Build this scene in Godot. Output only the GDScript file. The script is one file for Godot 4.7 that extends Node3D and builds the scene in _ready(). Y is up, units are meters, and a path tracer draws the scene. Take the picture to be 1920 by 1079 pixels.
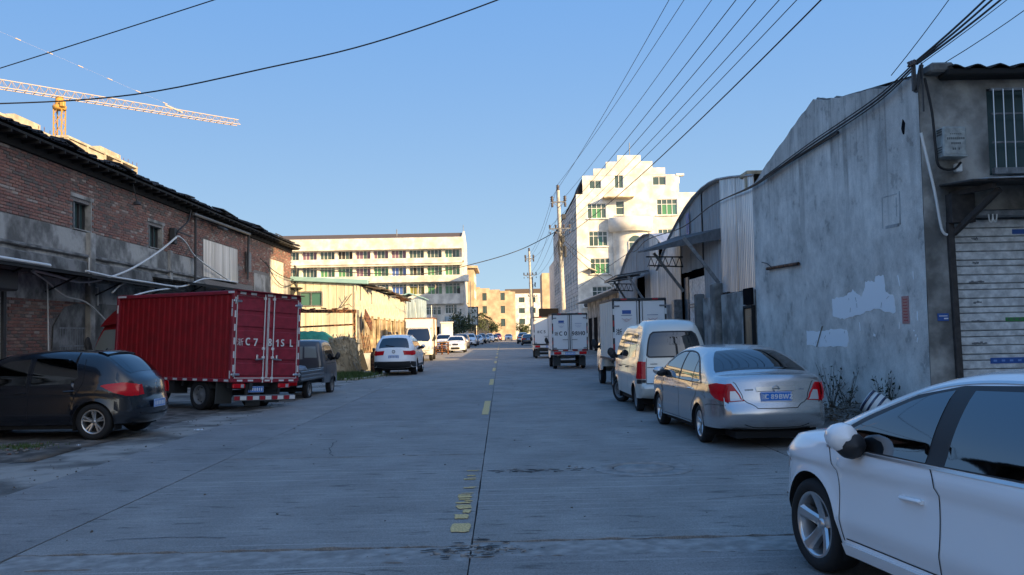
extends Node3D
# A street of workshops at sundown: parked cars on both sides, brick and plaster sheds, flats behind.

const F_PX := 1700.0
var rng := RandomNumberGenerator.new()
var M := {}
var TX := {}

# ------------------------------------------------------------------ mesh building
class MB:
	var st := SurfaceTool.new()
	var count := 0
	func _init() -> void:
		st.begin(Mesh.PRIMITIVE_TRIANGLES)
	func v(p: Vector3, uv := Vector2.ZERO, sm := -1) -> void:
		st.set_smooth_group(sm)
		st.set_uv(uv)
		st.add_vertex(p)
	func tri(a: Vector3, b: Vector3, c: Vector3, sm := -1) -> void:
		v(a, Vector2.ZERO, sm); v(b, Vector2.ZERO, sm); v(c, Vector2.ZERO, sm)
		count += 1
	func quad(a: Vector3, b: Vector3, c: Vector3, d: Vector3, sm := -1) -> void:
		tri(a, b, c, sm); tri(a, c, d, sm)
	func quad_uv(a: Vector3, b: Vector3, c: Vector3, d: Vector3) -> void:
		v(a, Vector2(0, 1)); v(b, Vector2(0, 0)); v(c, Vector2(1, 0))
		v(a, Vector2(0, 1)); v(c, Vector2(1, 0)); v(d, Vector2(1, 1))
		count += 2
	# rows of points; each row the same length
	func rows(r: Array, sm := 0, flip := false) -> void:
		for i in r.size() - 1:
			var a = r[i]
			var b = r[i + 1]
			for j in a.size() - 1:
				if flip:
					quad(a[j], b[j], b[j + 1], a[j + 1], sm)
				else:
					quad(a[j], a[j + 1], b[j + 1], b[j], sm)
	func box(c: Vector3, s: Vector3, b := Basis()) -> void:
		var h := s * 0.5
		var p: Array[Vector3] = []
		for i in 8:
			p.append(c + b * Vector3(h.x if i & 1 else -h.x, h.y if i & 2 else -h.y, h.z if i & 4 else -h.z))
		quad(p[4], p[6], p[7], p[5]); quad(p[1], p[3], p[2], p[0])
		quad(p[5], p[7], p[3], p[1]); quad(p[0], p[2], p[6], p[4])
		quad(p[6], p[2], p[3], p[7]); quad(p[0], p[4], p[5], p[1])
	# box with chamfered edges
	func cbox(c: Vector3, s: Vector3, b := Basis(), ch := 0.02) -> void:
		var h := s * 0.5
		var k := Vector3(minf(ch, h.x * 0.9), minf(ch, h.y * 0.9), minf(ch, h.z * 0.9))
		var P := func(sx: float, sy: float, sz: float, ax: int) -> Vector3:
			var q := Vector3(sx * (h.x - (0.0 if ax == 0 else k.x)), sy * (h.y - (0.0 if ax == 1 else k.y)), sz * (h.z - (0.0 if ax == 2 else k.z)))
			return c + b * q
		for s1 in [-1.0, 1.0]:
			_q([P.call(s1, -1, -1, 0), P.call(s1, 1, -1, 0), P.call(s1, 1, 1, 0), P.call(s1, -1, 1, 0)], c)
			_q([P.call(-1, s1, -1, 1), P.call(1, s1, -1, 1), P.call(1, s1, 1, 1), P.call(-1, s1, 1, 1)], c)
			_q([P.call(-1, -1, s1, 2), P.call(1, -1, s1, 2), P.call(1, 1, s1, 2), P.call(-1, 1, s1, 2)], c)
			for s2 in [-1.0, 1.0]:
				_q([P.call(s1, s2, -1, 0), P.call(s1, s2, 1, 0), P.call(s1, s2, 1, 1), P.call(s1, s2, -1, 1)], c)
				_q([P.call(s1, -1, s2, 0), P.call(s1, 1, s2, 0), P.call(s1, 1, s2, 2), P.call(s1, -1, s2, 2)], c)
				_q([P.call(-1, s1, s2, 1), P.call(1, s1, s2, 1), P.call(1, s1, s2, 2), P.call(-1, s1, s2, 2)], c)
				for s3 in [-1.0, 1.0]:
					_t(P.call(s1, s2, s3, 0), P.call(s1, s2, s3, 1), P.call(s1, s2, s3, 2), c)
	func _t(a: Vector3, bb: Vector3, cc: Vector3, mid: Vector3) -> void:
		if (bb - a).cross(cc - a).dot(a - mid) > 0.0:
			tri(a, cc, bb)
		else:
			tri(a, bb, cc)
	func _q(p: Array, mid: Vector3) -> void:
		var a: Vector3 = p[0]
		if (p[1] - a).cross(p[2] - a).dot(a - mid) > 0.0:
			quad(p[0], p[3], p[2], p[1])
		else:
			quad(p[0], p[1], p[2], p[3])
	func bar(a: Vector3, b: Vector3, w: float, t := -1.0) -> void:
		var d := b - a
		var y := d.normalized()
		var ref := Vector3.UP if absf(y.y) < 0.95 else Vector3.RIGHT
		var x := y.cross(ref).normalized()
		box((a + b) * 0.5, Vector3(w, d.length(), w if t < 0.0 else t), Basis(x, y, x.cross(y)))
	func tube(pts: Array, r: float, n := 6, caps := true, r2 := -1.0) -> void:
		var rings := []
		var x := Vector3.ZERO
		for i in pts.size():
			var d: Vector3 = (pts[mini(i + 1, pts.size() - 1)] - pts[maxi(i - 1, 0)]).normalized()
			if x == Vector3.ZERO:
				x = d.cross(Vector3.UP if absf(d.y) < 0.9 else Vector3.RIGHT).normalized()
			else:
				x = (x - d * x.dot(d)).normalized()
			var y := d.cross(x)
			var rr := r if r2 < 0.0 else lerpf(r, r2, float(i) / (pts.size() - 1))
			var ring := []
			for k in n + 1:
				var a := TAU * k / n
				ring.append(pts[i] + (x * cos(a) + y * sin(a)) * rr)
			rings.append(ring)
		rows(rings, 0, true)
		if caps:
			for e in [0, pts.size() - 1]:
				for k in n:
					if e == 0:
						tri(pts[e], rings[e][k + 1], rings[e][k])
					else:
						tri(pts[e], rings[e][k], rings[e][k + 1])
	# profile of (radius, height) turned round the y axis of xf
	func lathe(prof: Array, xf: Transform3D, n := 24, sm := 0) -> void:
		var rr := []
		for p in prof:
			var ring := []
			for k in n + 1:
				var a := TAU * k / n
				ring.append(xf * Vector3(cos(a) * p[0], p[1], sin(a) * p[0]))
			rr.append(ring)
		rows(rr, sm, false)
	# polygon in the xy plane of xf, extruded along z by depth
	func prism(poly: PackedVector2Array, depth: float, xf: Transform3D, back := true) -> void:
		var pl := poly
		if Geometry2D.is_polygon_clockwise(pl):
			pl = poly.duplicate()
			pl.reverse()
		var idx := Geometry2D.triangulate_polygon(pl)
		for i in range(0, idx.size(), 3):
			var t := []
			for k in 3:
				t.append(pl[idx[i + k]])
			var cw: bool = (t[1] - t[0]).cross(t[2] - t[0]) < 0.0
			var a := Vector3(t[0].x, t[0].y, depth)
			var b := Vector3(t[1].x, t[1].y, depth)
			var c := Vector3(t[2].x, t[2].y, depth)
			if cw:
				tri(xf * a, xf * b, xf * c)
			else:
				tri(xf * a, xf * c, xf * b)
			if back:
				a.z = 0.0; b.z = 0.0; c.z = 0.0
				if cw:
					tri(xf * a, xf * c, xf * b)
				else:
					tri(xf * a, xf * b, xf * c)
		for i in pl.size():
			var p := pl[i]
			var q := pl[(i + 1) % pl.size()]
			quad(xf * Vector3(p.x, p.y, 0), xf * Vector3(p.x, p.y, depth), xf * Vector3(q.x, q.y, depth), xf * Vector3(q.x, q.y, 0))
	func done() -> ArrayMesh:
		st.generate_normals()
		return st.commit()

func put(called: String, mesh: Mesh, m: Material, parent: Node = null) -> MeshInstance3D:
	var o := MeshInstance3D.new()
	o.name = called
	o.mesh = mesh
	o.material_override = m
	(self if parent == null else parent).add_child(o, true)
	return o

func obj(called: String, b: MB, m: Material, parent: Node = null) -> MeshInstance3D:
	return put(called, b.done(), m, parent)

func tag(o: Node, label: String, category := "", group := "", kind := "") -> Node:
	if label: o.set_meta("label", label)
	if category: o.set_meta("category", category)
	if group: o.set_meta("group", group)
	if kind: o.set_meta("kind", kind)
	return o

func thing(called: String, label: String, category: String, at := Vector3.ZERO, turn := 0.0, group := "") -> Node3D:
	var o := Node3D.new()
	o.name = called
	add_child(o, true)
	o.position = at
	o.rotation.y = turn
	tag(o, label, category, group)
	return o

func box_obj(called: String, c: Vector3, s: Vector3, m: Material, parent: Node = null) -> MeshInstance3D:
	var b := MB.new()
	b.box(c, s)
	return obj(called, b, m, parent)

func text_obj(called: String, txt: String, size: float, m: Material, parent: Node, xf: Transform3D, font := "Droid Sans", depth := 0.004) -> MeshInstance3D:
	var t := TextMesh.new()
	var f := SystemFont.new()
	f.font_names = PackedStringArray([font])
	f.font_weight = 700
	t.font = f
	t.text = txt
	t.font_size = 32
	t.pixel_size = size / 32.0
	t.depth = depth
	t.curve_step = 2.0
	var o := put(called, t, m, parent)
	o.transform = xf
	return o

# ------------------------------------------------------------------ materials
func lin(r: float, g: float, b: float) -> Color:
	return Color(r, g, b).linear_to_srgb()

# grey picture whose values multiply a material's colour
func noise_tex(key: String, seed_: int, freq: float, lo: float, hi: float, w := 512, h := 512, sx := 1, sy := 1, gain := 1.6, speck := 0.0) -> void:
	var n := FastNoiseLite.new()
	n.seed = seed_
	n.noise_type = FastNoiseLite.TYPE_SIMPLEX_SMOOTH
	n.frequency = freq
	n.fractal_octaves = 6
	n.fractal_gain = 0.58
	var im := n.get_seamless_image(w / sx, h / sy)
	im.convert(Image.FORMAT_L8)
	im.resize(w, h, Image.INTERPOLATE_CUBIC)
	var d := im.get_data()
	var r := RandomNumberGenerator.new()
	r.seed = seed_
	for i in d.size():
		var x := clampf((d[i] / 255.0 - 0.5) * gain + 0.5, 0.0, 1.0)
		if speck > 0.0:
			x += (r.randf() - 0.5) * speck
		d[i] = int(255.0 * clampf(lerpf(lo, hi, x), 0.0, 1.0))
	im = Image.create_from_data(w, h, false, Image.FORMAT_L8, d)
	im.convert(Image.FORMAT_RGB8)
	im.generate_mipmaps()
	TX[key] = ImageTexture.create_from_image(im)
	TX[key + "_im"] = im

func bump_tex(key: String, from: String, amount: float) -> void:
	var im: Image = TX[from + "_im"].duplicate()
	im.clear_mipmaps()
	im.bump_map_to_normal_map(amount)
	TX[key] = ImageTexture.create_from_image(im)

func mat(key: String, c: Color, rough := 0.8, metal := 0.0, tex := "", scale := 0.3, nrm := "", nscale := 0.5) -> StandardMaterial3D:
	var m := StandardMaterial3D.new()
	m.albedo_color = c
	m.roughness = rough
	m.metallic = metal
	if tex:
		m.albedo_texture = TX[tex]
		m.uv1_triplanar = true
		m.uv1_world_triplanar = true
		m.uv1_scale = Vector3.ONE * scale
	if nrm:
		m.normal_enabled = true
		m.normal_texture = TX[nrm]
		m.normal_scale = nscale
		if not tex:
			m.uv1_triplanar = true
			m.uv1_world_triplanar = true
			m.uv1_scale = Vector3.ONE * scale
	M[key] = m
	return m

func paint(key: String, c: Color, rough := 0.28, metal := 0.0, coat := 0.8) -> StandardMaterial3D:
	var m := mat(key, c, rough, metal)
	m.clearcoat_enabled = true
	m.clearcoat = coat
	m.clearcoat_roughness = 0.04
	return m

func make_materials() -> void:
	noise_tex("grime", 11, 0.012, 0.80, 1.0, 512, 512, 1, 1, 1.7, 0.05)
	noise_tex("blotch", 12, 0.006, 0.6, 1.0, 512, 512, 1, 1, 2.2, 0.06)
	noise_tex("streak", 13, 0.02, 0.8, 1.0, 512, 512, 1, 16, 2.0, 0.04)
	noise_tex("fine", 14, 0.05, 0.72, 1.0, 512, 512, 1, 1, 1.6, 0.22)
	noise_tex("rust", 15, 0.018, 0.25, 1.0, 256, 256, 1, 1, 2.6, 0.1)
	bump_tex("fine_n", "fine", 6.0)
	bump_tex("grime_n", "grime", 5.0)
	mat("brick_bed", lin(0.30, 0.27, 0.25), 0.95, 0, "fine", 0.6)
	mat("cement", lin(0.42, 0.405, 0.375), 0.92, 0, "blotch", 0.22, "fine_n", 0.4)
	mat("cement_dark", lin(0.25, 0.245, 0.235), 0.95, 0, "blotch", 0.3)
	mat("cement_pale", lin(0.45, 0.45, 0.44), 0.9, 0, "blotch", 0.35)
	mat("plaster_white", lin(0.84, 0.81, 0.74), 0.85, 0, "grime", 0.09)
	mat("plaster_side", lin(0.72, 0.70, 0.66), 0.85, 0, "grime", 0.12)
	mat("cream_render", lin(0.85, 0.81, 0.72), 0.85, 0, "grime", 0.07)
	mat("tan_render", lin(0.60, 0.46, 0.31), 0.9, 0, "grime", 0.06)
	mat("raw_concrete", lin(0.52, 0.45, 0.34), 0.9, 0, "grime", 0.05)
	mat("cream_panel", lin(0.83, 0.77, 0.60), 0.55, 0, "streak", 0.25)
	mat("cream_board", lin(0.80, 0.72, 0.55), 0.7, 0, "grime", 0.35)
	mat("yard_wall", lin(0.60, 0.48, 0.32), 0.9, 0, "blotch", 0.3)
	mat("galvanised", lin(0.82, 0.83, 0.84), 0.34, 0.65, "streak", 0.2)
	mat("galvanised_b", lin(0.76, 0.77, 0.78), 0.36, 0.65, "streak", 0.33)
	mat("galvanised_old", lin(0.46, 0.47, 0.48), 0.6, 0.0, "streak", 0.28)
	mat("canopy_dark", lin(0.12, 0.12, 0.12), 0.8, 0, "grime", 0.5)
	mat("teal_trim", lin(0.24, 0.42, 0.44), 0.6)
	mat("pale_blue_sheet", lin(0.45, 0.58, 0.66), 0.6, 0, "streak", 0.3)
	mat("black_tile", lin(0.035, 0.035, 0.038), 0.9, 0, "fine", 1.5)
	mat("dark_timber", lin(0.016, 0.015, 0.014), 0.95)
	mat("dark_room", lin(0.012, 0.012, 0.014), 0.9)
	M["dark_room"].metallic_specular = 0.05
	mat("tile_roof", lin(0.14, 0.105, 0.085), 0.9, 0, "fine", 0.5)
	mat("roller_pale", lin(0.80, 0.80, 0.79), 0.55, 0.1, "grime", 0.8)
	mat("steel_grey", lin(0.25, 0.26, 0.27), 0.5, 0.5, "grime", 0.8)
	mat("steel_dark", lin(0.05, 0.052, 0.055), 0.6, 0.3)
	mat("bright_steel", lin(0.55, 0.56, 0.58), 0.3, 0.9)
	mat("rusty_steel", lin(0.30, 0.125, 0.06), 0.85, 0.1, "rust", 1.2)
	mat("white_plastic", lin(0.72, 0.72, 0.70), 0.45)
	mat("hose_white", lin(0.66, 0.66, 0.64), 0.5)
	mat("black_cable", lin(0.012, 0.012, 0.013), 0.6)
	mat("porcelain", lin(0.06, 0.045, 0.045), 0.3)
	mat("pole_concrete", lin(0.55, 0.53, 0.48), 0.9, 0, "grime", 0.5)
	mat("green_pane", lin(0.07, 0.215, 0.105), 0.12)
	mat("grey_pane", lin(0.05, 0.085, 0.085), 0.08)
	mat("teal_pane", lin(0.06, 0.16, 0.14), 0.08)
	mat("blue_pane", lin(0.06, 0.13, 0.42), 0.2)
	mat("olive_pane", lin(0.20, 0.20, 0.05), 0.3)
	mat("mauve_pane", lin(0.17, 0.10, 0.16), 0.3)
	mat("white_frame", lin(0.74, 0.74, 0.71), 0.45)
	mat("tin_shed", lin(0.60, 0.61, 0.58), 0.5, 0.1)
	mat("ad_paint", lin(0.9, 0.9, 0.9), 0.85)
	mat("dark_rust", lin(0.07, 0.06, 0.055), 0.9, 0, "grime", 1.0)
	mat("red_paper", lin(0.66, 0.33, 0.30), 0.9, 0, "fine", 2.0)
	mat("blue_sign", lin(0.03, 0.10, 0.34), 0.5)
	mat("green_sign", lin(0.05, 0.22, 0.06), 0.5)
	mat("white_ink", lin(0.75, 0.75, 0.75), 0.6)
	mat("dark_ink", lin(0.03, 0.03, 0.035), 0.7)
	mat("grey_ink", lin(0.10, 0.11, 0.11), 0.7)
	# cars
	paint("paint_black", lin(0.006, 0.0075, 0.012), 0.2)
	paint("paint_silver", lin(0.52, 0.53, 0.54), 0.26, 0.85)
	paint("paint_white", lin(0.86, 0.86, 0.86), 0.25)
	paint("paint_champagne", lin(0.66, 0.64, 0.57), 0.3, 0.3)
	paint("paint_navy", lin(0.02, 0.035, 0.09), 0.25)
	paint("paint_grey", lin(0.13, 0.14, 0.15), 0.25, 0.4)
	paint("paint_dark_red", lin(0.20, 0.02, 0.025), 0.3)
	paint("paint_pickup", lin(0.06, 0.066, 0.075), 0.4, 0.2)
	var red := paint("truck_red", lin(0.36, 0.008, 0.014), 0.5, 0, 0.1)
	red.albedo_texture = TX["grime"]
	red.uv1_triplanar = true
	red.uv1_world_triplanar = true
	red.uv1_scale = Vector3.ONE * 0.4
	var rd := paint("truck_door_red", lin(0.34, 0.02, 0.04), 0.55, 0, 0.1)
	rd.albedo_texture = TX["grime"]
	rd.uv1_triplanar = true
	rd.uv1_world_triplanar = true
	rd.uv1_scale = Vector3.ONE * 0.7
	mat("box_white", lin(0.76, 0.76, 0.75), 0.5)
	mat("box_cream", lin(0.68, 0.65, 0.58), 0.55)
	mat("car_glass", lin(0.11, 0.115, 0.12), 0.03, 1.0)
	mat("side_glass", lin(0.17, 0.178, 0.185), 0.03, 1.0)
	mat("cab_glass", lin(0.26, 0.28, 0.26), 0.06)
	mat("rubber", lin(0.018, 0.018, 0.019), 0.85, 0, "fine", 6.0)
	mat("alloy", lin(0.58, 0.59, 0.60), 0.28, 0.85)
	mat("steel_wheel", lin(0.22, 0.225, 0.23), 0.55, 0.4)
	mat("trim_black", lin(0.018, 0.018, 0.02), 0.55)
	mat("seam", lin(0.008, 0.008, 0.01), 0.9)
	mat("chrome", lin(0.70, 0.71, 0.72), 0.12, 1.0)
	mat("lamp_red", lin(0.55, 0.004, 0.012), 0.2)
	mat("lamp_clear", lin(0.62, 0.60, 0.60), 0.12, 0.4)
	mat("lamp_amber", lin(0.55, 0.16, 0.02), 0.2)
	mat("plate_blue", lin(0.03, 0.19, 0.62), 0.4)
	mat("plate_far", lin(0.16, 0.30, 0.62), 0.4)
	mat("reflector_white", lin(0.70, 0.70, 0.68), 0.4)
	mat("reflector_red", lin(0.36, 0.02, 0.03), 0.4)
	mat("lining", lin(0.01, 0.01, 0.011), 0.95)
	mat("flap", lin(0.055, 0.06, 0.06), 0.9)
	# ground
	mat("earth", lin(0.2, 0.18, 0.155), 0.97, 0, "blotch", 0.25, "fine_n", 0.7)
	mat("verge_soil", lin(0.18, 0.16, 0.14), 0.98, 0, "blotch", 0.5, "fine_n", 0.8)
	mat("rubble", lin(0.24, 0.22, 0.20), 0.95, 0, "fine", 2.0)
	mat("rubble_red", lin(0.22, 0.10, 0.075), 0.95, 0, "fine", 2.0)
	mat("litter_white", lin(0.72, 0.72, 0.72), 0.7)
	mat("kerb_stone", lin(0.50, 0.46, 0.38), 0.9, 0, "grime", 0.7)
	mat("yellow_paint", lin(0.88, 0.63, 0.27), 0.85, 0, "rust", 1.6)
	M["yellow_paint"].albedo_texture = TX["fine"]
	mat("joint", lin(0.05, 0.05, 0.05), 0.98)
	mat("grass", lin(0.06, 0.10, 0.025), 0.9)
	mat("dry_stem", lin(0.09, 0.075, 0.055), 0.95)
	mat("leaf_dark", lin(0.022, 0.032, 0.018), 0.9)
	mat("straw", lin(0.52, 0.41, 0.26), 0.95, 0, "fine", 1.2)
	mat("tarp_green", lin(0.045, 0.34, 0.235), 0.6, 0, "grime", 0.7)
	mat("crane_yellow", lin(0.50, 0.27, 0.06), 0.6)
	mat("crane_white", lin(0.40, 0.32, 0.27), 0.6)
	road_materials()

func road_materials() -> void:
	# worn concrete: soft blotches, fine grain and pale tining lines across the road
	var n := FastNoiseLite.new()
	n.seed = 40
	n.frequency = 0.004
	n.fractal_octaves = 5
	var a := n.get_seamless_image(1024, 1024)
	a.convert(Image.FORMAT_L8)
	n.seed = 41
	n.frequency = 0.05
	var b := n.get_seamless_image(256, 1024)
	b.convert(Image.FORMAT_L8)
	b.resize(1024, 1024, Image.INTERPOLATE_CUBIC)
	n.seed = 43
	n.frequency = 0.02
	var bb := n.get_seamless_image(64, 1024)
	bb.convert(Image.FORMAT_L8)
	bb.resize(1024, 1024, Image.INTERPOLATE_CUBIC)
	var da := a.get_data()
	var db := b.get_data()
	var dd := bb.get_data()
	var r := RandomNumberGenerator.new()
	r.seed = 44
	var line := PackedFloat32Array()
	line.resize(1024)
	var y := 10
	while y < 1010:
		var s := r.randf_range(0.06, 0.26)
		for k in range(-2, 3):
			line[y + k] += s * (1.0 - absf(k) / 3.0)
		y += r.randi_range(34, 92)
	y = 5
	while y < 1015:
		line[y] -= r.randf_range(0.03, 0.12)
		y += r.randi_range(12, 60)
	for i in da.size():
		var row := i >> 10
		var x := 0.77 + (da[i] / 255.0 - 0.5) * 0.15 + (db[i] / 255.0 - 0.5) * 0.07 + (r.randf() - 0.5) * 0.24
		x += line[row] * clampf(dd[i] / 255.0 * 2.4 - 0.7, 0.0, 1.0)
		if db[i] < 74 and dd[i] < 120:
			x -= 0.2 * (74 - db[i]) / 40.0
		da[i] = int(255.0 * clampf(x, 0.05, 1.0))
	var im := Image.create_from_data(1024, 1024, false, Image.FORMAT_L8, da)
	im.convert(Image.FORMAT_RGB8)
	im.generate_mipmaps()
	TX["road"] = ImageTexture.create_from_image(im)
	TX["road_im"] = im
	bump_tex("road_n", "road", 3.0)
	var tones := [[0.42, 0.405, 0.38], [0.445, 0.428, 0.40], [0.40, 0.384, 0.366], [0.435, 0.416, 0.39]]
	for i in 4:
		var t: Array = tones[i]
		var m := mat("slab_%d" % i, lin(t[0], t[1], t[2]), 0.82, 0, "road", 0.16, "road_n", 0.5)
		m.uv1_offset = Vector3(0.31 * i, 0.1 * i, 0.57 * i)
	mat("apron", lin(0.33, 0.31, 0.28), 0.9, 0, "blotch", 0.2, "fine_n", 0.5)
	mat("patch_concrete", lin(0.34, 0.328, 0.31), 0.9, 0, "grime", 0.7, "fine_n", 0.7)

# ------------------------------------------------------------------ cars
# A body is drawn from its side outline (x forwards, y up): two flanks that follow the outline and a skin that spans from flank to flank.
class Body:
	var o := PackedVector2Array()      # smoothed outline, rear bottom over the roof to front bottom
	var poly := PackedVector2Array()
	var half := 0.85
	var belt := 0.9
	var tum := 0.35
	var low := 0.45
	var tuck := 0.12
	var rt := 0.14
	var rl := 0.5
	var ft := 0.18
	var fl := 0.7
	var crease_y := 0.0
	var crease := 0.0
	var crease_s := 0.0
	var er := 0.10
	var ed := 0.045
	var c_top := 0.03
	var c_end := 0.09
	var arch: Array = []               # [x, radius, axle height]
	var xr := 0.0
	var xf := 0.0
	var cols: Array = []
	var loop: Array = []               # boundary points from rear bottom to front bottom
	var skin: Array = []
	func setup(pts: Array, d: Dictionary, fineness := 1.0) -> void:
		for k in d:
			set(k, d[k])
		var sub := 5
		for i in pts.size() - 1:
			var p0: Vector2 = pts[maxi(i - 1, 0)]
			var p1: Vector2 = pts[i]
			var p2: Vector2 = pts[i + 1]
			var p3: Vector2 = pts[mini(i + 2, pts.size() - 1)]
			for k in sub:
				var t := float(k) / sub
				var m1 := (p2 - p0) * 0.42
				var m2 := (p3 - p1) * 0.42
				var t2 := t * t
				var t3 := t2 * t
				o.append(p1 * (2 * t3 - 3 * t2 + 1) + m1 * (t3 - 2 * t2 + t) + p2 * (-2 * t3 + 3 * t2) + m2 * (t3 - t2))
		o.append(pts[-1])
		poly = o.duplicate()
		xr = INF
		xf = -INF
		for p in o:
			xr = minf(xr, p.x)
			xf = maxf(xf, p.x)
		var xs: Array[float] = []
		var nx := int(56 * fineness)
		for i in nx + 1:
			var u := float(i) / nx
			var e := 0.5 - 0.5 * cos(PI * u)
			xs.append(lerpf(xr + 0.0004, xf - 0.0004, lerpf(u, e, 0.75)))
		var want: Array = []
		for x in xs:
			var ok := true
			for a in arch:
				if absf(x - a[0]) < a[1] + 0.025:
					ok = false
			if ok:
				want.append([x, 0])
		for k in arch.size():
			var a: Array = arch[k]
			want.append([a[0] - a[1] - 0.0001, 0])
			want.append([a[0] + a[1] + 0.0001, 0])
			var na := int(14 * fineness)
			for i in na + 1:
				want.append([a[0] - a[1] * cos(PI * i / na), k + 1])
		want.sort_custom(func(p, q): return p[0] < q[0])
		for wv in want:
			var r := span(wv[0])
			var lo: float = r.x
			if wv[1] > 0:
				var a: Array = arch[wv[1] - 1]
				lo = maxf(lo, a[2] + sqrt(maxf(0.0, a[1] * a[1] - pow(wv[0] - a[0], 2))))
			cols.append([wv[0], lo, r.y])
		for i in range(cols.size() - 1, -1, -1):
			if cols[i][0] < o[0].x:
				loop.append(Vector2(cols[i][0], cols[i][1]))
		for c in cols:
			if loop.is_empty() or absf(c[0] - loop[-1].x) > 0.0003 or c[2] - loop[-1].y > 0.001:
				loop.append(Vector2(c[0], c[2]))
		for i in range(cols.size() - 1, -1, -1):
			if cols[i][0] > o[-1].x:
				loop.append(Vector2(cols[i][0], cols[i][1]))
		for i in loop.size():
			var t: Vector2 = (loop[mini(i + 1, loop.size() - 1)] - loop[maxi(i - 1, 0)]).normalized()
			var nrm := Vector2(-t.y, t.x)
			skin.append([loop[i], nrm, W(loop[i].x, loop[i].y), lerpf(c_top, c_end, pow(absf(nrm.x), 1.5))])
	func span(x: float) -> Vector2:
		var lo := INF
		var hi := -INF
		for i in poly.size():
			var p := poly[i]
			var q := poly[(i + 1) % poly.size()]
			if (p.x <= x) != (q.x <= x):
				var y := p.y + (q.y - p.y) * (x - p.x) / (q.x - p.x)
				lo = minf(lo, y)
				hi = maxf(hi, y)
		return Vector2(lo, hi)
	func edge_dist(x: float, y: float) -> float:
		var best := 9.0
		var p := Vector2(x, y)
		for i in o.size() - 1:
			if absf(o[i].x - x) < 0.4:
				best = minf(best, p.distance_squared_to(Geometry2D.get_closest_point_to_segment(p, o[i], o[i + 1])))
		return sqrt(best)
	func W(x: float, y: float) -> float:
		var w := half
		w -= rt * pow(clampf((xr + rl - x) / rl, 0, 1), 2.4)
		w -= ft * pow(clampf((x - xf + fl) / fl, 0, 1), 2.4)
		if y > belt:
			w -= (y - belt) * tum * (0.4 + 1.2 * minf(y - belt, 0.6)) + 0.012 * smoothstep(belt, belt + 0.05, y)
		elif y < low:
			w -= (low - y) * tuck
		w -= 0.025 * pow(clampf((y - low) / (belt - low), -1.0, 1.0), 2)
		if crease > 0.0:
			var yc := crease_y + crease_s * x
			w -= crease * (1.0 - smoothstep(yc - 0.05, yc + 0.004, y)) * smoothstep(low - 0.22, yc - 0.12, y)
			w -= crease * 0.8 * smoothstep(yc, yc + 0.12, y)
		for a in arch:
			var dd = Vector2(x - a[0], y - a[2]).length() - a[1]
			if dd < 0.2:
				w += 0.014 * exp(-pow(dd / 0.045, 2))
		var d := edge_dist(x, y)
		if d < er:
			var k := 1.0 - d / er
			w -= ed * k * k
		return maxf(w, 0.03)
	func side(x: float, y: float, off: float, sgn: float) -> Vector3:
		return Vector3(x, y, sgn * (W(x, y) + off))
	func top(s: float, v: float, off: float) -> Vector3:
		var i := clampi(int(s), 0, skin.size() - 2)
		var f := clampf(s - i, 0, 1)
		var a: Array = skin[i]
		var b: Array = skin[i + 1]
		var k := 1.0 - pow(absf(v), 2.6)
		var n: Vector2 = a[1].lerp(b[1], f)
		var p: Vector2 = a[0].lerp(b[0], f) + n * (lerpf(a[3], b[3], f) * k + off)
		return Vector3(p.x, p.y, v * lerpf(a[2], b[2], f) + signf(v) * off * pow(absf(v), 8.0))
	func s_x(x: float) -> float:
		var first := 0
		for i in loop.size() - 1:
			if loop[i].x <= x and loop[i + 1].x > x:
				return i + (x - loop[i].x) / (loop[i + 1].x - loop[i].x)
		return first
	func s_rear(y: float) -> float:
		for i in loop.size() - 1:
			if loop[i].y <= y and loop[i + 1].y > y:
				return i + (y - loop[i].y) / (loop[i + 1].y - loop[i].y)
		return 0
	func s_front(y: float) -> float:
		for i in range(loop.size() - 1, 0, -1):
			if loop[i].y <= y and loop[i - 1].y > y:
				return i - (y - loop[i].y) / (loop[i - 1].y - loop[i].y)
		return loop.size() - 1
	func mesh(nr := 16, nv := 16) -> MB:
		var b := MB.new()
		for sgn in [-1.0, 1.0]:
			var rr := []
			for c in cols:
				var row := []
				for j in nr + 1:
					row.append(side(c[0], lerpf(c[1], c[2], float(j) / nr), 0, sgn))
				rr.append(row)
			b.rows(rr, 0, sgn < 0)
		var r2 := []
		for i in skin.size():
			var row := []
			for j in nv + 1:
				row.append(top(i, -1.0 + 2.0 * j / nv, 0))
			r2.append(row)
		b.rows(r2, 0, true)
		return b
	func _shell(b: MB, g: Array, back: Array, flip: bool) -> void:
		b.rows(g, 0, flip)
		var ring := []
		var ring2 := []
		var n: int = g.size()
		var m: int = g[0].size()
		for i in n: ring.append([i, 0])
		for j in range(1, m): ring.append([n - 1, j])
		for i in range(n - 2, -1, -1): ring.append([i, m - 1])
		for j in range(m - 2, -1, -1): ring.append([0, j])
		var r1 := []
		for k in ring:
			r1.append(g[k[0]][k[1]])
			ring2.append(back[k[0]][k[1]])
		b.rows([ring2, r1], 1, flip)
	# a panel on the flank between two curves over x
	func side_patch(b: MB, up: Array, lo: Array, off: float, sgn: float, n := 22, m := 6, deep := 0.006) -> void:
		var g := []
		var h := []
		var x0: float = maxf(up[0].x, lo[0].x)
		var x1: float = minf(up[-1].x, lo[-1].x)
		for i in n + 1:
			var x := lerpf(x0, x1, float(i) / n)
			var yu := at(up, x)
			var yl := minf(at(lo, x), yu)
			var row := []
			var rb := []
			for j in m + 1:
				var y := lerpf(yl, yu, float(j) / m)
				row.append(side(x, y, off, sgn))
				rb.append(side(x, y, -deep, sgn))
			g.append(row)
			h.append(rb)
		_shell(b, g, h, sgn < 0)
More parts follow.
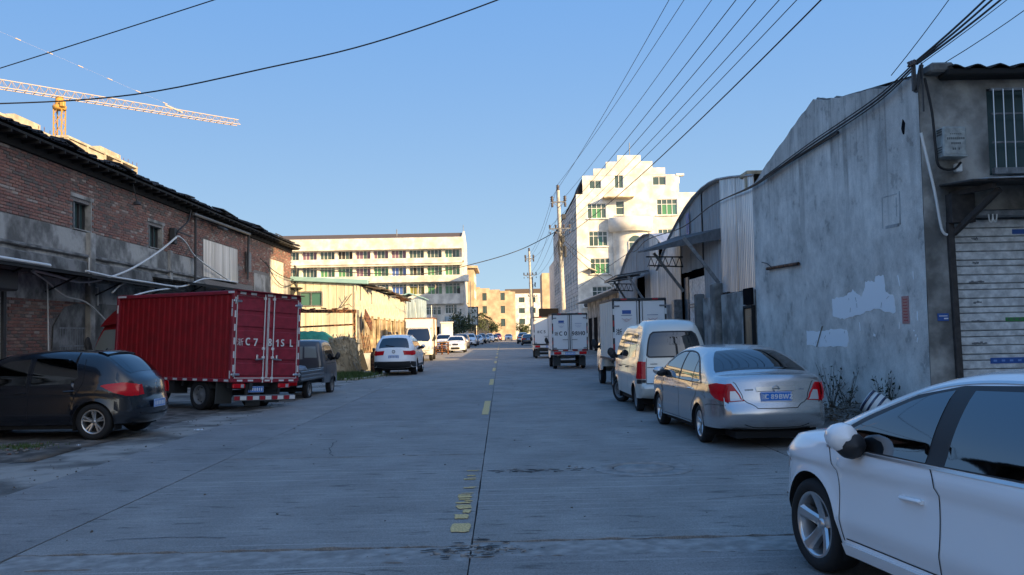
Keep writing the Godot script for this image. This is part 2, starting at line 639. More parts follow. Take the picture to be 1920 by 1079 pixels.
	static func at(c: Array, x: float) -> float:
		for i in c.size() - 1:
			if x <= c[i + 1].x:
				var t: float = clampf((x - c[i].x) / maxf(c[i + 1].x - c[i].x, 1e-5), 0, 1)
				return lerpf(c[i].y, c[i + 1].y, t)
		return c[-1].y
	# a panel on the skin: stations [s, v from, v to]
	func top_patch(b: MB, ct: Array, off: float, n := 14, m := 12, deep := 0.006) -> void:
		var g := []
		var h := []
		for i in n + 1:
			var s := lerpf(ct[0][0], ct[-1][0], float(i) / n)
			var k := 0
			while k < ct.size() - 2 and (s > ct[k + 1][0]) == (ct[-1][0] > ct[0][0]):
				k += 1
			var t := clampf((s - ct[k][0]) / (ct[k + 1][0] - ct[k][0]), 0, 1)
			var a := lerpf(ct[k][1], ct[k + 1][1], t)
			var c := lerpf(ct[k][2], ct[k + 1][2], t)
			var row := []
			var rb := []
			for j in m + 1:
				row.append(top(s, lerpf(a, c, float(j) / m), off))
				rb.append(top(s, lerpf(a, c, float(j) / m), -deep))
			g.append(row)
			h.append(rb)
		_shell(b, g, h, ct[-1][0] > ct[0][0])
	func seam(b: MB, pts: Array, w := 0.009, sgn := -1.0, off := 0.003) -> void:
		var r1 := []
		var r2 := []
		var q := []
		for i in pts.size() - 1:
			var p0: Vector2 = pts[maxi(i - 1, 0)]
			var p3: Vector2 = pts[mini(i + 2, pts.size() - 1)]
			for k in 10:
				q.append(pts[i].cubic_interpolate(pts[i + 1], p0, p3, k / 10.0))
		q.append(pts[-1])
		for i in q.size():
			var t: Vector2 = (q[mini(i + 1, q.size() - 1)] - q[maxi(i - 1, 0)]).normalized()
			var n := Vector2(-t.y, t.x) * w * 0.5
			r1.append(side(q[i].x + n.x, q[i].y + n.y, off, sgn))
			r2.append(side(q[i].x - n.x, q[i].y - n.y, off, sgn))
		b.rows([r1, r2], 0, sgn < 0)
	func top_seam(b: MB, pts: Array, w := 0.009, off := 0.0016) -> void: # pts: Vector2(s, v)
		var r1 := []
		var r2 := []
		var p := []
		for i in pts.size() - 1:
			for k in 8:
				p.append(pts[i].lerp(pts[i + 1], k / 8.0))
		p.append(pts[-1])
		for i in p.size():
			var a := top(p[i].x, p[i].y, off)
			var nx: Vector3 = top(p[mini(i + 1, p.size() - 1)].x, p[mini(i + 1, p.size() - 1)].y, off)
			var pv: Vector3 = top(p[maxi(i - 1, 0)].x, p[maxi(i - 1, 0)].y, off)
			var up := (top(p[i].x + 0.4, p[i].y, off) - a).cross(Vector3(0, 0, 1)).normalized()
			var n := (nx - pv).cross(up).normalized() * w * 0.5
			r1.append(a + n)
			r2.append(a - n)
		b.rows([r1, r2], 0, false)

var wheel_cache := {}

func wheel(parent: Node, at: Vector3, r: float, width: float, style: String, sgn: float, steer := 0.0, rim_r := 0.0) -> Node3D:
	var w := Node3D.new()
	w.name = "wheel"
	parent.add_child(w, true)
	w.position = at
	w.rotation = Vector3(0, (PI if sgn < 0 else 0.0) + steer, 0)   # local +z outwards
	var rr := rim_r if rim_r > 0.0 else r * 0.66
	var key := "%s %.3f %.3f %.3f" % [style, r, width, rr]
	if not wheel_cache.has(key):
		var xf := Transform3D(Basis(Vector3(1, 0, 0), PI / 2), Vector3.ZERO)   # lathe axis y -> z
		var h := width * 0.5
		var t := MB.new()
		t.lathe([[rr - 0.015, -h * 0.9], [rr + 0.02, -h], [r - 0.03, -h], [r - 0.006, -h * 0.82], [r, -h * 0.5], [r, h * 0.5], [r - 0.006, h * 0.82], [r - 0.03, h], [(rr + r) * 0.5, h * 1.03], [rr + 0.012, h * 0.98], [rr, h * 0.8]], xf, 40)
		var m := MB.new()
		m.lathe([[rr + 0.004, h * 0.9], [rr - 0.012, h * 0.93], [rr - 0.022, h * 0.72], [rr - 0.03, -h * 0.8]], xf, 40)
		var bk := MB.new()
		bk.lathe([[rr - 0.02, -h * 0.2], [0.0, -h * 0.2]], xf, 24, -1)
		if style == "five" or style == "double" or style == "ten":
			var n := 5
			for k in n:
				var sub := [0.0] if style == "five" else [-0.2, 0.2]
				for d in sub:
					var a: float = TAU * k / n + PI / 2 + d * (0.8 if style == "double" else 1.2)
					var rad := Vector3(cos(a), sin(a), 0)
					var tan := Vector3(-sin(a), cos(a), 0)
					var ro := []
					var wi := rr * (0.36 if style == "five" else 0.17)
					var wo := rr * (0.50 if style == "five" else 0.17)
					for q in 6:
						var f := q / 5.0
						var ra := lerpf(rr * 0.16, rr - 0.014, f)
						var ww := lerpf(wi, wo, f) * (0.5 - 0.1 * sin(PI * f) if style == "five" else 0.5)
						var z := h * (0.42 + 0.48 * pow(f, 1.3)) if style == "five" else h * (0.62 + 0.2 * f)
						var p := rad * ra
						ro.append([p - tan * ww + Vector3(0, 0, z - 0.06), p - tan * ww + Vector3(0, 0, z - 0.014), p - tan * ww * 0.55 + Vector3(0, 0, z), p + tan * ww * 0.55 + Vector3(0, 0, z), p + tan * ww + Vector3(0, 0, z - 0.014), p + tan * ww + Vector3(0, 0, z - 0.06)])
					m.rows(ro, -1, false)
			m.lathe([[0.0, h * 0.55], [rr * 0.13, h * 0.54], [rr * 0.2, h * 0.44], [rr * 0.22, h * 0.1]], xf, 20)
		else:
			# pressed steel disc with a raised middle and holes shown as dark ovals set in
			m.lathe([[0.0, h * 0.62], [rr * 0.18, h * 0.6], [rr * 0.26, h * 0.36], [rr * 0.5, h * 0.42], [rr * 0.62, h * 0.3], [rr * 0.85, h * 0.12], [rr - 0.02, h * 0.3]], xf, 32)
			for k in 8:
				var a := TAU * k / 8
				var c := Vector3(cos(a), sin(a), 0) * rr * 0.72
				var hole := []
				for q in 9:
					hole.append(c + (Vector3(cos(TAU * q / 8), sin(TAU * q / 8), 0)) * rr * 0.1 + Vector3(0, 0, h * 0.245))
				for q in 8:
					bk.tri(c + Vector3(0, 0, h * 0.25), hole[q + 1], hole[q])
		wheel_cache[key] = [t.done(), m.done(), bk.done()]
	var c: Array = wheel_cache[key]
	put("tyre", c[0], M.rubber, w)
	put("rim", c[1], M.steel_wheel if style == "steel" else M.alloy, w)
	put("wheel_backing", c[2], M.lining, w)
	return w

# strokes of the province sign on a number plate, in a unit square
func zhe(b: MB, xf: Transform3D, t := 0.09) -> void:
	var k := [[0.02, 0.9, 0.14, 0.78], [0.0, 0.62, 0.12, 0.5], [0.02, 0.08, 0.16, 0.36], [0.2, 0.74, 0.52, 0.74], [0.36, 0.98, 0.36, 0.06], [0.36, 0.06, 0.26, 0.12], [0.2, 0.36, 0.52, 0.48],
		[0.98, 0.95, 0.64, 0.84], [0.64, 0.86, 0.64, 0.4], [0.64, 0.4, 0.56, 0.04], [0.64, 0.58, 1.0, 0.58], [0.84, 0.58, 0.84, 0.02]]
	for s in k:
		var a := xf * Vector3(s[0], s[1], 0)
		var c := xf * Vector3(s[2], s[3], 0)
		var d := (c - a).normalized()
		var z := xf.basis.z.normalized()
		var w := t * xf.basis.x.length()
		b.box((a + c) * 0.5, Vector3(w, (c - a).length() + w * 0.6, 0.003), Basis(d.cross(z).normalized(), d, z))

# number plate facing local -x (rear) of a vehicle: flat blue plate with a pale rim and its characters
func plate(parent: Node, at: Vector3, txt: String, tilt := 0.0, face := -1.0, w := 0.44, h := 0.14) -> void:
	var p := MB.new()
	var bs := Basis(Vector3(0, 0, 1), tilt)
	p.cbox(at, Vector3(0.012, h, w), bs, 0.004)
	var o := obj("number_plate", p, M.plate_blue if txt else M.plate_far, parent)
	var xf := Transform3D(bs * Basis(Vector3(0, 0, -face), Vector3(0, 1, 0), Vector3(face, 0, 0)), at + Vector3(face * 0.007, 0, 0))
	var rim := MB.new()
	for e in [[0.0, h * 0.44, w * 0.95, 0.005], [0.0, -h * 0.44, w * 0.95, 0.005], [w * 0.475, 0.0, 0.005, h * 0.88], [-w * 0.475, 0.0, 0.005, h * 0.88]]:
		rim.box(xf * Vector3(e[0], e[1], 0), Vector3(e[2], e[3], 0.003), xf.basis)
	if txt:
		zhe(rim, xf * Transform3D(Basis().scaled(Vector3(0.06, 0.085, 1)), Vector3(-w * 0.46, -0.042, 0)), 0.11)
		obj("plate_marking", rim, M.white_ink, o)
		text_obj("plate_text", txt, h * 0.70, M.white_ink, o, xf * Transform3D(Basis(), Vector3(w * 0.075, -0.002, 0.001)))
	else:
		for k in 6:
			rim.box(xf * Vector3(-w * 0.36 + k * w * 0.145, 0, 0), Vector3(w * 0.08, h * 0.5, 0.002), xf.basis)
		obj("plate_marking", rim, M.white_ink, o)

func arch_liner(bd: Body, parent: Node) -> void:
	var b := MB.new()
	for a in bd.arch:
		for sgn in [-1.0, 1.0]:
			var r1 := []
			var r2 := []
			var r3 := []
			for i in 17:
				var t: float = PI * i / 16.0
				var x: float = a[0] - (a[1] + 0.002) * cos(t)
				var y: float = a[2] + (a[1] + 0.002) * sin(t)
				r1.append(Vector3(x, y, sgn * (bd.W(x, y) - 0.012)))
				r2.append(Vector3(x, y, sgn * (bd.half - 0.34)))
				r3.append(Vector3(a[0], a[2], sgn * (bd.half - 0.34)))
			r1.push_front(Vector3(r1[0].x, 0.16, r1[0].z)); r1.append(Vector3(r1[-1].x, 0.16, r1[-1].z))
			r2.push_front(Vector3(r2[0].x, 0.16, r2[0].z)); r2.append(Vector3(r2[-1].x, 0.16, r2[-1].z))
			r3.push_front(r3[0]); r3.append(r3[0])
			b.rows([r1, r2, r3], 1, sgn < 0)
	var lo := 0.2
	var a0: Array = bd.arch[0]
	var a1: Array = bd.arch[1]
	b.box(Vector3((a0[0] + a1[0]) * 0.5, lo + 0.06, 0), Vector3(a1[0] - a0[0] - a0[1] - a1[1] + 0.04, 0.14, bd.half * 2 - 0.16))
	b.box(Vector3((bd.xr + bd.xf) * 0.5, lo + 0.12, 0), Vector3(bd.xf - bd.xr - 0.35, 0.2, (bd.half - 0.36) * 2))
	obj("underbody", b, M.lining, parent)

func mirror(parent: Node, at: Vector3, size: Vector3, sgn: float, m: Material) -> void:
	var b := MB.new()
	var rr := []
	for i in 9:
		var t := i / 8.0
		var row := []
		for j in 13:
			var a := TAU * j / 12
			var rad := minf(1.0, 0.62 + t * 1.2) * pow(1.0 - pow(clampf(t, 0.0, 0.995), 3.0), 0.45)
			if i == 0: rad = 0.01
			row.append(at + Vector3((t - 0.5) * size.x, sin(a) * size.y * 0.5 * rad, cos(a) * size.z * 0.5 * rad))
		rr.append(row)
	b.rows(rr, 0, true)
	var o := obj("wing_mirror", b, m, parent)
	var rr2 := []
	for row in rr:
		var r3 := []
		for p in row: r3.append(at + (p - at) * 0.95 + Vector3(-size.x * 0.10, -size.y * 0.26, -sgn * size.z * 0.22))
		rr2.append(r3)
	var lo := MB.new()
	lo.rows(rr2, 0, true)
	obj("mirror_base", lo, M.trim_black, o)
	var f := MB.new()
	f.bar(at + Vector3(0, -size.y * 0.3, -sgn * size.z * 0.3), at + Vector3(0.03, -size.y * 0.55, -sgn * (size.z * 0.5 + 0.08)), 0.05, 0.08)
	obj("mirror_arm", f, M.trim_black, o)

func V2(a: Array) -> Array:
	var r := []
	for i in range(0, a.size(), 2):
		r.append(Vector2(a[i], a[i + 1]))
	return r

func fit_wheels(o: Node3D, bd: Body, r: float, width: float, style: String, steer := 0.0, rim := 0.0, inset := 0.02) -> void:
	for k in 2:
		for sgn in [-1.0, 1.0]:
			wheel(o, Vector3(bd.arch[k][0], r, sgn * (bd.half - inset - width * 0.5)), r, width, style, sgn, steer if k == 1 else 0.0, rim)

func lamp_pair(bd: Body, o: Node3D, called: String, m: Material, up: Array, lo: Array, ct: Array, off := 0.008, both := true) -> Array:
	var made := []
	for sgn in [-1.0, 1.0]:
		var b := MB.new()
		if up.size():
			bd.side_patch(b, up, lo, off, sgn, 10, 5)
		if ct.size():
			var c2 := []
			for c in ct:
				c2.append([c[0], c[1] * sgn, c[2] * sgn] if sgn > 0 else [c[0], -c[2], -c[1]])
			bd.top_patch(b, c2, off, 8, 6)
		made.append(obj(called, b, m, o))
	return made

func handles(bd: Body, o: Node3D, pts: Array, m: Material, sides := [-1.0, 1.0]) -> void:
	for sgn in sides:
		for p in pts:
			var b := MB.new()
			var q := bd.side(p.x, p.y, 0.022, sgn)
			b.cbox(q, Vector3(0.2, 0.026, 0.026), Basis(Vector3(0, 0, 1), -0.04), 0.011)
			b.box(bd.side(p.x - 0.085, p.y, 0.006, sgn), Vector3(0.022, 0.022, 0.03))
			b.box(bd.side(p.x + 0.085, p.y, 0.006, sgn), Vector3(0.022, 0.022, 0.03))
			obj("door_handle", b, m, o)

# --- white saloon nearest the camera
func build_white_saloon() -> void:
	var o := thing("white_saloon", "glossy white saloon in the right foreground, cut off by the frame", "car", Vector3(2.05, 0, -6.03), deg_to_rad(98.5))
	# origin under the front left wheel
	var r := Node3D.new()
	var bd := Body.new()
	bd.setup(V2([-3.68, 0.22, -3.73, 0.40, -3.76, 0.62, -3.72, 0.86, -3.62, 1.0, -3.2, 1.035, -3.0, 1.05, -2.4, 1.32, -2.1, 1.39, -1.7, 1.415, -1.3, 1.395, -0.95, 1.325, -0.52, 1.16, -0.10, 0.985, 0.06, 0.95, 0.34, 0.91, 0.58, 0.82, 0.69, 0.71, 0.745, 0.54, 0.74, 0.36, 0.66, 0.2]),
		{"half": 0.913, "belt": 0.90, "tum": 0.50, "low": 0.44, "tuck": 0.3, "rt": 0.2, "rl": 0.6, "ft": 0.26, "fl": 0.75, "crease_y": 0.775, "crease_s": -0.02, "crease": 0.024, "er": 0.12, "ed": 0.05, "c_top": 0.04, "c_end": 0.14, "arch": [[-2.808, 0.355, 0.32], [0.0, 0.365, 0.32]]}, 1.5)
	r.free()
	var shift := Vector3(0, 0, 0.86)   # the wheel's outer face stands at the origin
	var holder := o
	obj("body", bd.mesh(26, 18), M.paint_white, holder)
	arch_liner(bd, holder)
	for k in 2:
		for sgn in [-1.0, 1.0]:
			wheel(holder, Vector3(bd.arch[k][0], 0.318, sgn * (bd.half - 0.025 - 0.112)), 0.318, 0.225, "five", sgn, 0.05 if k == 1 else 0.0, 0.222)
	for sgn in [-1.0, 1.0]:
		# chrome-edged band of dark glass along the flank
		var fr := MB.new()
		bd.side_patch(fr, V2([-3.0, 0.965, -2.75, 1.12, -2.4, 1.275, -2.1, 1.338, -1.7, 1.363, -1.28, 1.342, -0.93, 1.27, -0.55, 1.115, -0.24, 0.955]), V2([-3.0, 0.955, -2.0, 0.925, -0.8, 0.905, -0.24, 0.9]), 0.004, sgn, 40, 8)
		obj("window_frame", fr, M.trim_black, holder)
		for w in [[[-1.24, 1.315, -1.1, 1.287, -0.93, 1.238, -0.57, 1.08, -0.3, 0.95], [-1.24, 0.918, -0.8, 0.915, -0.3, 0.915]],
			[[-2.12, 1.305, -1.75, 1.335, -1.40, 1.322], [-2.12, 0.938, -1.40, 0.922]], [[-2.85, 1.02, -2.6, 1.16, -2.4, 1.235, -2.2, 1.285], [-2.85, 0.965, -2.2, 0.942]]]:
			var g := MB.new()
			bd.side_patch(g, V2(w[0]), V2(w[1]), 0.0075, sgn, 24, 8)
			obj("side_window", g, M.side_glass, holder)
		var ch := MB.new()
		bd.seam(ch, V2([-3.0, 0.945, -2.0, 0.915, -0.8, 0.893, -0.22, 0.89]), 0.016, sgn, 0.009)
		bd.seam(ch, V2([-2.75, 1.135, -2.4, 1.29, -2.1, 1.353, -1.7, 1.378, -1.28, 1.357, -0.93, 1.285, -0.55, 1.13, -0.24, 0.967]), 0.014, sgn, 0.009)
		obj("window_trim", ch, M.alloy, holder)
		var se := MB.new()
		bd.seam(se, V2([-0.24, 0.89, -0.36, 0.7, -0.39, 0.5, -0.4, 0.3]), 0.007, sgn)
		bd.seam(se, V2([-1.28, 0.905, -1.36, 0.78, -1.38, 0.5, -1.35, 0.3]), 0.008, sgn)
		bd.seam(se, V2([-2.2, 0.92, -2.28, 0.8, -2.36, 0.68]), 0.008, sgn)
		bd.seam(se, V2([-2.4, 0.33, -0.42, 0.315]), 0.009, sgn)
		obj("door_seam", se, M.seam, holder)
		var sk := MB.new()
		bd.side_patch(sk, V2([-2.4, 0.30, -0.40, 0.285]), V2([-2.4, 0.225, -0.40, 0.21]), 0.03, sgn, 16, 4)
		obj("sill_strip", sk, M.paint_white, holder)
		mirror(holder, bd.side(-0.58, 1.0, 0.14, sgn) + Vector3(0.02, -0.01, 0), Vector3(0.22, 0.19, 0.19), sgn, M.paint_white)
		handles(bd, holder, V2([-1.14, 0.70, -2.15, 0.72]), M.paint_white, [sgn])
	var ws := MB.new()
	bd.top_patch(ws, [[bd.s_x(-0.98), -0.86, 0.86], [bd.s_x(-0.12), -0.9, 0.9]], 0.004)
	obj("windscreen", ws, M.car_glass, holder)
	var rw := MB.new()
	bd.top_patch(rw, [[bd.s_x(-2.95), -0.88, 0.88], [bd.s_x(-2.3), -0.82, 0.82]], 0.004)
	obj("rear_window", rw, M.car_glass, holder)
	lamp_pair(bd, holder, "headlight", M.lamp_clear, V2([0.40, 0.735, 0.58, 0.76, 0.66, 0.735]), V2([0.40, 0.725, 0.52, 0.64, 0.66, 0.6]), [[bd.s_front(0.62), 0.62, 1.0], [bd.s_front(0.74), 0.55, 1.0]], 0.006)
	var gr := MB.new()
	bd.top_patch(gr, [[bd.s_front(0.32), -0.36, 0.36], [bd.s_front(0.76), -0.42, 0.42]], 0.008)
	obj("grille", gr, M.trim_black, holder)
	lamp_pair(bd, holder, "tail_light", M.lamp_red, V2([-3.72, 0.86, -3.4, 0.86]), V2([-3.72, 0.72, -3.4, 0.76]), [[bd.s_rear(0.72), 0.6, 1.0], [bd.s_rear(0.88), 0.6, 1.0]])
	# move everything so that the origin lies under the left front wheel's outer face
	for c in holder.get_children():
		c.position += shift

# --- silver saloon on the right
func build_silver_saloon() -> void:
	var o := thing("silver_saloon", "metallic silver saloon parked by the grey gable wall, rear towards the camera", "car", Vector3(3.575, 0, -13.0), deg_to_rad(92.7))
	var bd := Body.new()
	bd.setup(V2([-0.82, 0.31, -0.92, 0.36, -0.975, 0.50, -0.965, 0.60, -0.90, 0.70, -0.87, 0.86, -0.855, 1.0, -0.80, 1.055, -0.62, 1.075, -0.42, 1.10, 0.0, 1.295, 0.32, 1.415, 0.68, 1.485, 1.15, 1.505, 1.6, 1.475, 2.02, 1.34, 2.72, 1.015, 3.05, 0.93, 3.32, 0.80, 3.45, 0.62, 3.46, 0.40, 3.38, 0.22]),
		{"half": 0.85, "belt": 0.95, "tum": 0.42, "low": 0.45, "tuck": 0.12, "rt": 0.17, "rl": 0.55, "ft": 0.22, "fl": 0.7, "crease_y": 0.80, "crease_s": -0.02, "crease": 0.016, "er": 0.09, "ed": 0.04, "c_top": 0.035, "c_end": 0.10, "arch": [[0.0, 0.335, 0.30], [2.6, 0.335, 0.30]]}, 1.3)
	obj("body", bd.mesh(24, 20), M.paint_silver, o)
	arch_liner(bd, o)
	fit_wheels(o, bd, 0.30, 0.185, "double", 0.0, 0.205, 0.02)
	for sgn in [-1.0, 1.0]:
		for w in [[[1.22, 1.405, 1.6, 1.375, 2.0, 1.225, 2.42, 1.0], [1.22, 0.955, 2.42, 0.985]],
			[[0.42, 1.30, 0.62, 1.37, 0.9, 1.405, 1.14, 1.41], [0.42, 0.955, 1.14, 0.955]], [[0.02, 1.0, 0.2, 1.17, 0.38, 1.28], [0.02, 0.99, 0.12, 0.96, 0.38, 0.955]]]:
			var g := MB.new()
			bd.side_patch(g, V2(w[0]), V2(w[1]), 0.005, sgn, 20, 8)
			obj("side_window", g, M.side_glass, o)
		var fr := MB.new()
		bd.seam(fr, V2([-0.06, 0.985, 0.2, 1.2, 0.42, 1.325, 0.65, 1.395, 0.9, 1.425, 1.2, 1.43, 1.62, 1.395, 2.05, 1.235, 2.5, 1.0]), 0.024, sgn, 0.006)
		bd.seam(fr, V2([-0.06, 0.975, 0.1, 0.945, 2.5, 0.965]), 0.016, sgn, 0.006)
		for p in [[1.18, 0.955, 1.18, 1.42, 0.06], [0.40, 0.955, 0.40, 1.29, 0.035]]:
			bd.seam(fr, V2([p[0], p[1], p[2], p[3]]), p[4], sgn, 0.006)
		obj("window_frame", fr, M.trim_black, o)
		var se := MB.new()
		bd.seam(se, V2([1.18, 0.95, 1.16, 0.6, 1.16, 0.28]), 0.008, sgn)
		bd.seam(se, V2([0.05, 0.96, 0.12, 0.8, 0.36, 0.6, 0.42, 0.45]), 0.008, sgn)
		bd.seam(se, V2([2.35, 0.97, 2.28, 0.6, 2.22, 0.3]), 0.008, sgn)
		bd.seam(se, V2([-0.9, 0.66, -0.55, 0.655, -0.34, 0.62]), 0.007, sgn)
		obj("door_seam", se, M.seam, o)
		var sill := MB.new()
		bd.seam(sill, V2([0.36, 0.285, 2.24, 0.275]), 0.022, sgn, 0.012)
		obj("sill_strip", sill, M.chrome, o)
		mirror(o, bd.side(2.2, 1.05, 0.13, sgn), Vector3(0.13, 0.15, 0.22), sgn, M.paint_silver)
		handles(bd, o, V2([1.32, 0.80, 0.42, 0.84]), M.chrome, [sgn])
	var rw := MB.new()
	bd.top_patch(rw, [[bd.s_x(-0.38), -0.93, 0.93], [bd.s_x(-0.3), -0.945, 0.945], [bd.s_x(0.02), -0.9, 0.9], [bd.s_x(0.26), -0.82, 0.82], [bd.s_x(0.31), -0.76, 0.76]], 0.004, 18, 16)
	obj("rear_window", rw, M.car_glass, o)
	var ws := MB.new()
	bd.top_patch(ws, [[bd.s_x(1.78), -0.86, 0.86], [bd.s_x(2.62), -0.92, 0.92]], 0.004)
	obj("windscreen", ws, M.car_glass, o)
	# tail lights wrap round the corner: red outside, clear lower inner part
	var lamps := lamp_pair(bd, o, "tail_light", M.lamp_red, V2([-0.93, 0.965, -0.72, 0.985, -0.52, 0.95]), V2([-0.93, 0.70, -0.7, 0.76, -0.52, 0.94]), [[bd.s_rear(0.705), 0.66, 1.0], [bd.s_rear(0.80), 0.74, 1.0], [bd.s_rear(0.975), 0.90, 1.0]], 0.010)
	for i in 2:
		var sgn: float = [-1.0, 1.0][i]
		var cl := MB.new()
		var ct := [[bd.s_rear(0.715), 0.70, 0.93], [bd.s_rear(0.79), 0.765, 0.93], [bd.s_rear(0.86), 0.83, 0.925]]
		for c in ct:
			if sgn < 0:
				var t: float = c[1]
				c[1] = -c[2]
				c[2] = -t
		bd.top_patch(cl, ct, 0.015, 6, 4)
		obj("reversing_light", cl, M.lamp_clear, lamps[i])
	var sm := MB.new()
	var lid := []
	for q in [[0.99, -0.86], [0.80, -0.70], [0.66, -0.60], [0.59, -0.45], [0.585, 0.0], [0.59, 0.45], [0.66, 0.60], [0.80, 0.70], [0.99, 0.86]]:
		lid.append(Vector2(bd.s_rear(q[0]), q[1]))
	bd.top_seam(sm, lid, 0.010)
	obj("boot_seam", sm, M.seam, o)
	var ga := MB.new()
	bd.top_patch(ga, [[bd.s_rear(0.845), -0.40, 0.40], [bd.s_rear(0.885), -0.42, 0.42], [bd.s_rear(0.905), -0.40, 0.40]], 0.018, 6, 12)
	var garn := obj("boot_garnish", ga, M.alloy, o)
	var em := MB.new()
	em.lathe([[0.034, 0.0], [0.044, 0.006], [0.05, 0.0], [0.044, -0.004], [0.034, 0.0]], Transform3D(Basis(Vector3(0, 0, 1), PI / 2 - 0.05), bd.top(bd.s_rear(0.876), 0, 0.024)), 24)
	em.box(bd.top(bd.s_rear(0.876), 0, 0.026), Vector3(0.006, 0.018, 0.115))
	obj("emblem", em, M.chrome, garn)
	var wd := MB.new()
	for k in 8:
		var q := bd.top(bd.s_rear(0.87), -0.63 + k * 0.022, 0.002)
		wd.box(q, Vector3(0.003, 0.022 if k % 3 else 0.028, 0.010))
	for k in 5:
		var q := bd.top(bd.s_rear(0.87), 0.53 + k * 0.022, 0.002)
		wd.box(q, Vector3(0.003, 0.024, 0.009))
	obj("model_lettering", wd, M.chrome, o)
	# hollow round the plate, the plate itself, bumper crease and underside
	var pl := bd.top(bd.s_rear(0.765), 0, 0)
	plate(o, pl + Vector3(-0.012, 0, 0), "C 89BW2", 0.04)
	var bs := MB.new()
	bd.top_seam(bs, [Vector2(bd.s_rear(0.40), -0.7), Vector2(bd.s_rear(0.37), -0.5), Vector2(bd.s_rear(0.37), 0.5), Vector2(bd.s_rear(0.40), 0.7)], 0.012)
	obj("bumper_seam", bs, M.seam, o)
	var ex := MB.new()
	ex.box(Vector3(-0.62, 0.21, 0), Vector3(0.5, 0.1, 1.1))
	ex.tube([Vector3(-0.5, 0.22, 0.45), Vector3(-0.9, 0.21, 0.45)], 0.03, 8)
	obj("exhaust", ex, M.lining, o)

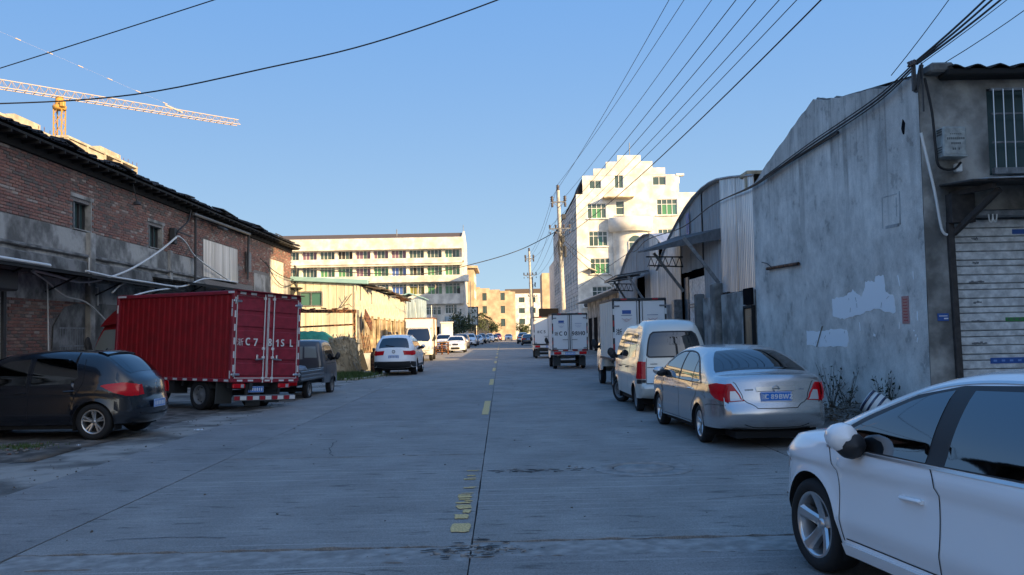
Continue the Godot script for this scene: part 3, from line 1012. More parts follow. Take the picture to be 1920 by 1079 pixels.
# --- black hatchback on the left, side on
func build_black_hatchback() -> void:
	var o := thing("black_hatchback", "glossy black hatchback parked side on before the red lorry", "car", Vector3(-6.62, 0, -15.72), deg_to_rad(176.0))
	var bd := Body.new()
	bd.setup(V2([-0.58, 0.27, -0.66, 0.34, -0.71, 0.50, -0.70, 0.62, -0.66, 0.70, -0.65, 0.84, -0.62, 0.97, -0.50, 1.09, -0.20, 1.35, 0.02, 1.455, 0.3, 1.49, 0.8, 1.515, 1.3, 1.50, 1.8, 1.42, 2.5, 1.06, 2.75, 0.96, 3.1, 0.83, 3.36, 0.66, 3.42, 0.46, 3.34, 0.26]),
		{"half": 0.865, "belt": 0.93, "tum": 0.40, "low": 0.45, "tuck": 0.12, "rt": 0.27, "rl": 0.7, "ft": 0.25, "fl": 0.8, "crease_y": 0.80, "crease": 0.016, "er": 0.08, "ed": 0.035, "c_top": 0.03, "c_end": 0.10, "arch": [[0.0, 0.355, 0.315], [2.608, 0.355, 0.315]]}, 1.3)
	obj("body", bd.mesh(22, 16), M.paint_black, o)
	arch_liner(bd, o)
	fit_wheels(o, bd, 0.312, 0.2, "double", 0.0, 0.205)
	for sgn in [-1.0, 1.0]:
		for w in [[[1.22, 1.395, 1.6, 1.365, 2.1, 1.16, 2.38, 0.99], [1.22, 0.95, 2.38, 0.965]],
			[[0.30, 1.10, 0.36, 1.3, 0.5, 1.385, 0.8, 1.405, 1.12, 1.405], [0.30, 1.06, 0.42, 0.965, 1.12, 0.95]]]:
			var g := MB.new()
			bd.side_patch(g, V2(w[0]), V2(w[1]), 0.005, sgn, 24, 8)
			obj("side_window", g, M.side_glass, o)
		var se := MB.new()
		bd.seam(se, V2([1.17, 1.42, 1.17, 0.6, 1.18, 0.3]), 0.009, sgn)
		bd.seam(se, V2([0.22, 1.38, 0.2, 1.0, 0.34, 0.74, 0.42, 0.5]), 0.009, sgn)
		bd.seam(se, V2([2.3, 0.96, 2.24, 0.6, 2.2, 0.3]), 0.009, sgn)
		obj("door_seam", se, M.seam, o)
		var mo := MB.new()
		bd.seam(mo, V2([0.42, 0.595, 2.2, 0.575]), 0.04, sgn, 0.014)
		bd.seam(mo, V2([0.40, 0.335, 2.2, 0.325]), 0.03, sgn, 0.008)
		obj("side_moulding", mo, M.paint_black, o)
		handles(bd, o, V2([1.30, 0.82, 0.42, 0.84]), M.paint_black, [sgn])
		mirror(o, bd.side(2.2, 1.05, 0.13, sgn), Vector3(0.13, 0.14, 0.2), sgn, M.paint_black)
	var rw := MB.new()
	bd.top_patch(rw, [[bd.s_x(-0.49), -0.8, 0.8], [bd.s_x(-0.42), -0.88, 0.88], [bd.s_x(-0.15), -0.9, 0.9], [bd.s_x(-0.05), -0.86, 0.86]], 0.004, 16, 16)
	obj("rear_window", rw, M.car_glass, o)
	var ws := MB.new()
	bd.top_patch(ws, [[bd.s_x(1.75), -0.86, 0.86], [bd.s_x(2.45), -0.92, 0.92]], 0.004)
	obj("windscreen", ws, M.car_glass, o)
	lamp_pair(bd, o, "tail_light", M.lamp_red, V2([-0.70, 0.93, -0.5, 0.975, -0.22, 0.95, -0.13, 0.93]), V2([-0.70, 0.74, -0.55, 0.735, -0.36, 0.80, -0.13, 0.92]), [[bd.s_rear(0.74), 0.74, 1.0], [bd.s_rear(0.92), 0.78, 1.0]], 0.012)
	var sp := MB.new()
	bd.top_patch(sp, [[bd.s_x(-0.08), -0.86, 0.86], [bd.s_x(0.1), -0.86, 0.86]], 0.03, 6, 14)
	obj("roof_spoiler", sp, M.paint_black, o)
	var an := MB.new()
	an.tube([Vector3(0.25, 1.49, 0), Vector3(0.18, 1.56, 0)], 0.012, 6)
	obj("aerial", an, M.trim_black, o)
	plate(o, bd.top(bd.s_rear(0.56), -0.15, 0.02) + Vector3(-0.01, 0, 0), "", 0.0)
	var em := MB.new()
	var eq := bd.top(bd.s_rear(0.93), 0, 0.006)
	em.bar(eq + Vector3(0, -0.045, 0), eq + Vector3(0, 0.045, 0), 0.022, 0.006)
	em.bar(eq + Vector3(0, -0.01, -0.03), eq + Vector3(0, 0.03, 0.01), 0.012, 0.006)
	em.bar(eq + Vector3(0, -0.045, -0.03), eq + Vector3(0, -0.045, 0.03), 0.012, 0.006)
	for k in 5:
		em.box(bd.top(bd.s_rear(0.87), -0.62 + k * 0.03, 0.003), Vector3(0.004, 0.03, 0.016))
	em.box(bd.top(bd.s_rear(0.83), 0, 0.003), Vector3(0.004, 0.02, 0.08))
	obj("emblem", em, M.chrome, o)
	var bt := MB.new()
	bd.top_seam(bt, [Vector2(bd.s_rear(0.44), -0.95), Vector2(bd.s_rear(0.42), -0.5), Vector2(bd.s_rear(0.42), 0.5), Vector2(bd.s_rear(0.44), 0.95)], 0.02, 0.01)
	obj("bumper_strip", bt, M.trim_black, o)

# --- champagne minivan on the right
func build_minivan() -> void:
	var o := thing("minivan", "pale champagne minivan with turned front wheel ahead of the silver saloon", "van", Vector3(3.36, 0, -18.25), deg_to_rad(90.5))
	var bd := Body.new()
	bd.setup(V2([-0.50, 0.30, -0.60, 0.36, -0.645, 0.50, -0.60, 0.58, -0.555, 0.62, -0.555, 0.95, -0.53, 1.12, -0.47, 1.45, -0.40, 1.68, -0.30, 1.80, -0.1, 1.875, 0.3, 1.905, 0.55, 1.86, 0.7, 1.83, 1.6, 1.83, 2.1, 1.80, 2.45, 1.64, 2.9, 1.10, 3.06, 0.95, 3.16, 0.75, 3.18, 0.45, 3.1, 0.3]),
		{"half": 0.69, "belt": 1.05, "tum": 0.17, "low": 0.5, "tuck": 0.1, "rt": 0.06, "rl": 0.3, "ft": 0.14, "fl": 0.5, "crease_y": 0.72, "crease": 0.012, "er": 0.12, "ed": 0.045, "c_top": 0.03, "c_end": 0.05, "arch": [[0.0, 0.31, 0.29], [2.5, 0.33, 0.29]]}, 1.1)
	obj("body", bd.mesh(22, 16), M.paint_champagne, o)
	arch_liner(bd, o)
	fit_wheels(o, bd, 0.285, 0.165, "steel", 0.0, 0.19, 0.03)
	# the near front wheel is turned out
	for c in o.get_children():
		if str(c.name).begins_with("wheel") and c.position.x > 2.0:
			c.rotation.y += 0.5
	for sgn in [-1.0, 1.0]:
		for w in [[[1.82, 1.64, 2.3, 1.60, 2.62, 1.28], [1.82, 1.13, 2.62, 1.13]], [[0.86, 1.64, 1.74, 1.645], [0.86, 1.12, 1.74, 1.13]], [[0.02, 1.60, 0.3, 1.65, 0.78, 1.645], [0.02, 1.14, 0.78, 1.12]]]:
			var g := MB.new()
			bd.side_patch(g, V2(w[0]), V2(w[1]), 0.005, sgn, 14, 6)
			obj("side_window", g, M.side_glass, o)
		var se := MB.new()
		bd.seam(se, V2([1.79, 1.72, 1.79, 0.34]), 0.009, sgn)
		bd.seam(se, V2([0.82, 1.72, 0.82, 0.34]), 0.009, sgn)
		bd.seam(se, V2([2.72, 1.16, 2.2, 0.7, 2.12, 0.6]), 0.009, sgn)
		bd.seam(se, V2([0.0, 0.93, 1.7, 0.93]), 0.012, sgn)
		obj("door_seam", se, M.seam, o)
		mirror(o, bd.side(2.55, 1.2, 0.16, sgn), Vector3(0.1, 0.22, 0.16), sgn, M.trim_black)
		handles(bd, o, V2([1.92, 0.9, 0.96, 0.9]), M.trim_black, [sgn])
	var rw := MB.new()
	bd.top_patch(rw, [[bd.s_rear(1.14), -0.80, 0.80], [bd.s_rear(1.18), -0.86, 0.86], [bd.s_rear(1.5), -0.85, 0.85], [bd.s_rear(1.6), -0.82, 0.82], [bd.s_rear(1.64), -0.74, 0.74]], 0.006, 18, 16)
	var rwo := obj("rear_window", rw, M.car_glass, o)
	var gs := MB.new()
	var ring := []
	for q in [[1.14, -0.80], [1.18, -0.87], [1.5, -0.86], [1.6, -0.83], [1.645, -0.74], [1.645, 0.74], [1.6, 0.83], [1.5, 0.86], [1.18, 0.87], [1.14, 0.80], [1.14, -0.80]]:
		ring.append(Vector2(bd.s_rear(q[0]), q[1]))
	bd.top_seam(gs, ring, 0.03, 0.008)
	obj("window_seal", gs, M.trim_black, rwo)
	var ws := MB.new()
	bd.top_patch(ws, [[bd.s_x(2.45), -0.88, 0.88], [bd.s_x(2.9), -0.9, 0.9]], 0.004)
	obj("windscreen", ws, M.car_glass, o)
	lamp_pair(bd, o, "tail_light", M.lamp_red, V2([-0.58, 1.06, -0.44, 1.06, -0.40, 1.02]), V2([-0.58, 0.70, -0.44, 0.70, -0.40, 0.72]), [[bd.s_rear(0.70), 0.9, 1.0], [bd.s_rear(1.05), 0.9, 1.0]], 0.014)
	lamp_pair(bd, o, "lamp_base", M.trim_black, V2([-0.58, 0.68, -0.42, 0.68]), V2([-0.58, 0.60, -0.42, 0.60]), [[bd.s_rear(0.625), 0.9, 1.0], [bd.s_rear(0.68), 0.9, 1.0]], 0.01)
	var sm := MB.new()
	bd.top_seam(sm, [Vector2(bd.s_rear(0.93), -0.86), Vector2(bd.s_rear(0.93), 0.86)], 0.012)
	bd.top_seam(sm, [Vector2(bd.s_rear(0.6), -0.88), Vector2(bd.s_rear(0.6), 0.88)], 0.016)
	for s in [-0.88, 0.88]:
		bd.top_seam(sm, [Vector2(bd.s_rear(0.6), s), Vector2(bd.s_rear(1.12), s)], 0.01)
	obj("tailgate_seam", sm, M.seam, o)
	var wd := MB.new()
	for k in 6:
		wd.box(bd.top(bd.s_rear(1.0), -0.74 + k * 0.036, 0.003), Vector3(0.004, 0.022, 0.016))
	obj("model_lettering", wd, M.steel_grey, o)
	var tp := MB.new()
	tp.box(Vector3(-0.57, 0.46, 0), Vector3(0.1, 0.02, 1.0))
	obj("bumper_step", tp, M.trim_black, o)

# --- white sport utility on the left
func build_white_suv() -> void:
	var o := thing("white_suv", "white sport utility with black lower bumper parked beside the yellow shed", "car", Vector3(-4.32, 0, -37.3), deg_to_rad(89.5))
	suv_body(o, M.paint_white, true)

func suv_body(o: Node3D, m: Material, near := true) -> void:
	var bd := Body.new()
	bd.setup(V2([-0.72, 0.34, -0.82, 0.42, -0.86, 0.60, -0.84, 0.70, -0.80, 0.80, -0.79, 1.0, -0.74, 1.12, -0.48, 1.48, -0.30, 1.60, 0.0, 1.655, 0.6, 1.68, 1.2, 1.66, 1.7, 1.56, 2.35, 1.16, 2.7, 1.05, 3.1, 0.95, 3.38, 0.78, 3.46, 0.55, 3.4, 0.34]),
		{"half": 0.90, "belt": 1.02, "tum": 0.36, "low": 0.5, "tuck": 0.08, "rt": 0.16, "rl": 0.5, "ft": 0.22, "fl": 0.7, "crease_y": 0.85, "crease": 0.012, "er": 0.14, "ed": 0.05, "c_top": 0.035, "c_end": 0.11, "arch": [[0.0, 0.39, 0.345], [2.6, 0.39, 0.345]]}, 1.0 if near else 0.6)
	obj("body", bd.mesh(16 if near else 9, 14 if near else 8), m, o)
	arch_liner(bd, o)
	fit_wheels(o, bd, 0.345, 0.235, "five", 0.0, 0.225)
	for sgn in [-1.0, 1.0]:
		for w in [[[1.22, 1.54, 1.6, 1.49, 2.2, 1.12], [1.22, 1.06, 2.2, 1.09]], [[0.42, 1.53, 0.8, 1.55, 1.14, 1.55], [0.42, 1.06, 1.14, 1.06]], [[-0.3, 1.36, 0.0, 1.47, 0.34, 1.52], [-0.3, 1.3, 0.34, 1.09]]]:
			var g := MB.new()
			bd.side_patch(g, V2(w[0]), V2(w[1]), 0.005, sgn, 10, 5)
			obj("side_window", g, M.side_glass, o)
		if near:
			var se := MB.new()
			bd.seam(se, V2([1.18, 1.56, 1.17, 0.4]), 0.01, sgn)
			bd.seam(se, V2([0.3, 1.3, 0.36, 0.8, 0.46, 0.55]), 0.01, sgn)
			bd.seam(se, V2([2.3, 1.1, 2.2, 0.45]), 0.01, sgn)
			obj("door_seam", se, M.seam, o)
			mirror(o, bd.side(2.1, 1.18, 0.14, sgn), Vector3(0.13, 0.18, 0.22), sgn, m)
			handles(bd, o, V2([1.3, 0.95, 0.45, 0.97]), m, [sgn])
			var rl := MB.new()
			rl.tube([bd.side(-0.2, 1.59, 0.0, sgn) + Vector3(0, 0.02, 0), bd.side(0.0, 1.64, -0.02, sgn) + Vector3(0, 0.03, 0), bd.side(1.3, 1.63, -0.02, sgn) + Vector3(0, 0.03, 0)], 0.02, 6)
			obj("roof_rail", rl, M.alloy, o)
		var cl := MB.new()
		bd.side_patch(cl, V2([0.4, 0.46, 2.2, 0.46]), V2([0.4, 0.36, 2.2, 0.36]), 0.012, sgn, 8, 3)
		obj("sill_cladding", cl, M.trim_black, o)
	var rw := MB.new()
	bd.top_patch(rw, [[bd.s_rear(1.13), -0.9, 0.9], [bd.s_rear(1.5), -0.84, 0.84], [bd.s_rear(1.52), -0.8, 0.8]], 0.005, 10, 12)
	obj("rear_window", rw, M.car_glass, o)
	var ws := MB.new()
	bd.top_patch(ws, [[bd.s_x(1.7), -0.88, 0.88], [bd.s_x(2.35), -0.92, 0.92]], 0.005, 8, 10)
	obj("windscreen", ws, M.car_glass, o)
	lamp_pair(bd, o, "tail_light", M.lamp_red, V2([-0.8, 1.03, -0.6, 1.05, -0.42, 0.98]), V2([-0.8, 0.84, -0.6, 0.86, -0.42, 0.92]), [[bd.s_rear(0.85), 0.62, 1.0], [bd.s_rear(1.02), 0.56, 1.0]], 0.01)
	lamp_pair(bd, o, "headlight", M.lamp_clear, V2([3.0, 0.9, 3.36, 0.86]), V2([3.0, 0.84, 3.36, 0.7]), [[bd.s_front(0.7), 0.5, 1.0], [bd.s_front(0.84), 0.5, 1.0]], 0.01)
	var gr := MB.new()
	bd.top_patch(gr, [[bd.s_front(0.70), -0.45, 0.45], [bd.s_front(0.84), -0.46, 0.46]], 0.008, 4, 8)
	bd.top_patch(gr, [[bd.s_front(0.40), -0.6, 0.6], [bd.s_front(0.56), -0.7, 0.7]], 0.008, 4, 8)
	obj("grille", gr, M.trim_black, o)
	var bb := MB.new()
	bd.top_patch(bb, [[bd.s_rear(0.37), -1.0, 1.0], [bd.s_rear(0.60), -1.0, 1.0]], 0.012, 6, 14)
	for sgn in [-1.0, 1.0]:
		bd.side_patch(bb, V2([-0.84, 0.60, -0.44, 0.56]), V2([-0.84, 0.46, -0.72, 0.36, -0.44, 0.36]), 0.012, sgn, 8, 4)
	obj("lower_bumper", bb, M.trim_black, o)
	if near:
		plate(o, bd.top(bd.s_rear(0.76), 0, 0.012), "", 0.05)
		var em := MB.new()
		em.lathe([[0.05, 0.0], [0.06, 0.008], [0.07, 0.0]], Transform3D(Basis(Vector3(0, 0, 1), PI / 2), bd.top(bd.s_rear(0.98), 0, 0.008)), 20)
		var q := bd.top(bd.s_rear(0.98), 0, 0.01)
		em.bar(q + Vector3(0, 0.04, -0.035), q + Vector3(0, -0.045, 0), 0.012, 0.006)
		em.bar(q + Vector3(0, 0.04, 0.035), q + Vector3(0, -0.045, 0), 0.012, 0.006)
		obj("emblem", em, M.trim_black, o)
		var wp := MB.new()
		wp.bar(bd.top(bd.s_rear(1.16), 0.0, 0.02), bd.top(bd.s_rear(1.22), -0.5, 0.02), 0.02)
		obj("rear_wiper", wp, M.trim_black, o)
	else:
		plate(o, bd.top(bd.s_front(0.5), 0, 0.012), "", 0.0, 1.0)

func saloon_body(o: Node3D, m: Material) -> void:
	var bd := Body.new()
	bd.setup(V2([-0.9, 0.25, -0.98, 0.45, -0.96, 0.7, -0.92, 0.98, -0.7, 1.04, -0.45, 1.07, 0.2, 1.36, 0.7, 1.45, 1.2, 1.46, 1.7, 1.38, 2.5, 1.0, 3.0, 0.9, 3.4, 0.74, 3.5, 0.5, 3.4, 0.25]),
		{"half": 0.88, "belt": 0.94, "tum": 0.42, "rt": 0.18, "ft": 0.22, "er": 0.12, "c_end": 0.12, "arch": [[0.0, 0.35, 0.31], [2.65, 0.35, 0.31]]}, 0.6)
	obj("body", bd.mesh(9, 8), m, o)
	arch_liner(bd, o)
	fit_wheels(o, bd, 0.31, 0.2, "five", 0.0, 0.2)
	for sgn in [-1.0, 1.0]:
		for w in [[[1.22, 1.37, 1.6, 1.31, 2.3, 0.99], [1.22, 0.96, 2.3, 0.97]], [[0.1, 1.2, 0.6, 1.36, 1.14, 1.38], [0.1, 0.96, 1.14, 0.96]]]:
			var g := MB.new()
			bd.side_patch(g, V2(w[0]), V2(w[1]), 0.005, sgn, 8, 4)
			obj("side_window", g, M.side_glass, o)
		mirror(o, bd.side(2.1, 1.05, 0.12, sgn), Vector3(0.13, 0.15, 0.22), sgn, m)
	var rw := MB.new()
	bd.top_patch(rw, [[bd.s_x(-0.4), -0.92, 0.92], [bd.s_x(0.2), -0.84, 0.84]], 0.005, 8, 8)
	obj("rear_window", rw, M.car_glass, o)
	var ws := MB.new()
	bd.top_patch(ws, [[bd.s_x(1.75), -0.86, 0.86], [bd.s_x(2.45), -0.92, 0.92]], 0.005, 8, 8)
	obj("windscreen", ws, M.car_glass, o)
	lamp_pair(bd, o, "tail_light", M.lamp_red, V2([-0.93, 0.92, -0.6, 0.94]), V2([-0.93, 0.76, -0.6, 0.8]), [[bd.s_rear(0.76), 0.6, 1.0], [bd.s_rear(0.92), 0.6, 1.0]], 0.01)
	lamp_pair(bd, o, "headlight", M.lamp_clear, V2([3.0, 0.84, 3.38, 0.76]), V2([3.0, 0.76, 3.38, 0.6]), [[bd.s_front(0.6), 0.5, 1.0], [bd.s_front(0.75), 0.5, 1.0]], 0.01)
	var gr := MB.new()
	bd.top_patch(gr, [[bd.s_front(0.34), -0.6, 0.6], [bd.s_front(0.5), -0.62, 0.62]], 0.008, 4, 8)
	bd.top_patch(gr, [[bd.s_front(0.62), -0.4, 0.4], [bd.s_front(0.74), -0.42, 0.42]], 0.008, 4, 8)
	obj("grille", gr, M.trim_black, o)
	plate(o, bd.top(bd.s_front(0.54), 0, 0.012), "", 0.0, 1.0)
	plate(o, bd.top(bd.s_rear(0.8), 0, 0.012), "", 0.0)

func far_copy(proto: Node3D, called: String, label: String, m: Material, at: Vector3, turn: float, cat := "car") -> Node3D:
	var c: Node3D = proto.duplicate()
	c.name = called
	add_child(c, true)
	c.position = at
	c.rotation.y = turn
	tag(c, label, cat, "cars parked far down the street")
	for k in c.get_children():
		if str(k.name) == "body" or str(k.name).begins_with("wing_mirror"):
			k.material_override = m
	return c

# sheet with trapezoid ribs: u runs across the ribs, v along them, n is outwards; top(u) and bottom(u) limit each rib
func ribs(b: MB, org: Vector3, u: Vector3, v: Vector3, n: Vector3, width: float, pitch: float, depth: float, bottom: Callable, top: Callable, flat := 0.32) -> void:
	var cut := [0.0, flat, 0.5, 0.5 + flat]
	var us := []
	var ds := []
	var k := 0
	while true:
		var done := false
		for i in 4:
			var x: float = (k + cut[i]) * pitch
			if x >= width:
				done = true
				break
			us.append(x)
			ds.append(depth if i < 2 else 0.0)
		if done: break
		k += 1
	us.append(width)
	ds.append(ds[-1])
	var r0 := []
	var r1 := []
	for i in us.size():
		r0.append(org + u * us[i] + v * float(bottom.call(us[i])) + n * ds[i])
		r1.append(org + u * us[i] + v * float(top.call(us[i])) + n * ds[i])
	for i in us.size() - 1:
		b.quad(r0[i], r1[i], r1[i + 1], r0[i + 1])

func flat_at(h: float) -> Callable:
	return func(_x): return h

# --- red box lorry, rear end towards the street
func build_red_lorry() -> void:
	var o := thing("red_box_lorry", "dark red box lorry with ribbed sides, nose to the brick wall", "lorry", Vector3(-5.96, 0, -19.99), 0.0)
	# local frame: x forwards, y up, z to the right; origin under the rear left corner of the box
	o.rotation = Vector3(0, PI / 2 + 0.972, 0)
	o.transform.basis = o.transform.basis * Basis(Vector3(1, 0, 0), 0.05) * Basis(Vector3(0, 0, 1), 0.01)
	var y0 := 0.66
	var L := 4.35
	var W := 1.92
	var H := 2.01
	# side walls with vertical ribs
	for s in 2:
		var b := MB.new()
		if s == 0:
			ribs(b, Vector3(0.06, y0, 0.02), Vector3(1, 0, 0), Vector3(0, 1, 0), Vector3(0, 0, -1), L - 0.12, 0.205, 0.013, flat_at(0.06), flat_at(H - 0.07), 0.36)
		else:
			ribs(b, Vector3(0.06, y0, W - 0.02), Vector3(1, 0, 0), Vector3(0, 1, 0), Vector3(0, 0, 1), L - 0.12, 0.205, 0.013, flat_at(0.06), flat_at(H - 0.07), 0.36)
		obj("box_side", b, M.truck_red, o)
	var fr := MB.new()
	for z in [0.0, W]:
		fr.cbox(Vector3(L / 2, y0 + 0.03, z), Vector3(L, 0.08, 0.06), Basis(), 0.01)
		fr.cbox(Vector3(L / 2, y0 + H - 0.035, z), Vector3(L, 0.09, 0.07), Basis(), 0.015)
		for x in [0.03, L - 0.03]:
			fr.cbox(Vector3(x, y0 + H / 2, z), Vector3(0.09, H - 0.02, 0.075), Basis(), 0.012)
	fr.box(Vector3(L / 2, y0 + H - 0.02, W / 2), Vector3(L - 0.04, 0.02, W - 0.06))
	fr.box(Vector3(L - 0.02, y0 + H / 2, W / 2), Vector3(0.03, H - 0.1, W - 0.1))
	fr.box(Vector3(L / 2, y0 + 0.02, W / 2), Vector3(L - 0.06, 0.05, W - 0.08))
	fr.cbox(Vector3(0.02, y0 + H - 0.045, W / 2), Vector3(0.10, 0.10, W), Basis(), 0.015)
	fr.cbox(Vector3(0.02, y0 + 0.03, W / 2), Vector3(0.09, 0.09, W), Basis(), 0.012)
	fr.box(Vector3(-0.05, y0 + H + 0.012, W / 2), Vector3(0.16, 0.018, W + 0.06))
	obj("box_frame", fr, M.truck_door_red, o)
	# two rear doors with pressed horizontal fields
	for k in 2:
		var z0 := 0.05 + k * (W / 2 - 0.045)
		var dw := W / 2 - 0.055
		var b := MB.new()
		b.box(Vector3(0.012, y0 + H / 2, z0 + dw / 2), Vector3(0.03, H - 0.17, dw))
		var dy := (H - 0.2) / 5.0
		for i in 5:
			var yb := y0 + 0.10 + dy * i
			b.cbox(Vector3(-0.010, yb + dy * 0.5, z0 + dw / 2), Vector3(0.034, dy - 0.075, dw - 0.05), Basis(), 0.016)
		var d := obj("rear_door", b, M.truck_door_red, o)
		var sl := MB.new()
		for z in [z0 + 0.012, z0 + dw - 0.012]:
			sl.box(Vector3(-0.008, y0 + H / 2, z), Vector3(0.022, H - 0.18, 0.016))
		for y in [y0 + 0.085, y0 + H - 0.085]:
			sl.box(Vector3(-0.008, y, z0 + dw / 2), Vector3(0.022, 0.016, dw))
		obj("door_seal", sl, M.reflector_white, d)
		var rz := z0 + (dw - 0.13 if k == 0 else 0.13)
		var rod := MB.new()
		rod.tube([Vector3(-0.05, y0 - 0.02, rz), Vector3(-0.05, y0 + H - 0.03, rz)], 0.013, 8)
		for y in [0.08, 0.55, 0.75, H - 0.12]:
			rod.cbox(Vector3(-0.04, y0 + y, rz), Vector3(0.05, 0.06, 0.07), Basis(), 0.01)
		obj("lock_rod", rod, M.reflector_white, d)
		var hn := MB.new()
		hn.bar(Vector3(-0.07, y0 + 0.52, rz - 0.02), Vector3(-0.07, y0 + 0.50, rz + (-0.24 if k == 0 else 0.24)), 0.03)
		hn.cbox(Vector3(-0.05, y0 + 0.55, rz + (-0.18 if k == 0 else 0.12)), Vector3(0.04, 0.12, 0.05), Basis(), 0.01)
		obj("door_handle", hn, M.bright_steel, d)
		for y in [0.16, H - 0.22]:
			var hg := MB.new()
			hg.cbox(Vector3(-0.035, y0 + y, (0.06 if k == 0 else W - 0.06)), Vector3(0.04, 0.05, 0.24), Basis(), 0.016)
			hg.tube([Vector3(-0.05, y0 + y - 0.05, 0.0 if k == 0 else W), Vector3(-0.05, y0 + y + 0.05, 0.0 if k == 0 else W)], 0.018, 8)
			obj("hinge", hg, M.bright_steel, d)
		# the number painted large across both doors
		var xf := func(z: float, y: float) -> Transform3D: return Transform3D(Basis(Vector3(0, 0, 1), Vector3(0, 1, 0), Vector3(-1, 0, 0)), Vector3(-0.029, y0 + y, z))
		if k == 0:
			var zb := MB.new()
			zhe(zb, xf.call(0.10, 0.80) * Transform3D(Basis().scaled(Vector3(0.15, 0.17, 1)), Vector3.ZERO), 0.07)
			obj("painted_number", zb, M.reflector_white, d)
			text_obj("painted_number", "C", 0.235, M.reflector_white, d, xf.call(0.375, 0.895))
			text_obj("painted_number", "7", 0.235, M.reflector_white, d, xf.call(0.60, 0.885))
		else:
			text_obj("painted_number", "8", 0.235, M.reflector_white, d, xf.call(1.02, 0.895))
			text_obj("painted_number", "1", 0.235, M.reflector_white, d, xf.call(1.245, 0.885))
			text_obj("painted_number", "S", 0.235, M.reflector_white, d, xf.call(1.40, 0.895))
			text_obj("painted_number", "L", 0.235, M.reflector_white, d, xf.call(1.66, 0.895))
	# reflective strips
	var rs := MB.new()
	for k in 11:
		rs.box(Vector3(0.14 + k * 0.36, y0 + 0.028, -0.034), Vector3(0.15, 0.045, 0.004))
	for k in 2:
		rs.box(Vector3(0.08 if k == 0 else L - 0.2, y0 + H - 0.03, -0.037), Vector3(0.2 if k == 0 else 0.34, 0.045, 0.004))
		rs.box(Vector3(0.03, y0 + H - 0.28 - k * 0.2, -0.039), Vector3(0.035, 0.17, 0.004))
	rs.box(Vector3(0.03, y0 + 0.16, -0.039), Vector3(0.035, 0.17, 0.004))
	rs.box(Vector3(L - 0.05, y0 + H - 0.33, -0.039), Vector3(0.05, 0.2, 0.004))
	for k in 6:
		for z in [0.015, W - 0.015]:
			rs.box(Vector3(-0.017, y0 + 0.30 + k * 0.30, z), Vector3(0.004, 0.15, 0.04))
	for z in [0.2, 0.5, 0.98, 1.4, 1.7]:
		rs.box(Vector3(-0.027, y0 + 0.03, z), Vector3(0.004, 0.04, 0.15))
		rs.box(Vector3(-0.032, y0 + H - 0.04, z), Vector3(0.004, 0.05, 0.16))
	obj("reflective_strip", rs, M.reflector_white, o)
	# cab
	var cab := Body.new()
	cab.setup(V2([L + 0.10, 0.52, L + 0.08, 1.2, L + 0.10, 1.92, L + 0.3, 2.02, L + 0.75, 2.0, L + 0.95, 1.93, L + 1.22, 1.35, L + 1.33, 1.12, L + 1.38, 0.8, L + 1.36, 0.5]),
		{"half": 0.88, "belt": 1.25, "tum": 0.12, "low": 0.5, "rt": 0.0, "ft": 0.14, "fl": 0.35, "er": 0.1, "ed": 0.04, "c_end": 0.03, "arch": [[L + 0.62, 0.44, 0.36], [L + 0.63, 0.01, 0.36]]}, 0.9)
	var cn := Node3D.new()
	cn.name = "cab"
	o.add_child(cn)
	cn.position = Vector3(0, 0, W / 2)
	obj("cab_shell", cab.mesh(16, 12), M.truck_red, cn)
	for s in [-1.0, 1.0]:
		var g := MB.new()
		cab.side_patch(g, V2([L + 0.22, 1.84, L + 0.3, 1.87, L + 0.84, 1.85, L + 1.14, 1.32]), V2([L + 0.22, 1.22, L + 1.14, 1.24]), 0.006, s, 16, 6)
		obj("side_window", g, M.cab_glass, cn)
		var se := MB.new()
		cab.seam(se, V2([L + 0.16, 1.9, L + 0.16, 0.75]), 0.012, s)
		cab.seam(se, V2([L + 0.16, 1.14, L + 1.3, 1.14]), 0.012, s)
		obj("door_seam", se, M.seam, cn)
		mirror(cn, cab.side(L + 1.12, 1.5, 0.24, s), Vector3(0.1, 0.36, 0.17), s, M.trim_black)
	var ws := MB.new()
	cab.top_patch(ws, [[cab.s_x(L + 0.97), -0.9, 0.9], [cab.s_x(L + 1.22), -0.92, 0.92]], 0.006)
	obj("windscreen", ws, M.car_glass, cn)
	# wind deflector up to the box
	var wd := MB.new()
	var pr := PackedVector2Array([Vector2(L - 0.02, 1.98), Vector2(L + 0.02, y0 + H - 0.26), Vector2(L + 0.12, y0 + H - 0.26), Vector2(L + 0.42, y0 + H - 0.40), Vector2(L + 0.72, y0 + H - 0.58), Vector2(L + 0.92, y0 + H - 0.74), Vector2(L + 0.82, 1.94), Vector2(L + 0.3, 2.0)])
	wd.prism(pr, W - 0.24, Transform3D(Basis(), Vector3(0, 0, 0.12)))
	obj("wind_deflector", wd, M.truck_red, o)
	# chassis, mudguards, flap, bumper, lamps
	var ch := MB.new()
	for z in [0.55, W - 0.55]:
		ch.box(Vector3(L / 2, y0 - 0.1, z), Vector3(L, 0.16, 0.08))
	for x in [0.3, 1.9, 2.6, 3.4]:
		ch.box(Vector3(x, y0 - 0.08, W / 2), Vector3(0.08, 0.12, W - 0.3))
	ch.tube([Vector3(1.15, 0.36, 0.3), Vector3(1.15, 0.36, W - 0.3)], 0.09, 10)
	ch.box(Vector3(2.6, 0.5, 0.3), Vector3(0.9, 0.3, 0.36))
	ch.tube([Vector3(2.3, 0.52, W - 0.3), Vector3(3.3, 0.52, W - 0.3)], 0.22, 12)
	for z in [0.5, W - 0.5]:
		ch.box(Vector3(0.1, 0.42, z), Vector3(0.06, 0.4, 0.07))
	obj("chassis", ch, M.steel_dark, o)
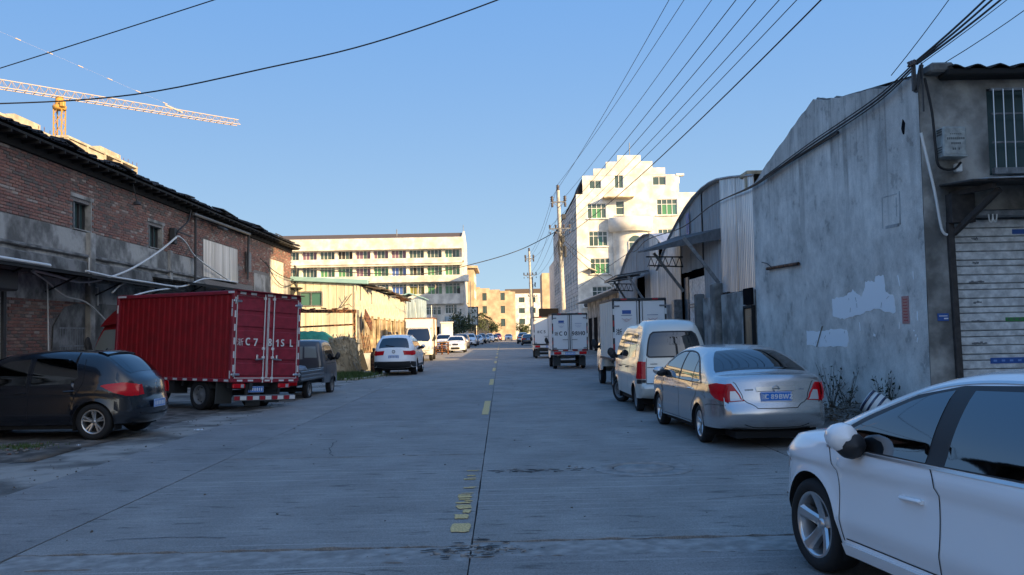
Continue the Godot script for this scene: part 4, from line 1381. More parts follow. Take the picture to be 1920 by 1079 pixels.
	for s in 2:
		var mg := MB.new()
		var r1 := []
		var r2 := []
		for i in 13:
			var t := PI * (0.12 + 0.76 * i / 12.0)
			var c := Vector3(1.15 - cos(t) * 0.43, 0.34 + sin(t) * 0.42, 0.03 if s == 0 else W - 0.03)
			r1.append(c)
			r2.append(c + Vector3(0, 0, 0.4 if s == 0 else -0.4))
		mg.rows([r1, r2], 0)
		obj("mudguard", mg, M.steel_dark, o)
		var fl := MB.new()
		fl.cbox(Vector3(0.56, 0.42, 0.26 if s == 0 else W - 0.26), Vector3(0.02, 0.52, 0.46), Basis(Vector3(0, 0, 1), 0.06), 0.006)
		obj("mud_flap", fl, M.flap, o)
	var fl2 := MB.new()
	fl2.cbox(Vector3(0.3, 0.35, 0.86), Vector3(0.02, 0.5, 0.42), Basis(), 0.006)
	obj("mud_flap", fl2, M.flap, o)
	var bp := MB.new()
	bp.cbox(Vector3(0.02, 0.30, W / 2), Vector3(0.08, 0.13, W - 0.16), Basis(), 0.015)
	var bo := obj("rear_bumper", bp, M.steel_grey, o)
	for k in 5:
		box_obj("bumper_mark", Vector3(-0.024, 0.30, 0.32 + k * 0.36), Vector3(0.005, 0.085, 0.17), M.reflector_white, bo)
		box_obj("bumper_mark", Vector3(-0.024, 0.30, 0.15 + k * 0.36), Vector3(0.005, 0.085, 0.15), M.reflector_red, bo)
	for z in [0.2, W - 0.42]:
		var tl := MB.new()
		tl.cbox(Vector3(0.0, y0 - 0.09, z), Vector3(0.05, 0.1, 0.34), Basis(), 0.012)
		var to := obj("tail_light", tl, M.lamp_red, o)
		box_obj("reversing_light", Vector3(-0.028, y0 - 0.09, z + 0.08), Vector3(0.006, 0.075, 0.08), M.lamp_clear, to)
	plate(o, Vector3(0.06, y0 - 0.17, 0.74), "", 0.0)
	for k in o.get_children():
		if str(k.name).begins_with("number_plate"): k.material_override = M.plate_blue
	for s in [-1.0, 1.0]:
		for q in [[1.15, 0.02], [1.15, 0.22], [L + 0.62, 0.04]]:
			wheel(o, Vector3(q[0], 0.345, W / 2 + s * (W / 2 - 0.03 - q[1] - 0.09)), 0.345, 0.19, "steel", s, 0.0, 0.215)

# --- grey mini pickup beyond the lorry
func build_pickup() -> void:
	var o := thing("mini_pickup", "small dark grey pickup with a wrapped load, half behind the red lorry", "pickup", Vector3(-5.75, -0.04, -24.3), deg_to_rad(85.0))
	var bd := Body.new()
	bd.setup(V2([1.25, 0.40, 1.24, 0.9, 1.27, 1.2, 1.34, 1.58, 1.44, 1.66, 1.8, 1.69, 2.2, 1.66, 2.36, 1.58, 2.72, 1.08, 2.84, 0.92, 2.92, 0.7, 2.92, 0.42, 2.85, 0.34]),
		{"half": 0.68, "belt": 1.0, "tum": 0.14, "low": 0.5, "rt": 0.0, "ft": 0.12, "fl": 0.4, "er": 0.09, "ed": 0.04, "c_end": 0.03, "arch": [[2.2, 0.31, 0.27], [2.21, 0.01, 0.27]]}, 0.8)
	obj("cab", bd.mesh(16, 12), M.paint_pickup, o)
	for s in [-1.0, 1.0]:
		var g := MB.new()
		bd.side_patch(g, V2([1.62, 1.52, 2.18, 1.52, 2.48, 1.14]), V2([1.62, 1.04, 2.48, 1.06]), 0.006, s, 12, 5)
		obj("side_window", g, M.side_glass, o)
		var se := MB.new()
		bd.seam(se, V2([1.56, 1.58, 1.56, 0.5]), 0.012, s)
		bd.seam(se, V2([1.56, 0.96, 2.7, 0.98]), 0.012, s)
		obj("door_seam", se, M.seam, o)
		mirror(o, bd.side(2.5, 1.2, 0.14, s), Vector3(0.1, 0.2, 0.14), s, M.trim_black)
	var rw := MB.new()
	bd.top_patch(rw, [[bd.s_rear(1.12), -0.84, 0.1], [bd.s_rear(1.5), -0.82, 0.1]], 0.008)
	bd.top_patch(rw, [[bd.s_rear(1.16), 0.2, 0.82], [bd.s_rear(1.5), 0.2, 0.8]], 0.008)
	obj("rear_window", rw, M.cab_glass, o)
	var ws := MB.new()
	bd.top_patch(ws, [[bd.s_x(2.37), -0.88, 0.88], [bd.s_x(2.72), -0.9, 0.9]], 0.006)
	obj("windscreen", ws, M.car_glass, o)
	# bed with fluted drop sides
	for s in [-1.0, 1.0]:
		var b := MB.new()
		b.cbox(Vector3(0.12, 0.70, s * 0.69), Vector3(2.14, 0.28, 0.035), Basis(), 0.01)
		for y in [0.60, 0.70, 0.80]:
			b.cbox(Vector3(0.12, y, s * 0.713), Vector3(2.1, 0.06, 0.022), Basis(), 0.008)
		obj("bed_side", b, M.paint_pickup, o)
		var rl := MB.new()
		rl.tube([Vector3(-0.93, 0.865, s * 0.69), Vector3(1.18, 0.865, s * 0.69)], 0.016, 6)
		obj("bed_rail", rl, M.steel_grey, o)
	var tg := MB.new()
	tg.cbox(Vector3(-0.95, 0.70, 0), Vector3(0.04, 0.28, 1.36), Basis(), 0.01)
	obj("tailgate", tg, M.paint_pickup, o)
	var fl := MB.new()
	fl.box(Vector3(0.12, 0.555, 0), Vector3(2.12, 0.03, 1.36))
	for z in [-0.35, 0.35]:
		fl.box(Vector3(0.8, 0.45, z), Vector3(3.6, 0.1, 0.07))
	fl.tube([Vector3(0, 0.28, -0.5), Vector3(0, 0.28, 0.5)], 0.06, 8)
	obj("bed_floor", fl, M.steel_dark, o)
	arch_liner(bd, o)
	for c in o.get_children():
		if str(c.name) == "underbody":
			o.remove_child(c)
			c.free()
	for x in [0.0, 2.2]:
		for s in [-1.0, 1.0]:
			wheel(o, Vector3(x, 0.275, s * 0.585), 0.275, 0.155, "steel", s, 0.0, 0.17)
	var tl := MB.new()
	for s in [-1.0, 1.0]:
		tl.cbox(Vector3(-0.96, 0.5, s * 0.5), Vector3(0.05, 0.1, 0.24), Basis(), 0.01)
	obj("tail_light", tl, M.lamp_red, o)
	# the load: a plastic-wrapped bundle, lying in the bed
	var ld := thing("wrapped_bundle", "grey plastic-wrapped bundle lying in the mini pickup's bed", "bundle", o.position)
	ld.rotation = o.rotation
	var lb := MB.new()
	var n := FastNoiseLite.new()
	n.seed = 5
	n.frequency = 1.6
	var rr := []
	for i in 19:
		var t := i / 18.0
		var row := []
		for j in 15:
			var a := TAU * j / 14
			var q := pow(sin(PI * clampf(t, 0.03, 0.97)), 0.35) * (0.75 + 0.5 * n.get_noise_2d(cos(a) * 2 + t * 4, sin(a) * 2))
			row.append(Vector3(-0.75 + 1.7 * t, 0.78 + sin(a) * 0.20 * q + 0.06 * n.get_noise_2d(t * 5, 9), cos(a) * 0.52 * q))
		rr.append(row)
	lb.rows(rr, 0)
	var wm := mat("wrap", lin(0.20, 0.22, 0.26), 0.35)
	obj("bundle_wrap", lb, wm, ld)

# --- small box lorries seen from behind on the right
func build_box_van(called: String, label: String, at: Vector3, turn: float, L: float, W: float, H: float, y0: float, left: String, right: String, marks: bool, full: bool) -> void:
	var o := thing(called, label, "lorry", at, turn)
	# local: x forwards from the rear doors, z to the right, origin on the ground under the middle of the rear
	var b := MB.new()
	for s in [-1.0, 1.0]:
		b.box(Vector3(L / 2, y0 + H / 2, s * (W / 2 - 0.02)), Vector3(L - 0.06, H - 0.06, 0.03))
		for k in 6:
			b.cbox(Vector3(0.25 + k * (L - 0.4) / 5.0, y0 + H / 2, s * W / 2), Vector3(0.14, H - 0.16, 0.014), Basis(), 0.005)
	b.box(Vector3(L - 0.02, y0 + H / 2, 0), Vector3(0.03, H - 0.06, W - 0.06))
	b.box(Vector3(L / 2, y0 + H - 0.02, 0), Vector3(L - 0.06, 0.03, W - 0.06))
	b.box(Vector3(L / 2, y0 + 0.03, 0), Vector3(L - 0.06, 0.05, W - 0.06))
	obj("cargo_box", b, M.box_cream if full else M.box_white, o)
	var f := MB.new()
	for s in [-1.0, 1.0]:
		f.cbox(Vector3(0.02, y0 + H / 2, s * W / 2), Vector3(0.06, H, 0.05), Basis(), 0.008)
		f.cbox(Vector3(L / 2, y0 + 0.02, s * W / 2), Vector3(L, 0.06, 0.04), Basis(), 0.008)
		f.cbox(Vector3(L / 2, y0 + H - 0.02, s * W / 2), Vector3(L, 0.05, 0.04), Basis(), 0.008)
	f.cbox(Vector3(0.0, y0 + H - 0.02, 0), Vector3(0.10, 0.06, W + 0.02), Basis(), 0.01)
	f.cbox(Vector3(0.02, y0 + 0.02, 0), Vector3(0.07, 0.07, W), Basis(), 0.01)
	obj("box_frame", f, M.steel_dark, o)
	for k in 2:
		var s := -1.0 if k == 0 else 1.0
		var dw := W / 2 - 0.045
		var d := MB.new()
		d.cbox(Vector3(0.0, y0 + H / 2, s * (dw / 2 + 0.02)), Vector3(0.035, H - 0.13, dw), Basis(), 0.01)
		var dd := obj("rear_door", d, M.box_white, o)
		var rod := MB.new()
		rod.tube([Vector3(-0.035, y0 + 0.04, s * 0.075), Vector3(-0.035, y0 + H - 0.06, s * 0.075)], 0.012, 6)
		rod.bar(Vector3(-0.05, y0 + H * 0.30, s * 0.08), Vector3(-0.05, y0 + H * 0.30, s * 0.32), 0.022)
		for y in [0.12, H - 0.2]:
			rod.cbox(Vector3(-0.03, y0 + y, s * (W / 2 - 0.08)), Vector3(0.03, 0.04, 0.18), Basis(), 0.01)
		obj("lock_rod", rod, M.steel_grey, dd)
		var xf := Transform3D(Basis(Vector3(0, 0, 1), Vector3(0, 1, 0), Vector3(-1, 0, 0)), Vector3(-0.02, y0 + H * 0.46, s * (dw / 2 + 0.02)))
		if k == 0:
			var zb := MB.new()
			zhe(zb, xf * Transform3D(Basis().scaled(Vector3(0.15, 0.17, 1)), Vector3(-0.29, -0.085, 0)), 0.11)
			obj("painted_number", zb, M.dark_ink, dd)
			text_obj("painted_number", left, 0.25, M.dark_ink, dd, xf * Transform3D(Basis(), Vector3(0.07, 0, 0)))
		else:
			text_obj("painted_number", right, 0.25, M.dark_ink, dd, xf)
		if marks:
			var bl := MB.new()
			if k == 0:
				bl.box(Vector3(-0.02, y0 + H * 0.78, s * (dw / 2 + 0.02)), Vector3(0.004, 0.10, 0.24))
			for q in [[-0.10, 0.045], [0.10, -0.045]]:
				bl.box(Vector3(-0.021, y0 + H * 0.70 + (0.045 if q[0] else 0.0), s * (dw / 2 + 0.02)), Vector3(0.004, 0.012, 0.3))
			obj("door_sticker", bl, M.blue_sign, dd)
			var wl := MB.new()
			var cz := s * (dw / 2 + 0.02)
			var cy := y0 + H * 0.655
			for q in [[-0.13, 0.04, -0.06, -0.01], [-0.06, -0.01, 0.0, 0.03], [0.0, 0.03, 0.06, -0.01], [0.06, -0.01, 0.13, 0.04], [-0.06, -0.02, 0.0, -0.05], [0.06, -0.02, 0.0, -0.05]]:
				wl.bar(Vector3(-0.021, cy + q[1], cz + q[0]), Vector3(-0.021, cy + q[3], cz + q[2]), 0.025, 0.004)
			obj("wing_emblem", wl, M.blue_sign if not full else M.reflector_red, dd)
	for k in 4:
		for s in [-1.0, 1.0]:
			box_obj("red_reflector" if k % 2 == 0 else "white_reflector", Vector3(-0.013, y0 + 0.26 + k * (H - 0.4) / 4.0 + 0.1, s * W / 2), Vector3(0.005, 0.16, 0.045), M.reflector_red if k % 2 == 0 else M.reflector_white, o)
	for z in [-0.3, 0.3]:
		box_obj("red_reflector", Vector3(-0.053, y0 + H - 0.02, z * W), Vector3(0.005, 0.045, 0.16), M.reflector_red, o)
	if marks:
		for k in 7:
			box_obj("red_reflector" if k % 2 == 0 else "white_reflector", Vector3(-0.018, y0 + 0.02, -W * 0.42 + k * W * 0.14), Vector3(0.005, 0.05, W * 0.13), M.reflector_red if k % 2 == 0 else M.reflector_white, o)
	# chassis and cab
	var ch := MB.new()
	for z in [-0.35, 0.35]:
		ch.box(Vector3((L + 1.2) / 2, y0 - 0.1, z), Vector3(L + 1.0, 0.12, 0.08))
	ch.tube([Vector3(0.85, 0.3, -W / 2 + 0.2), Vector3(0.85, 0.3, W / 2 - 0.2)], 0.07, 8)
	ch.box(Vector3(0.85, y0 - 0.14, 0), Vector3(1.2, 0.2, W - 0.55))
	obj("chassis", ch, M.steel_dark, o)
	for s in [-1.0, 1.0]:
		var fl := MB.new()
		fl.cbox(Vector3(0.42, 0.34, s * (W / 2 - 0.2)), Vector3(0.02, 0.4, 0.3), Basis(), 0.005)
		obj("mud_flap", fl, M.flap, o)
	var sk := MB.new()
	sk.cbox(Vector3(0.06, y0 - 0.10, 0), Vector3(0.08, 0.17, W - 0.02), Basis(), 0.02)
	var so := obj("rear_valance", sk, M.box_white, o)
	for s in [-1.0, 1.0]:
		var tl := MB.new()
		tl.cbox(Vector3(0.0, y0 - 0.10, s * (W / 2 - 0.2)), Vector3(0.06, 0.12, 0.32), Basis(), 0.02)
		obj("tail_light", tl, M.lamp_red, so)
	plate(o, Vector3(0.0, y0 - 0.12, 0), "", 0.0)
	var cab := Body.new()
	cab.setup(V2([L + 0.06, 0.45, L + 0.04, 1.0, L + 0.08, 1.7, L + 0.2, 1.82, L + 0.7, 1.84, L + 0.95, 1.74, L + 1.4, 1.08, L + 1.56, 0.9, L + 1.6, 0.5, L + 1.5, 0.35]),
		{"half": W / 2 - 0.03, "belt": 1.0, "tum": 0.16, "rt": 0.0, "ft": 0.14, "fl": 0.4, "er": 0.1, "ed": 0.04, "c_end": 0.04, "arch": [[L + 0.72, 0.33, 0.29], [L + 0.73, 0.01, 0.29]]}, 0.6)
	obj("cab", cab.mesh(12, 8), M.paint_white if not full else M.paint_champagne, o)
	arch_liner(cab, o)
	for c in o.get_children():
		if str(c.name) == "underbody":
			o.remove_child(c)
			c.free()
	for s in [-1.0, 1.0]:
		var g := MB.new()
		cab.side_patch(g, V2([L + 0.2, 1.68, L + 0.8, 1.68, L + 1.2, 1.14]), V2([L + 0.2, 1.06, L + 1.2, 1.08]), 0.006, s, 10, 4)
		obj("side_window", g, M.side_glass, o)
		mirror(o, cab.side(L + 1.2, 1.25, 0.16, s), Vector3(0.1, 0.26, 0.16), s, M.trim_black)
	var ws := MB.new()
	cab.top_patch(ws, [[cab.s_x(L + 0.97), -0.9, 0.9], [cab.s_x(L + 1.38), -0.9, 0.9]], 0.006)
	obj("windscreen", ws, M.car_glass, o)
	for x in [0.85, L + 0.72]:
		for s in [-1.0, 1.0]:
			wheel(o, Vector3(x, 0.29, s * (W / 2 - 0.13)), 0.29, 0.17, "steel", s, 0.0, 0.18)

# --- white box lorry on the left that faces the camera
func build_white_lorry() -> void:
	var o := thing("white_box_lorry", "cream white box lorry facing the camera behind the white sport utility", "lorry", Vector3(-5.15, 0, -56.2), deg_to_rad(-88.0))
	# local x forwards (towards the camera), origin under the middle of the front
	var W := 1.86
	var cab := Body.new()
	cab.setup(V2([-1.5, 0.5, -1.52, 1.2, -1.5, 1.95, -1.3, 2.05, -0.75, 2.08, -0.55, 2.0, -0.2, 1.3, -0.06, 1.12, 0.0, 0.9, 0.02, 0.55, -0.05, 0.38]),
		{"half": 0.89, "belt": 1.2, "tum": 0.14, "low": 0.5, "rt": 0.0, "ft": 0.14, "fl": 0.4, "er": 0.12, "ed": 0.05, "c_end": 0.05, "arch": [[-0.85, 0.43, 0.36], [-0.84, 0.01, 0.36]]}, 0.9)
	obj("cab", cab.mesh(16, 14), M.box_cream, o)
	arch_liner(cab, o)
	for c in o.get_children():
		if str(c.name) == "underbody":
			o.remove_child(c)
			c.free()
	var ws := MB.new()
	cab.top_patch(ws, [[cab.s_x(-0.58), -0.84, 0.84], [cab.s_x(-0.5), -0.92, 0.92], [cab.s_x(-0.24), -0.94, 0.94], [cab.s_x(-0.12), -0.78, 0.78]], 0.008, 14, 14)
	obj("windscreen", ws, M.car_glass, o)
	for s in [-1.0, 1.0]:
		var g := MB.new()
		cab.side_patch(g, V2([-1.3, 1.88, -0.72, 1.88, -0.36, 1.3]), V2([-1.3, 1.2, -0.36, 1.22]), 0.006, s, 12, 5)
		obj("side_window", g, M.side_glass, o)
		var se := MB.new()
		cab.seam(se, V2([-1.38, 1.95, -1.38, 0.8]), 0.014, s)
		cab.seam(se, V2([-0.42, 1.2, -0.45, 0.8]), 0.014, s)
		obj("door_seam", se, M.seam, o)
		mirror(o, cab.side(-0.3, 1.45, 0.22, s), Vector3(0.1, 0.36, 0.18), s, M.trim_black)
	lamp_pair(cab, o, "headlight", M.lamp_clear, V2([-0.3, 0.9, -0.06, 0.9]), V2([-0.3, 0.76, -0.06, 0.72]), [[cab.s_front(0.74), 0.6, 1.0], [cab.s_front(0.9), 0.66, 1.0]], 0.012)
	lamp_pair(cab, o, "fog_light", M.lamp_clear, [], [], [[cab.s_front(0.5), 0.6, 0.8], [cab.s_front(0.58), 0.6, 0.8]], 0.02)
	var gr := MB.new()
	for y in [0.88, 0.78]:
		cab.top_patch(gr, [[cab.s_front(y), -0.46, 0.46], [cab.s_front(y + 0.06), -0.48, 0.48]], 0.01, 3, 8)
	cab.top_patch(gr, [[cab.s_front(0.42), -0.6, 0.6], [cab.s_front(0.5), -0.6, 0.6]], 0.01, 3, 8)
	obj("grille", gr, M.trim_black, o)
	var bs := MB.new()
	cab.top_seam(bs, [Vector2(cab.s_front(0.65), -1.0), Vector2(cab.s_front(0.65), 1.0)], 0.02, 0.003)
	obj("bumper_seam", bs, M.seam, o)
	var mk := MB.new()
	for k in 6:
		mk.box(cab.top(cab.s_x(-0.1), -0.26 + k * 0.104, 0.02), Vector3(0.012, 0.06, 0.06))
	obj("nose_lettering", mk, M.white_ink, o)
	plate(o, cab.top(cab.s_front(0.56), 0, 0.02), "", 0.0, 1.0)
	# wind fairing
	var wf := MB.new()
	wf.prism(PackedVector2Array([Vector2(-1.5, 2.0), Vector2(-1.5, 2.55), Vector2(-1.32, 2.6), Vector2(-1.15, 2.56), Vector2(-0.78, 2.06)]), 1.6, Transform3D(Basis(), Vector3(0, 0, -0.8)))
	obj("wind_fairing", wf, M.box_cream, o)
	# box
	var L := 4.1
	var y0 := 0.82
	var H := 1.86
	for s in 2:
		var b := MB.new()
		var sg := -1.0 if s == 0 else 1.0
		ribs(b, Vector3(-1.62 - L, y0, sg * (W / 2 - 0.02)), Vector3(1, 0, 0), Vector3(0, 1, 0), Vector3(0, 0, sg), L, 0.34, 0.018, flat_at(0), flat_at(H), 0.38)
		obj("box_side", b, M.box_cream, o)
	var f := MB.new()
	f.box(Vector3(-1.62, y0 + H / 2, 0), Vector3(0.03, H, W - 0.05))
	f.box(Vector3(-1.62 - L, y0 + H / 2, 0), Vector3(0.03, H, W - 0.05))
	f.box(Vector3(-1.62 - L / 2, y0 + H - 0.015, 0), Vector3(L, 0.03, W - 0.05))
	f.box(Vector3(-1.62 - L / 2, y0 + 0.02, 0), Vector3(L, 0.04, W - 0.05))
	obj("box_shell", f, M.box_cream, o)
	var e := MB.new()
	for sg in [-1.0, 1.0]:
		for y in [y0, y0 + H]:
			e.cbox(Vector3(-1.62 - L / 2, y, sg * W / 2), Vector3(L + 0.06, 0.07, 0.06), Basis(), 0.01)
		for x in [-1.62, -1.62 - L]:
			e.cbox(Vector3(x, y0 + H / 2, sg * W / 2), Vector3(0.07, H, 0.06), Basis(), 0.01)
	e.cbox(Vector3(-1.62, y0 + H, 0), Vector3(0.07, 0.07, W), Basis(), 0.01)
	obj("box_frame", e, M.rusty_steel, o)
	var ch := MB.new()
	for z in [-0.4, 0.4]:
		ch.box(Vector3(-3.2, y0 - 0.16, z), Vector3(5.2, 0.2, 0.09))
	for z in [-0.7, 0.7]:
		ch.box(Vector3(-2.4, 0.55, z), Vector3(0.8, 0.3, 0.3))
	ch.tube([Vector3(-3.9, 0.36, -0.7), Vector3(-3.9, 0.36, 0.7)], 0.1, 8)
	obj("chassis", ch, M.steel_dark, o)
	for s in [-1.0, 1.0]:
		wheel(o, Vector3(-0.85, 0.36, s * 0.76), 0.36, 0.2, "steel", s, 0.0, 0.22)
		for q in [0.0, 0.21]:
			wheel(o, Vector3(-3.9, 0.36, s * (0.8 - q)), 0.36, 0.19, "steel", s, 0.0, 0.22)

func structure(called: String, b: MB, m: Material) -> MeshInstance3D:
	var o := obj(called, b, m)
	tag(o, "", "", "", "structure")
	return o

func ragged(a: Vector2, b: Vector2, step: float, amp: float, n: FastNoiseLite) -> Array:
	var r := []
	var k := maxi(1, int(a.distance_to(b) / step))
	var d := (b - a).normalized()
	var p := Vector2(-d.y, d.x)
	for i in k:
		var q := a.lerp(b, float(i) / k)
		var f := 0.0 if i == 0 else 1.0
		r.append(q + p * f * amp * (n.get_noise_2d(q.x * 9, q.y * 9) + 0.6 * n.get_noise_2d(q.x * 40, q.y * 40)))
	return r

func build_ground() -> void:
	var g := MB.new()
	# one sheet to the horizon; finer near the camera is not needed, it lies under the paving
	g.quad(Vector3(-900, -0.12, -1600), Vector3(900, -0.12, -1600), Vector3(900, -0.12, 300), Vector3(-900, -0.12, 300))
	structure("ground", g, M.earth)
	# road: slabs laid on a dark bed, joints left open
	var bed := MB.new()
	bed.quad(Vector3(-5.3, -0.035, -330), Vector3(6.3, -0.035, -330), Vector3(6.3, -0.035, 14), Vector3(-5.3, -0.035, 14))
	var road := structure("road", bed, M.joint)
	var n := FastNoiseLite.new()
	n.seed = 3
	n.frequency = 0.25
	var lanes := [[-5.25, -3.708], [-3.7, -0.262], [-0.25, 3.55], [3.565, 6.25]]
	for li in 4:
		var zc := [14.0, 8.6, 3.2, -2.1, -6.62, -7.1, -10.75, -15.4, -20.2, -25.1, -30.0, -35.2, -40.1, -45.3, -50.2, -55.0, -60.2, -65.1, -70.0, -80.0, -92.0, -110.0, -140.0, -180.0, -330.0]
		if li == 1:
			zc = [14.0, 8.6, 3.2, -2.1, -6.5, -6.98, -12.2, -17.3, -22.4, -27.4, -32.5, -37.6, -42.7, -47.8, -52.9, -58.0, -63.0, -68.0, -80.0, -92.0, -110.0, -140.0, -180.0, -330.0]
		if li == 0 or li == 3:
			zc = [14.0, 6.0, 0.0, -5.6, -11.2, -17.0, -22.6, -28.0, -34.0, -45.0, -60.0, -80.0, -110.0, -180.0, -330.0]
		for i in zc.size() - 1:
			var gap := 0.004 if i > 8 else 0.006
			var za: float = zc[i] - gap
			var zb: float = zc[i + 1] + gap
			var x0: float = lanes[li][0]
			var x1: float = lanes[li][1]
			var near: bool = zb > -30 and za < 4
			var strip: bool = (li == 1 or li == 2) and absf(za - zb) < 0.6
			var amp := 0.0
			if strip:
				za -= 0.008
				zb += 0.008
			if near:
				amp = 0.06 if strip or (li < 3 and li > 0 and (absf(zb + 6.5) < 0.3 or absf(za + 7.0) < 0.3)) else 0.012
			var q := PackedVector2Array()
			q.append_array(ragged(Vector2(x0, zb), Vector2(x1, zb), 0.07 if near else 9.0, amp, n))
			q.append_array(ragged(Vector2(x1, zb), Vector2(x1, za), 0.15 if near else 99.0, 0.006 if near else 0.0, n))
			q.append_array(ragged(Vector2(x1, za), Vector2(x0, za), 0.07 if near else 9.0, amp, n))
			q.append_array(ragged(Vector2(x0, za), Vector2(x0, zb), 0.15 if near else 99.0, 0.006 if near else 0.0, n))
			var b := MB.new()
			var top := -0.008 if strip else rng.randf_range(-0.003, 0.003)
			b.prism(q, 0.03, Transform3D(Basis(Vector3(1, 0, 0), Vector3(0, 0, 1), Vector3(0, 1, 0)), Vector3(0, top - 0.03, 0)))
			var o := obj("concrete_slab", b, M.patch_concrete if strip else M["slab_%d" % ((i * 3 + li * 2 + (i >> 1)) % 4)], road)
	# broken concrete in the rough joints
	var rub := MB.new()
	for i in 120:
		var x := -0.25 + rng.randfn(0.0, 0.2)
		var z := -6.82 + rng.randfn(0.0, 0.1)
		if i > 70:
			x = rng.randf_range(-0.2, 1.7)
			z = -10.75 + rng.randfn(0, 0.05)
		var s := 0.008 + 0.04 * pow(rng.randf(), 3.0)
		rub.box(Vector3(x, -0.004, z), Vector3(s * 1.6, s * 0.35, s), Basis.from_euler(Vector3(rng.randfn(0, 0.15), rng.randf() * 6, rng.randfn(0, 0.15))))
	tag(obj("joint_rubble", rub, M.patch_concrete, road), "", "", "", "stuff")
	var br := MB.new()
	for i in 46:
		var cx := -0.2 + rng.randfn(0.0, 0.16)
		var cz := -6.82 + rng.randfn(0.0, 0.11)
		var p := PackedVector2Array()
		var s := 0.012 + 0.05 * pow(rng.randf(), 2.0)
		for k in 7:
			p.append(Vector2(cx + cos(TAU * k / 7.0) * s * rng.randf_range(0.4, 1.5), cz + sin(TAU * k / 7.0) * s * rng.randf_range(0.2, 0.6)))
		br.prism(p, 0.002, Transform3D(Basis(Vector3(1, 0, 0), Vector3(0, 0, 1), Vector3(0, 1, 0)), Vector3(0, 0.0052 + 0.00002 * i, 0)))
	tag(obj("broken_edge", br, M.joint, road), "", "", "", "stuff")
	# cracked band across the right lane: thin dark rough strip
	var band := MB.new()
	for i in 70:
		var x := rng.randf_range(-0.2, 1.9)
		var z := -10.62 + rng.randf_range(-0.12, 0.12)
		var p := PackedVector2Array()
		for k in 6:
			var a := TAU * k / 6.0
			p.append(Vector2(x + cos(a) * rng.randf_range(0.01, 0.06), z + sin(a) * rng.randf_range(0.006, 0.02)))
		band.prism(p, 0.002, Transform3D(Basis(Vector3(1, 0, 0), Vector3(0, 0, 1), Vector3(0, 1, 0)), Vector3(0, 0.0045, 0)))
	tag(obj("surface_pits", band, M.joint, road), "", "", "", "stuff")
	# long cracks
	for path in [[[-2.3, -12.3], [-2.5, -13.2], [-2.6, -14.2]], [[-3.2, -7.4], [-2.6, -7.5], [-2.2, -7.42]], [[1.9, -8.6], [2.5, -8.75], [3.1, -8.7]], [[-1.6, -6.2], [-1.2, -6.28], [-0.9, -6.2]]]:
		var l := []
		var r := []
		for i in path.size() - 1:
			for k in 10:
				var a := Vector2(path[i][0], path[i][1]).lerp(Vector2(path[i + 1][0], path[i + 1][1]), k / 10.0)
				var w := 0.004 + 0.007 * absf(n.get_noise_2d(a.x * 30, a.y * 30))
				a += Vector2(n.get_noise_2d(a.y * 8, 1), n.get_noise_2d(a.x * 8, 7)) * 0.06
				var along: bool = absf(path[-1][1] - path[0][1]) > absf(path[-1][0] - path[0][0])
				l.append(Vector3(a.x - (w if along else 0.0), 0.0042, a.y - (0.0 if along else w)))
				r.append(Vector3(a.x + (w if along else 0.0), 0.0042, a.y + (0.0 if along else w)))
		var c := MB.new()
		c.rows([l, r], 0, false)
		obj("crack", c, M.joint, road)
	# yellow centre line: dashes of paint; the nearest is worn to flakes
	var zs := -18.1
	for k in 14:
		var b := MB.new()
		var len := 3.6
		b.prism(PackedVector2Array(ragged(Vector2(-0.42, zs), Vector2(-0.285, zs), 0.05, 0.02, n) + ragged(Vector2(-0.285, zs), Vector2(-0.285, zs - len), 0.12 if k < 3 else 2.0, 0.012, n) + ragged(Vector2(-0.285, zs - len), Vector2(-0.42, zs - len), 0.05, 0.02, n) + ragged(Vector2(-0.42, zs - len), Vector2(-0.42, zs), 0.12 if k < 3 else 2.0, 0.012, n)), 0.002, Transform3D(Basis(Vector3(1, 0, 0), Vector3(0, 0, 1), Vector3(0, 1, 0)), Vector3(0, 0.0045, 0)))
		obj("lane_dash", b, M.yellow_paint, road)
		zs -= 10.4
	var bits := []
	var zz := -7.42
	while zz > -11.2:
		var h := 0.34 if bits.is_empty() else (rng.randf_range(0.12, 0.26) if rng.randf() < 0.3 else rng.randf_range(0.015, 0.08))
		bits.append([zz, h])
		if rng.randf() < 0.3 and bits.size() > 1: bits.append([zz - h * 0.5, rng.randf_range(0.02, 0.04)])
		zz -= h + (rng.randf_range(0.15, 0.32) if rng.randf() < 0.22 else rng.randf_range(0.01, 0.07)) * (1.0 if zz > -9.4 else 1.6)
	for f in bits:
		var b := MB.new()
		var x1 := -0.285 - (rng.randf_range(0.0, 0.04) if f[1] < 0.3 else 0.0)
		var x0 := x1 - (0.17 if f[1] > 0.3 else rng.randf_range(0.06, 0.165))
		var q := PackedVector2Array()
		for k in 22:
			var t := TAU * k / 22.0
			var e := Vector2(signf(cos(t)) * pow(absf(cos(t)), 0.45), signf(sin(t)) * pow(absf(sin(t)), 0.5)) * rng.randf_range(0.7 if f[1] < 0.3 else 0.9, 1.06)
			q.append(Vector2((x0 + x1) / 2 + e.x * (x1 - x0) / 2, f[0] - f[1] / 2 - e.y * f[1] / 2))
		b.prism(q, 0.002, Transform3D(Basis(Vector3(1, 0, 0), Vector3(0, 0, 1), Vector3(0, 1, 0)), Vector3(0, 0.0045, 0)))
		obj("worn_paint", b, M.yellow_paint, road)
	# round manhole set in a concrete ring
	var mh := MB.new()
	mh.lathe([[0.36, 0.0], [0.36, 0.006], [0.55, 0.008], [0.57, 0.0]], Transform3D(Basis(), Vector3(1.62, 0.003, -10.6)), 40)
	mh.lathe([[0.345, 0.0], [0.34, 0.005], [0.0, 0.006]], Transform3D(Basis(), Vector3(1.62, 0.003, -10.6)), 40)
	var mo := obj("manhole", mh, M.patch_concrete)
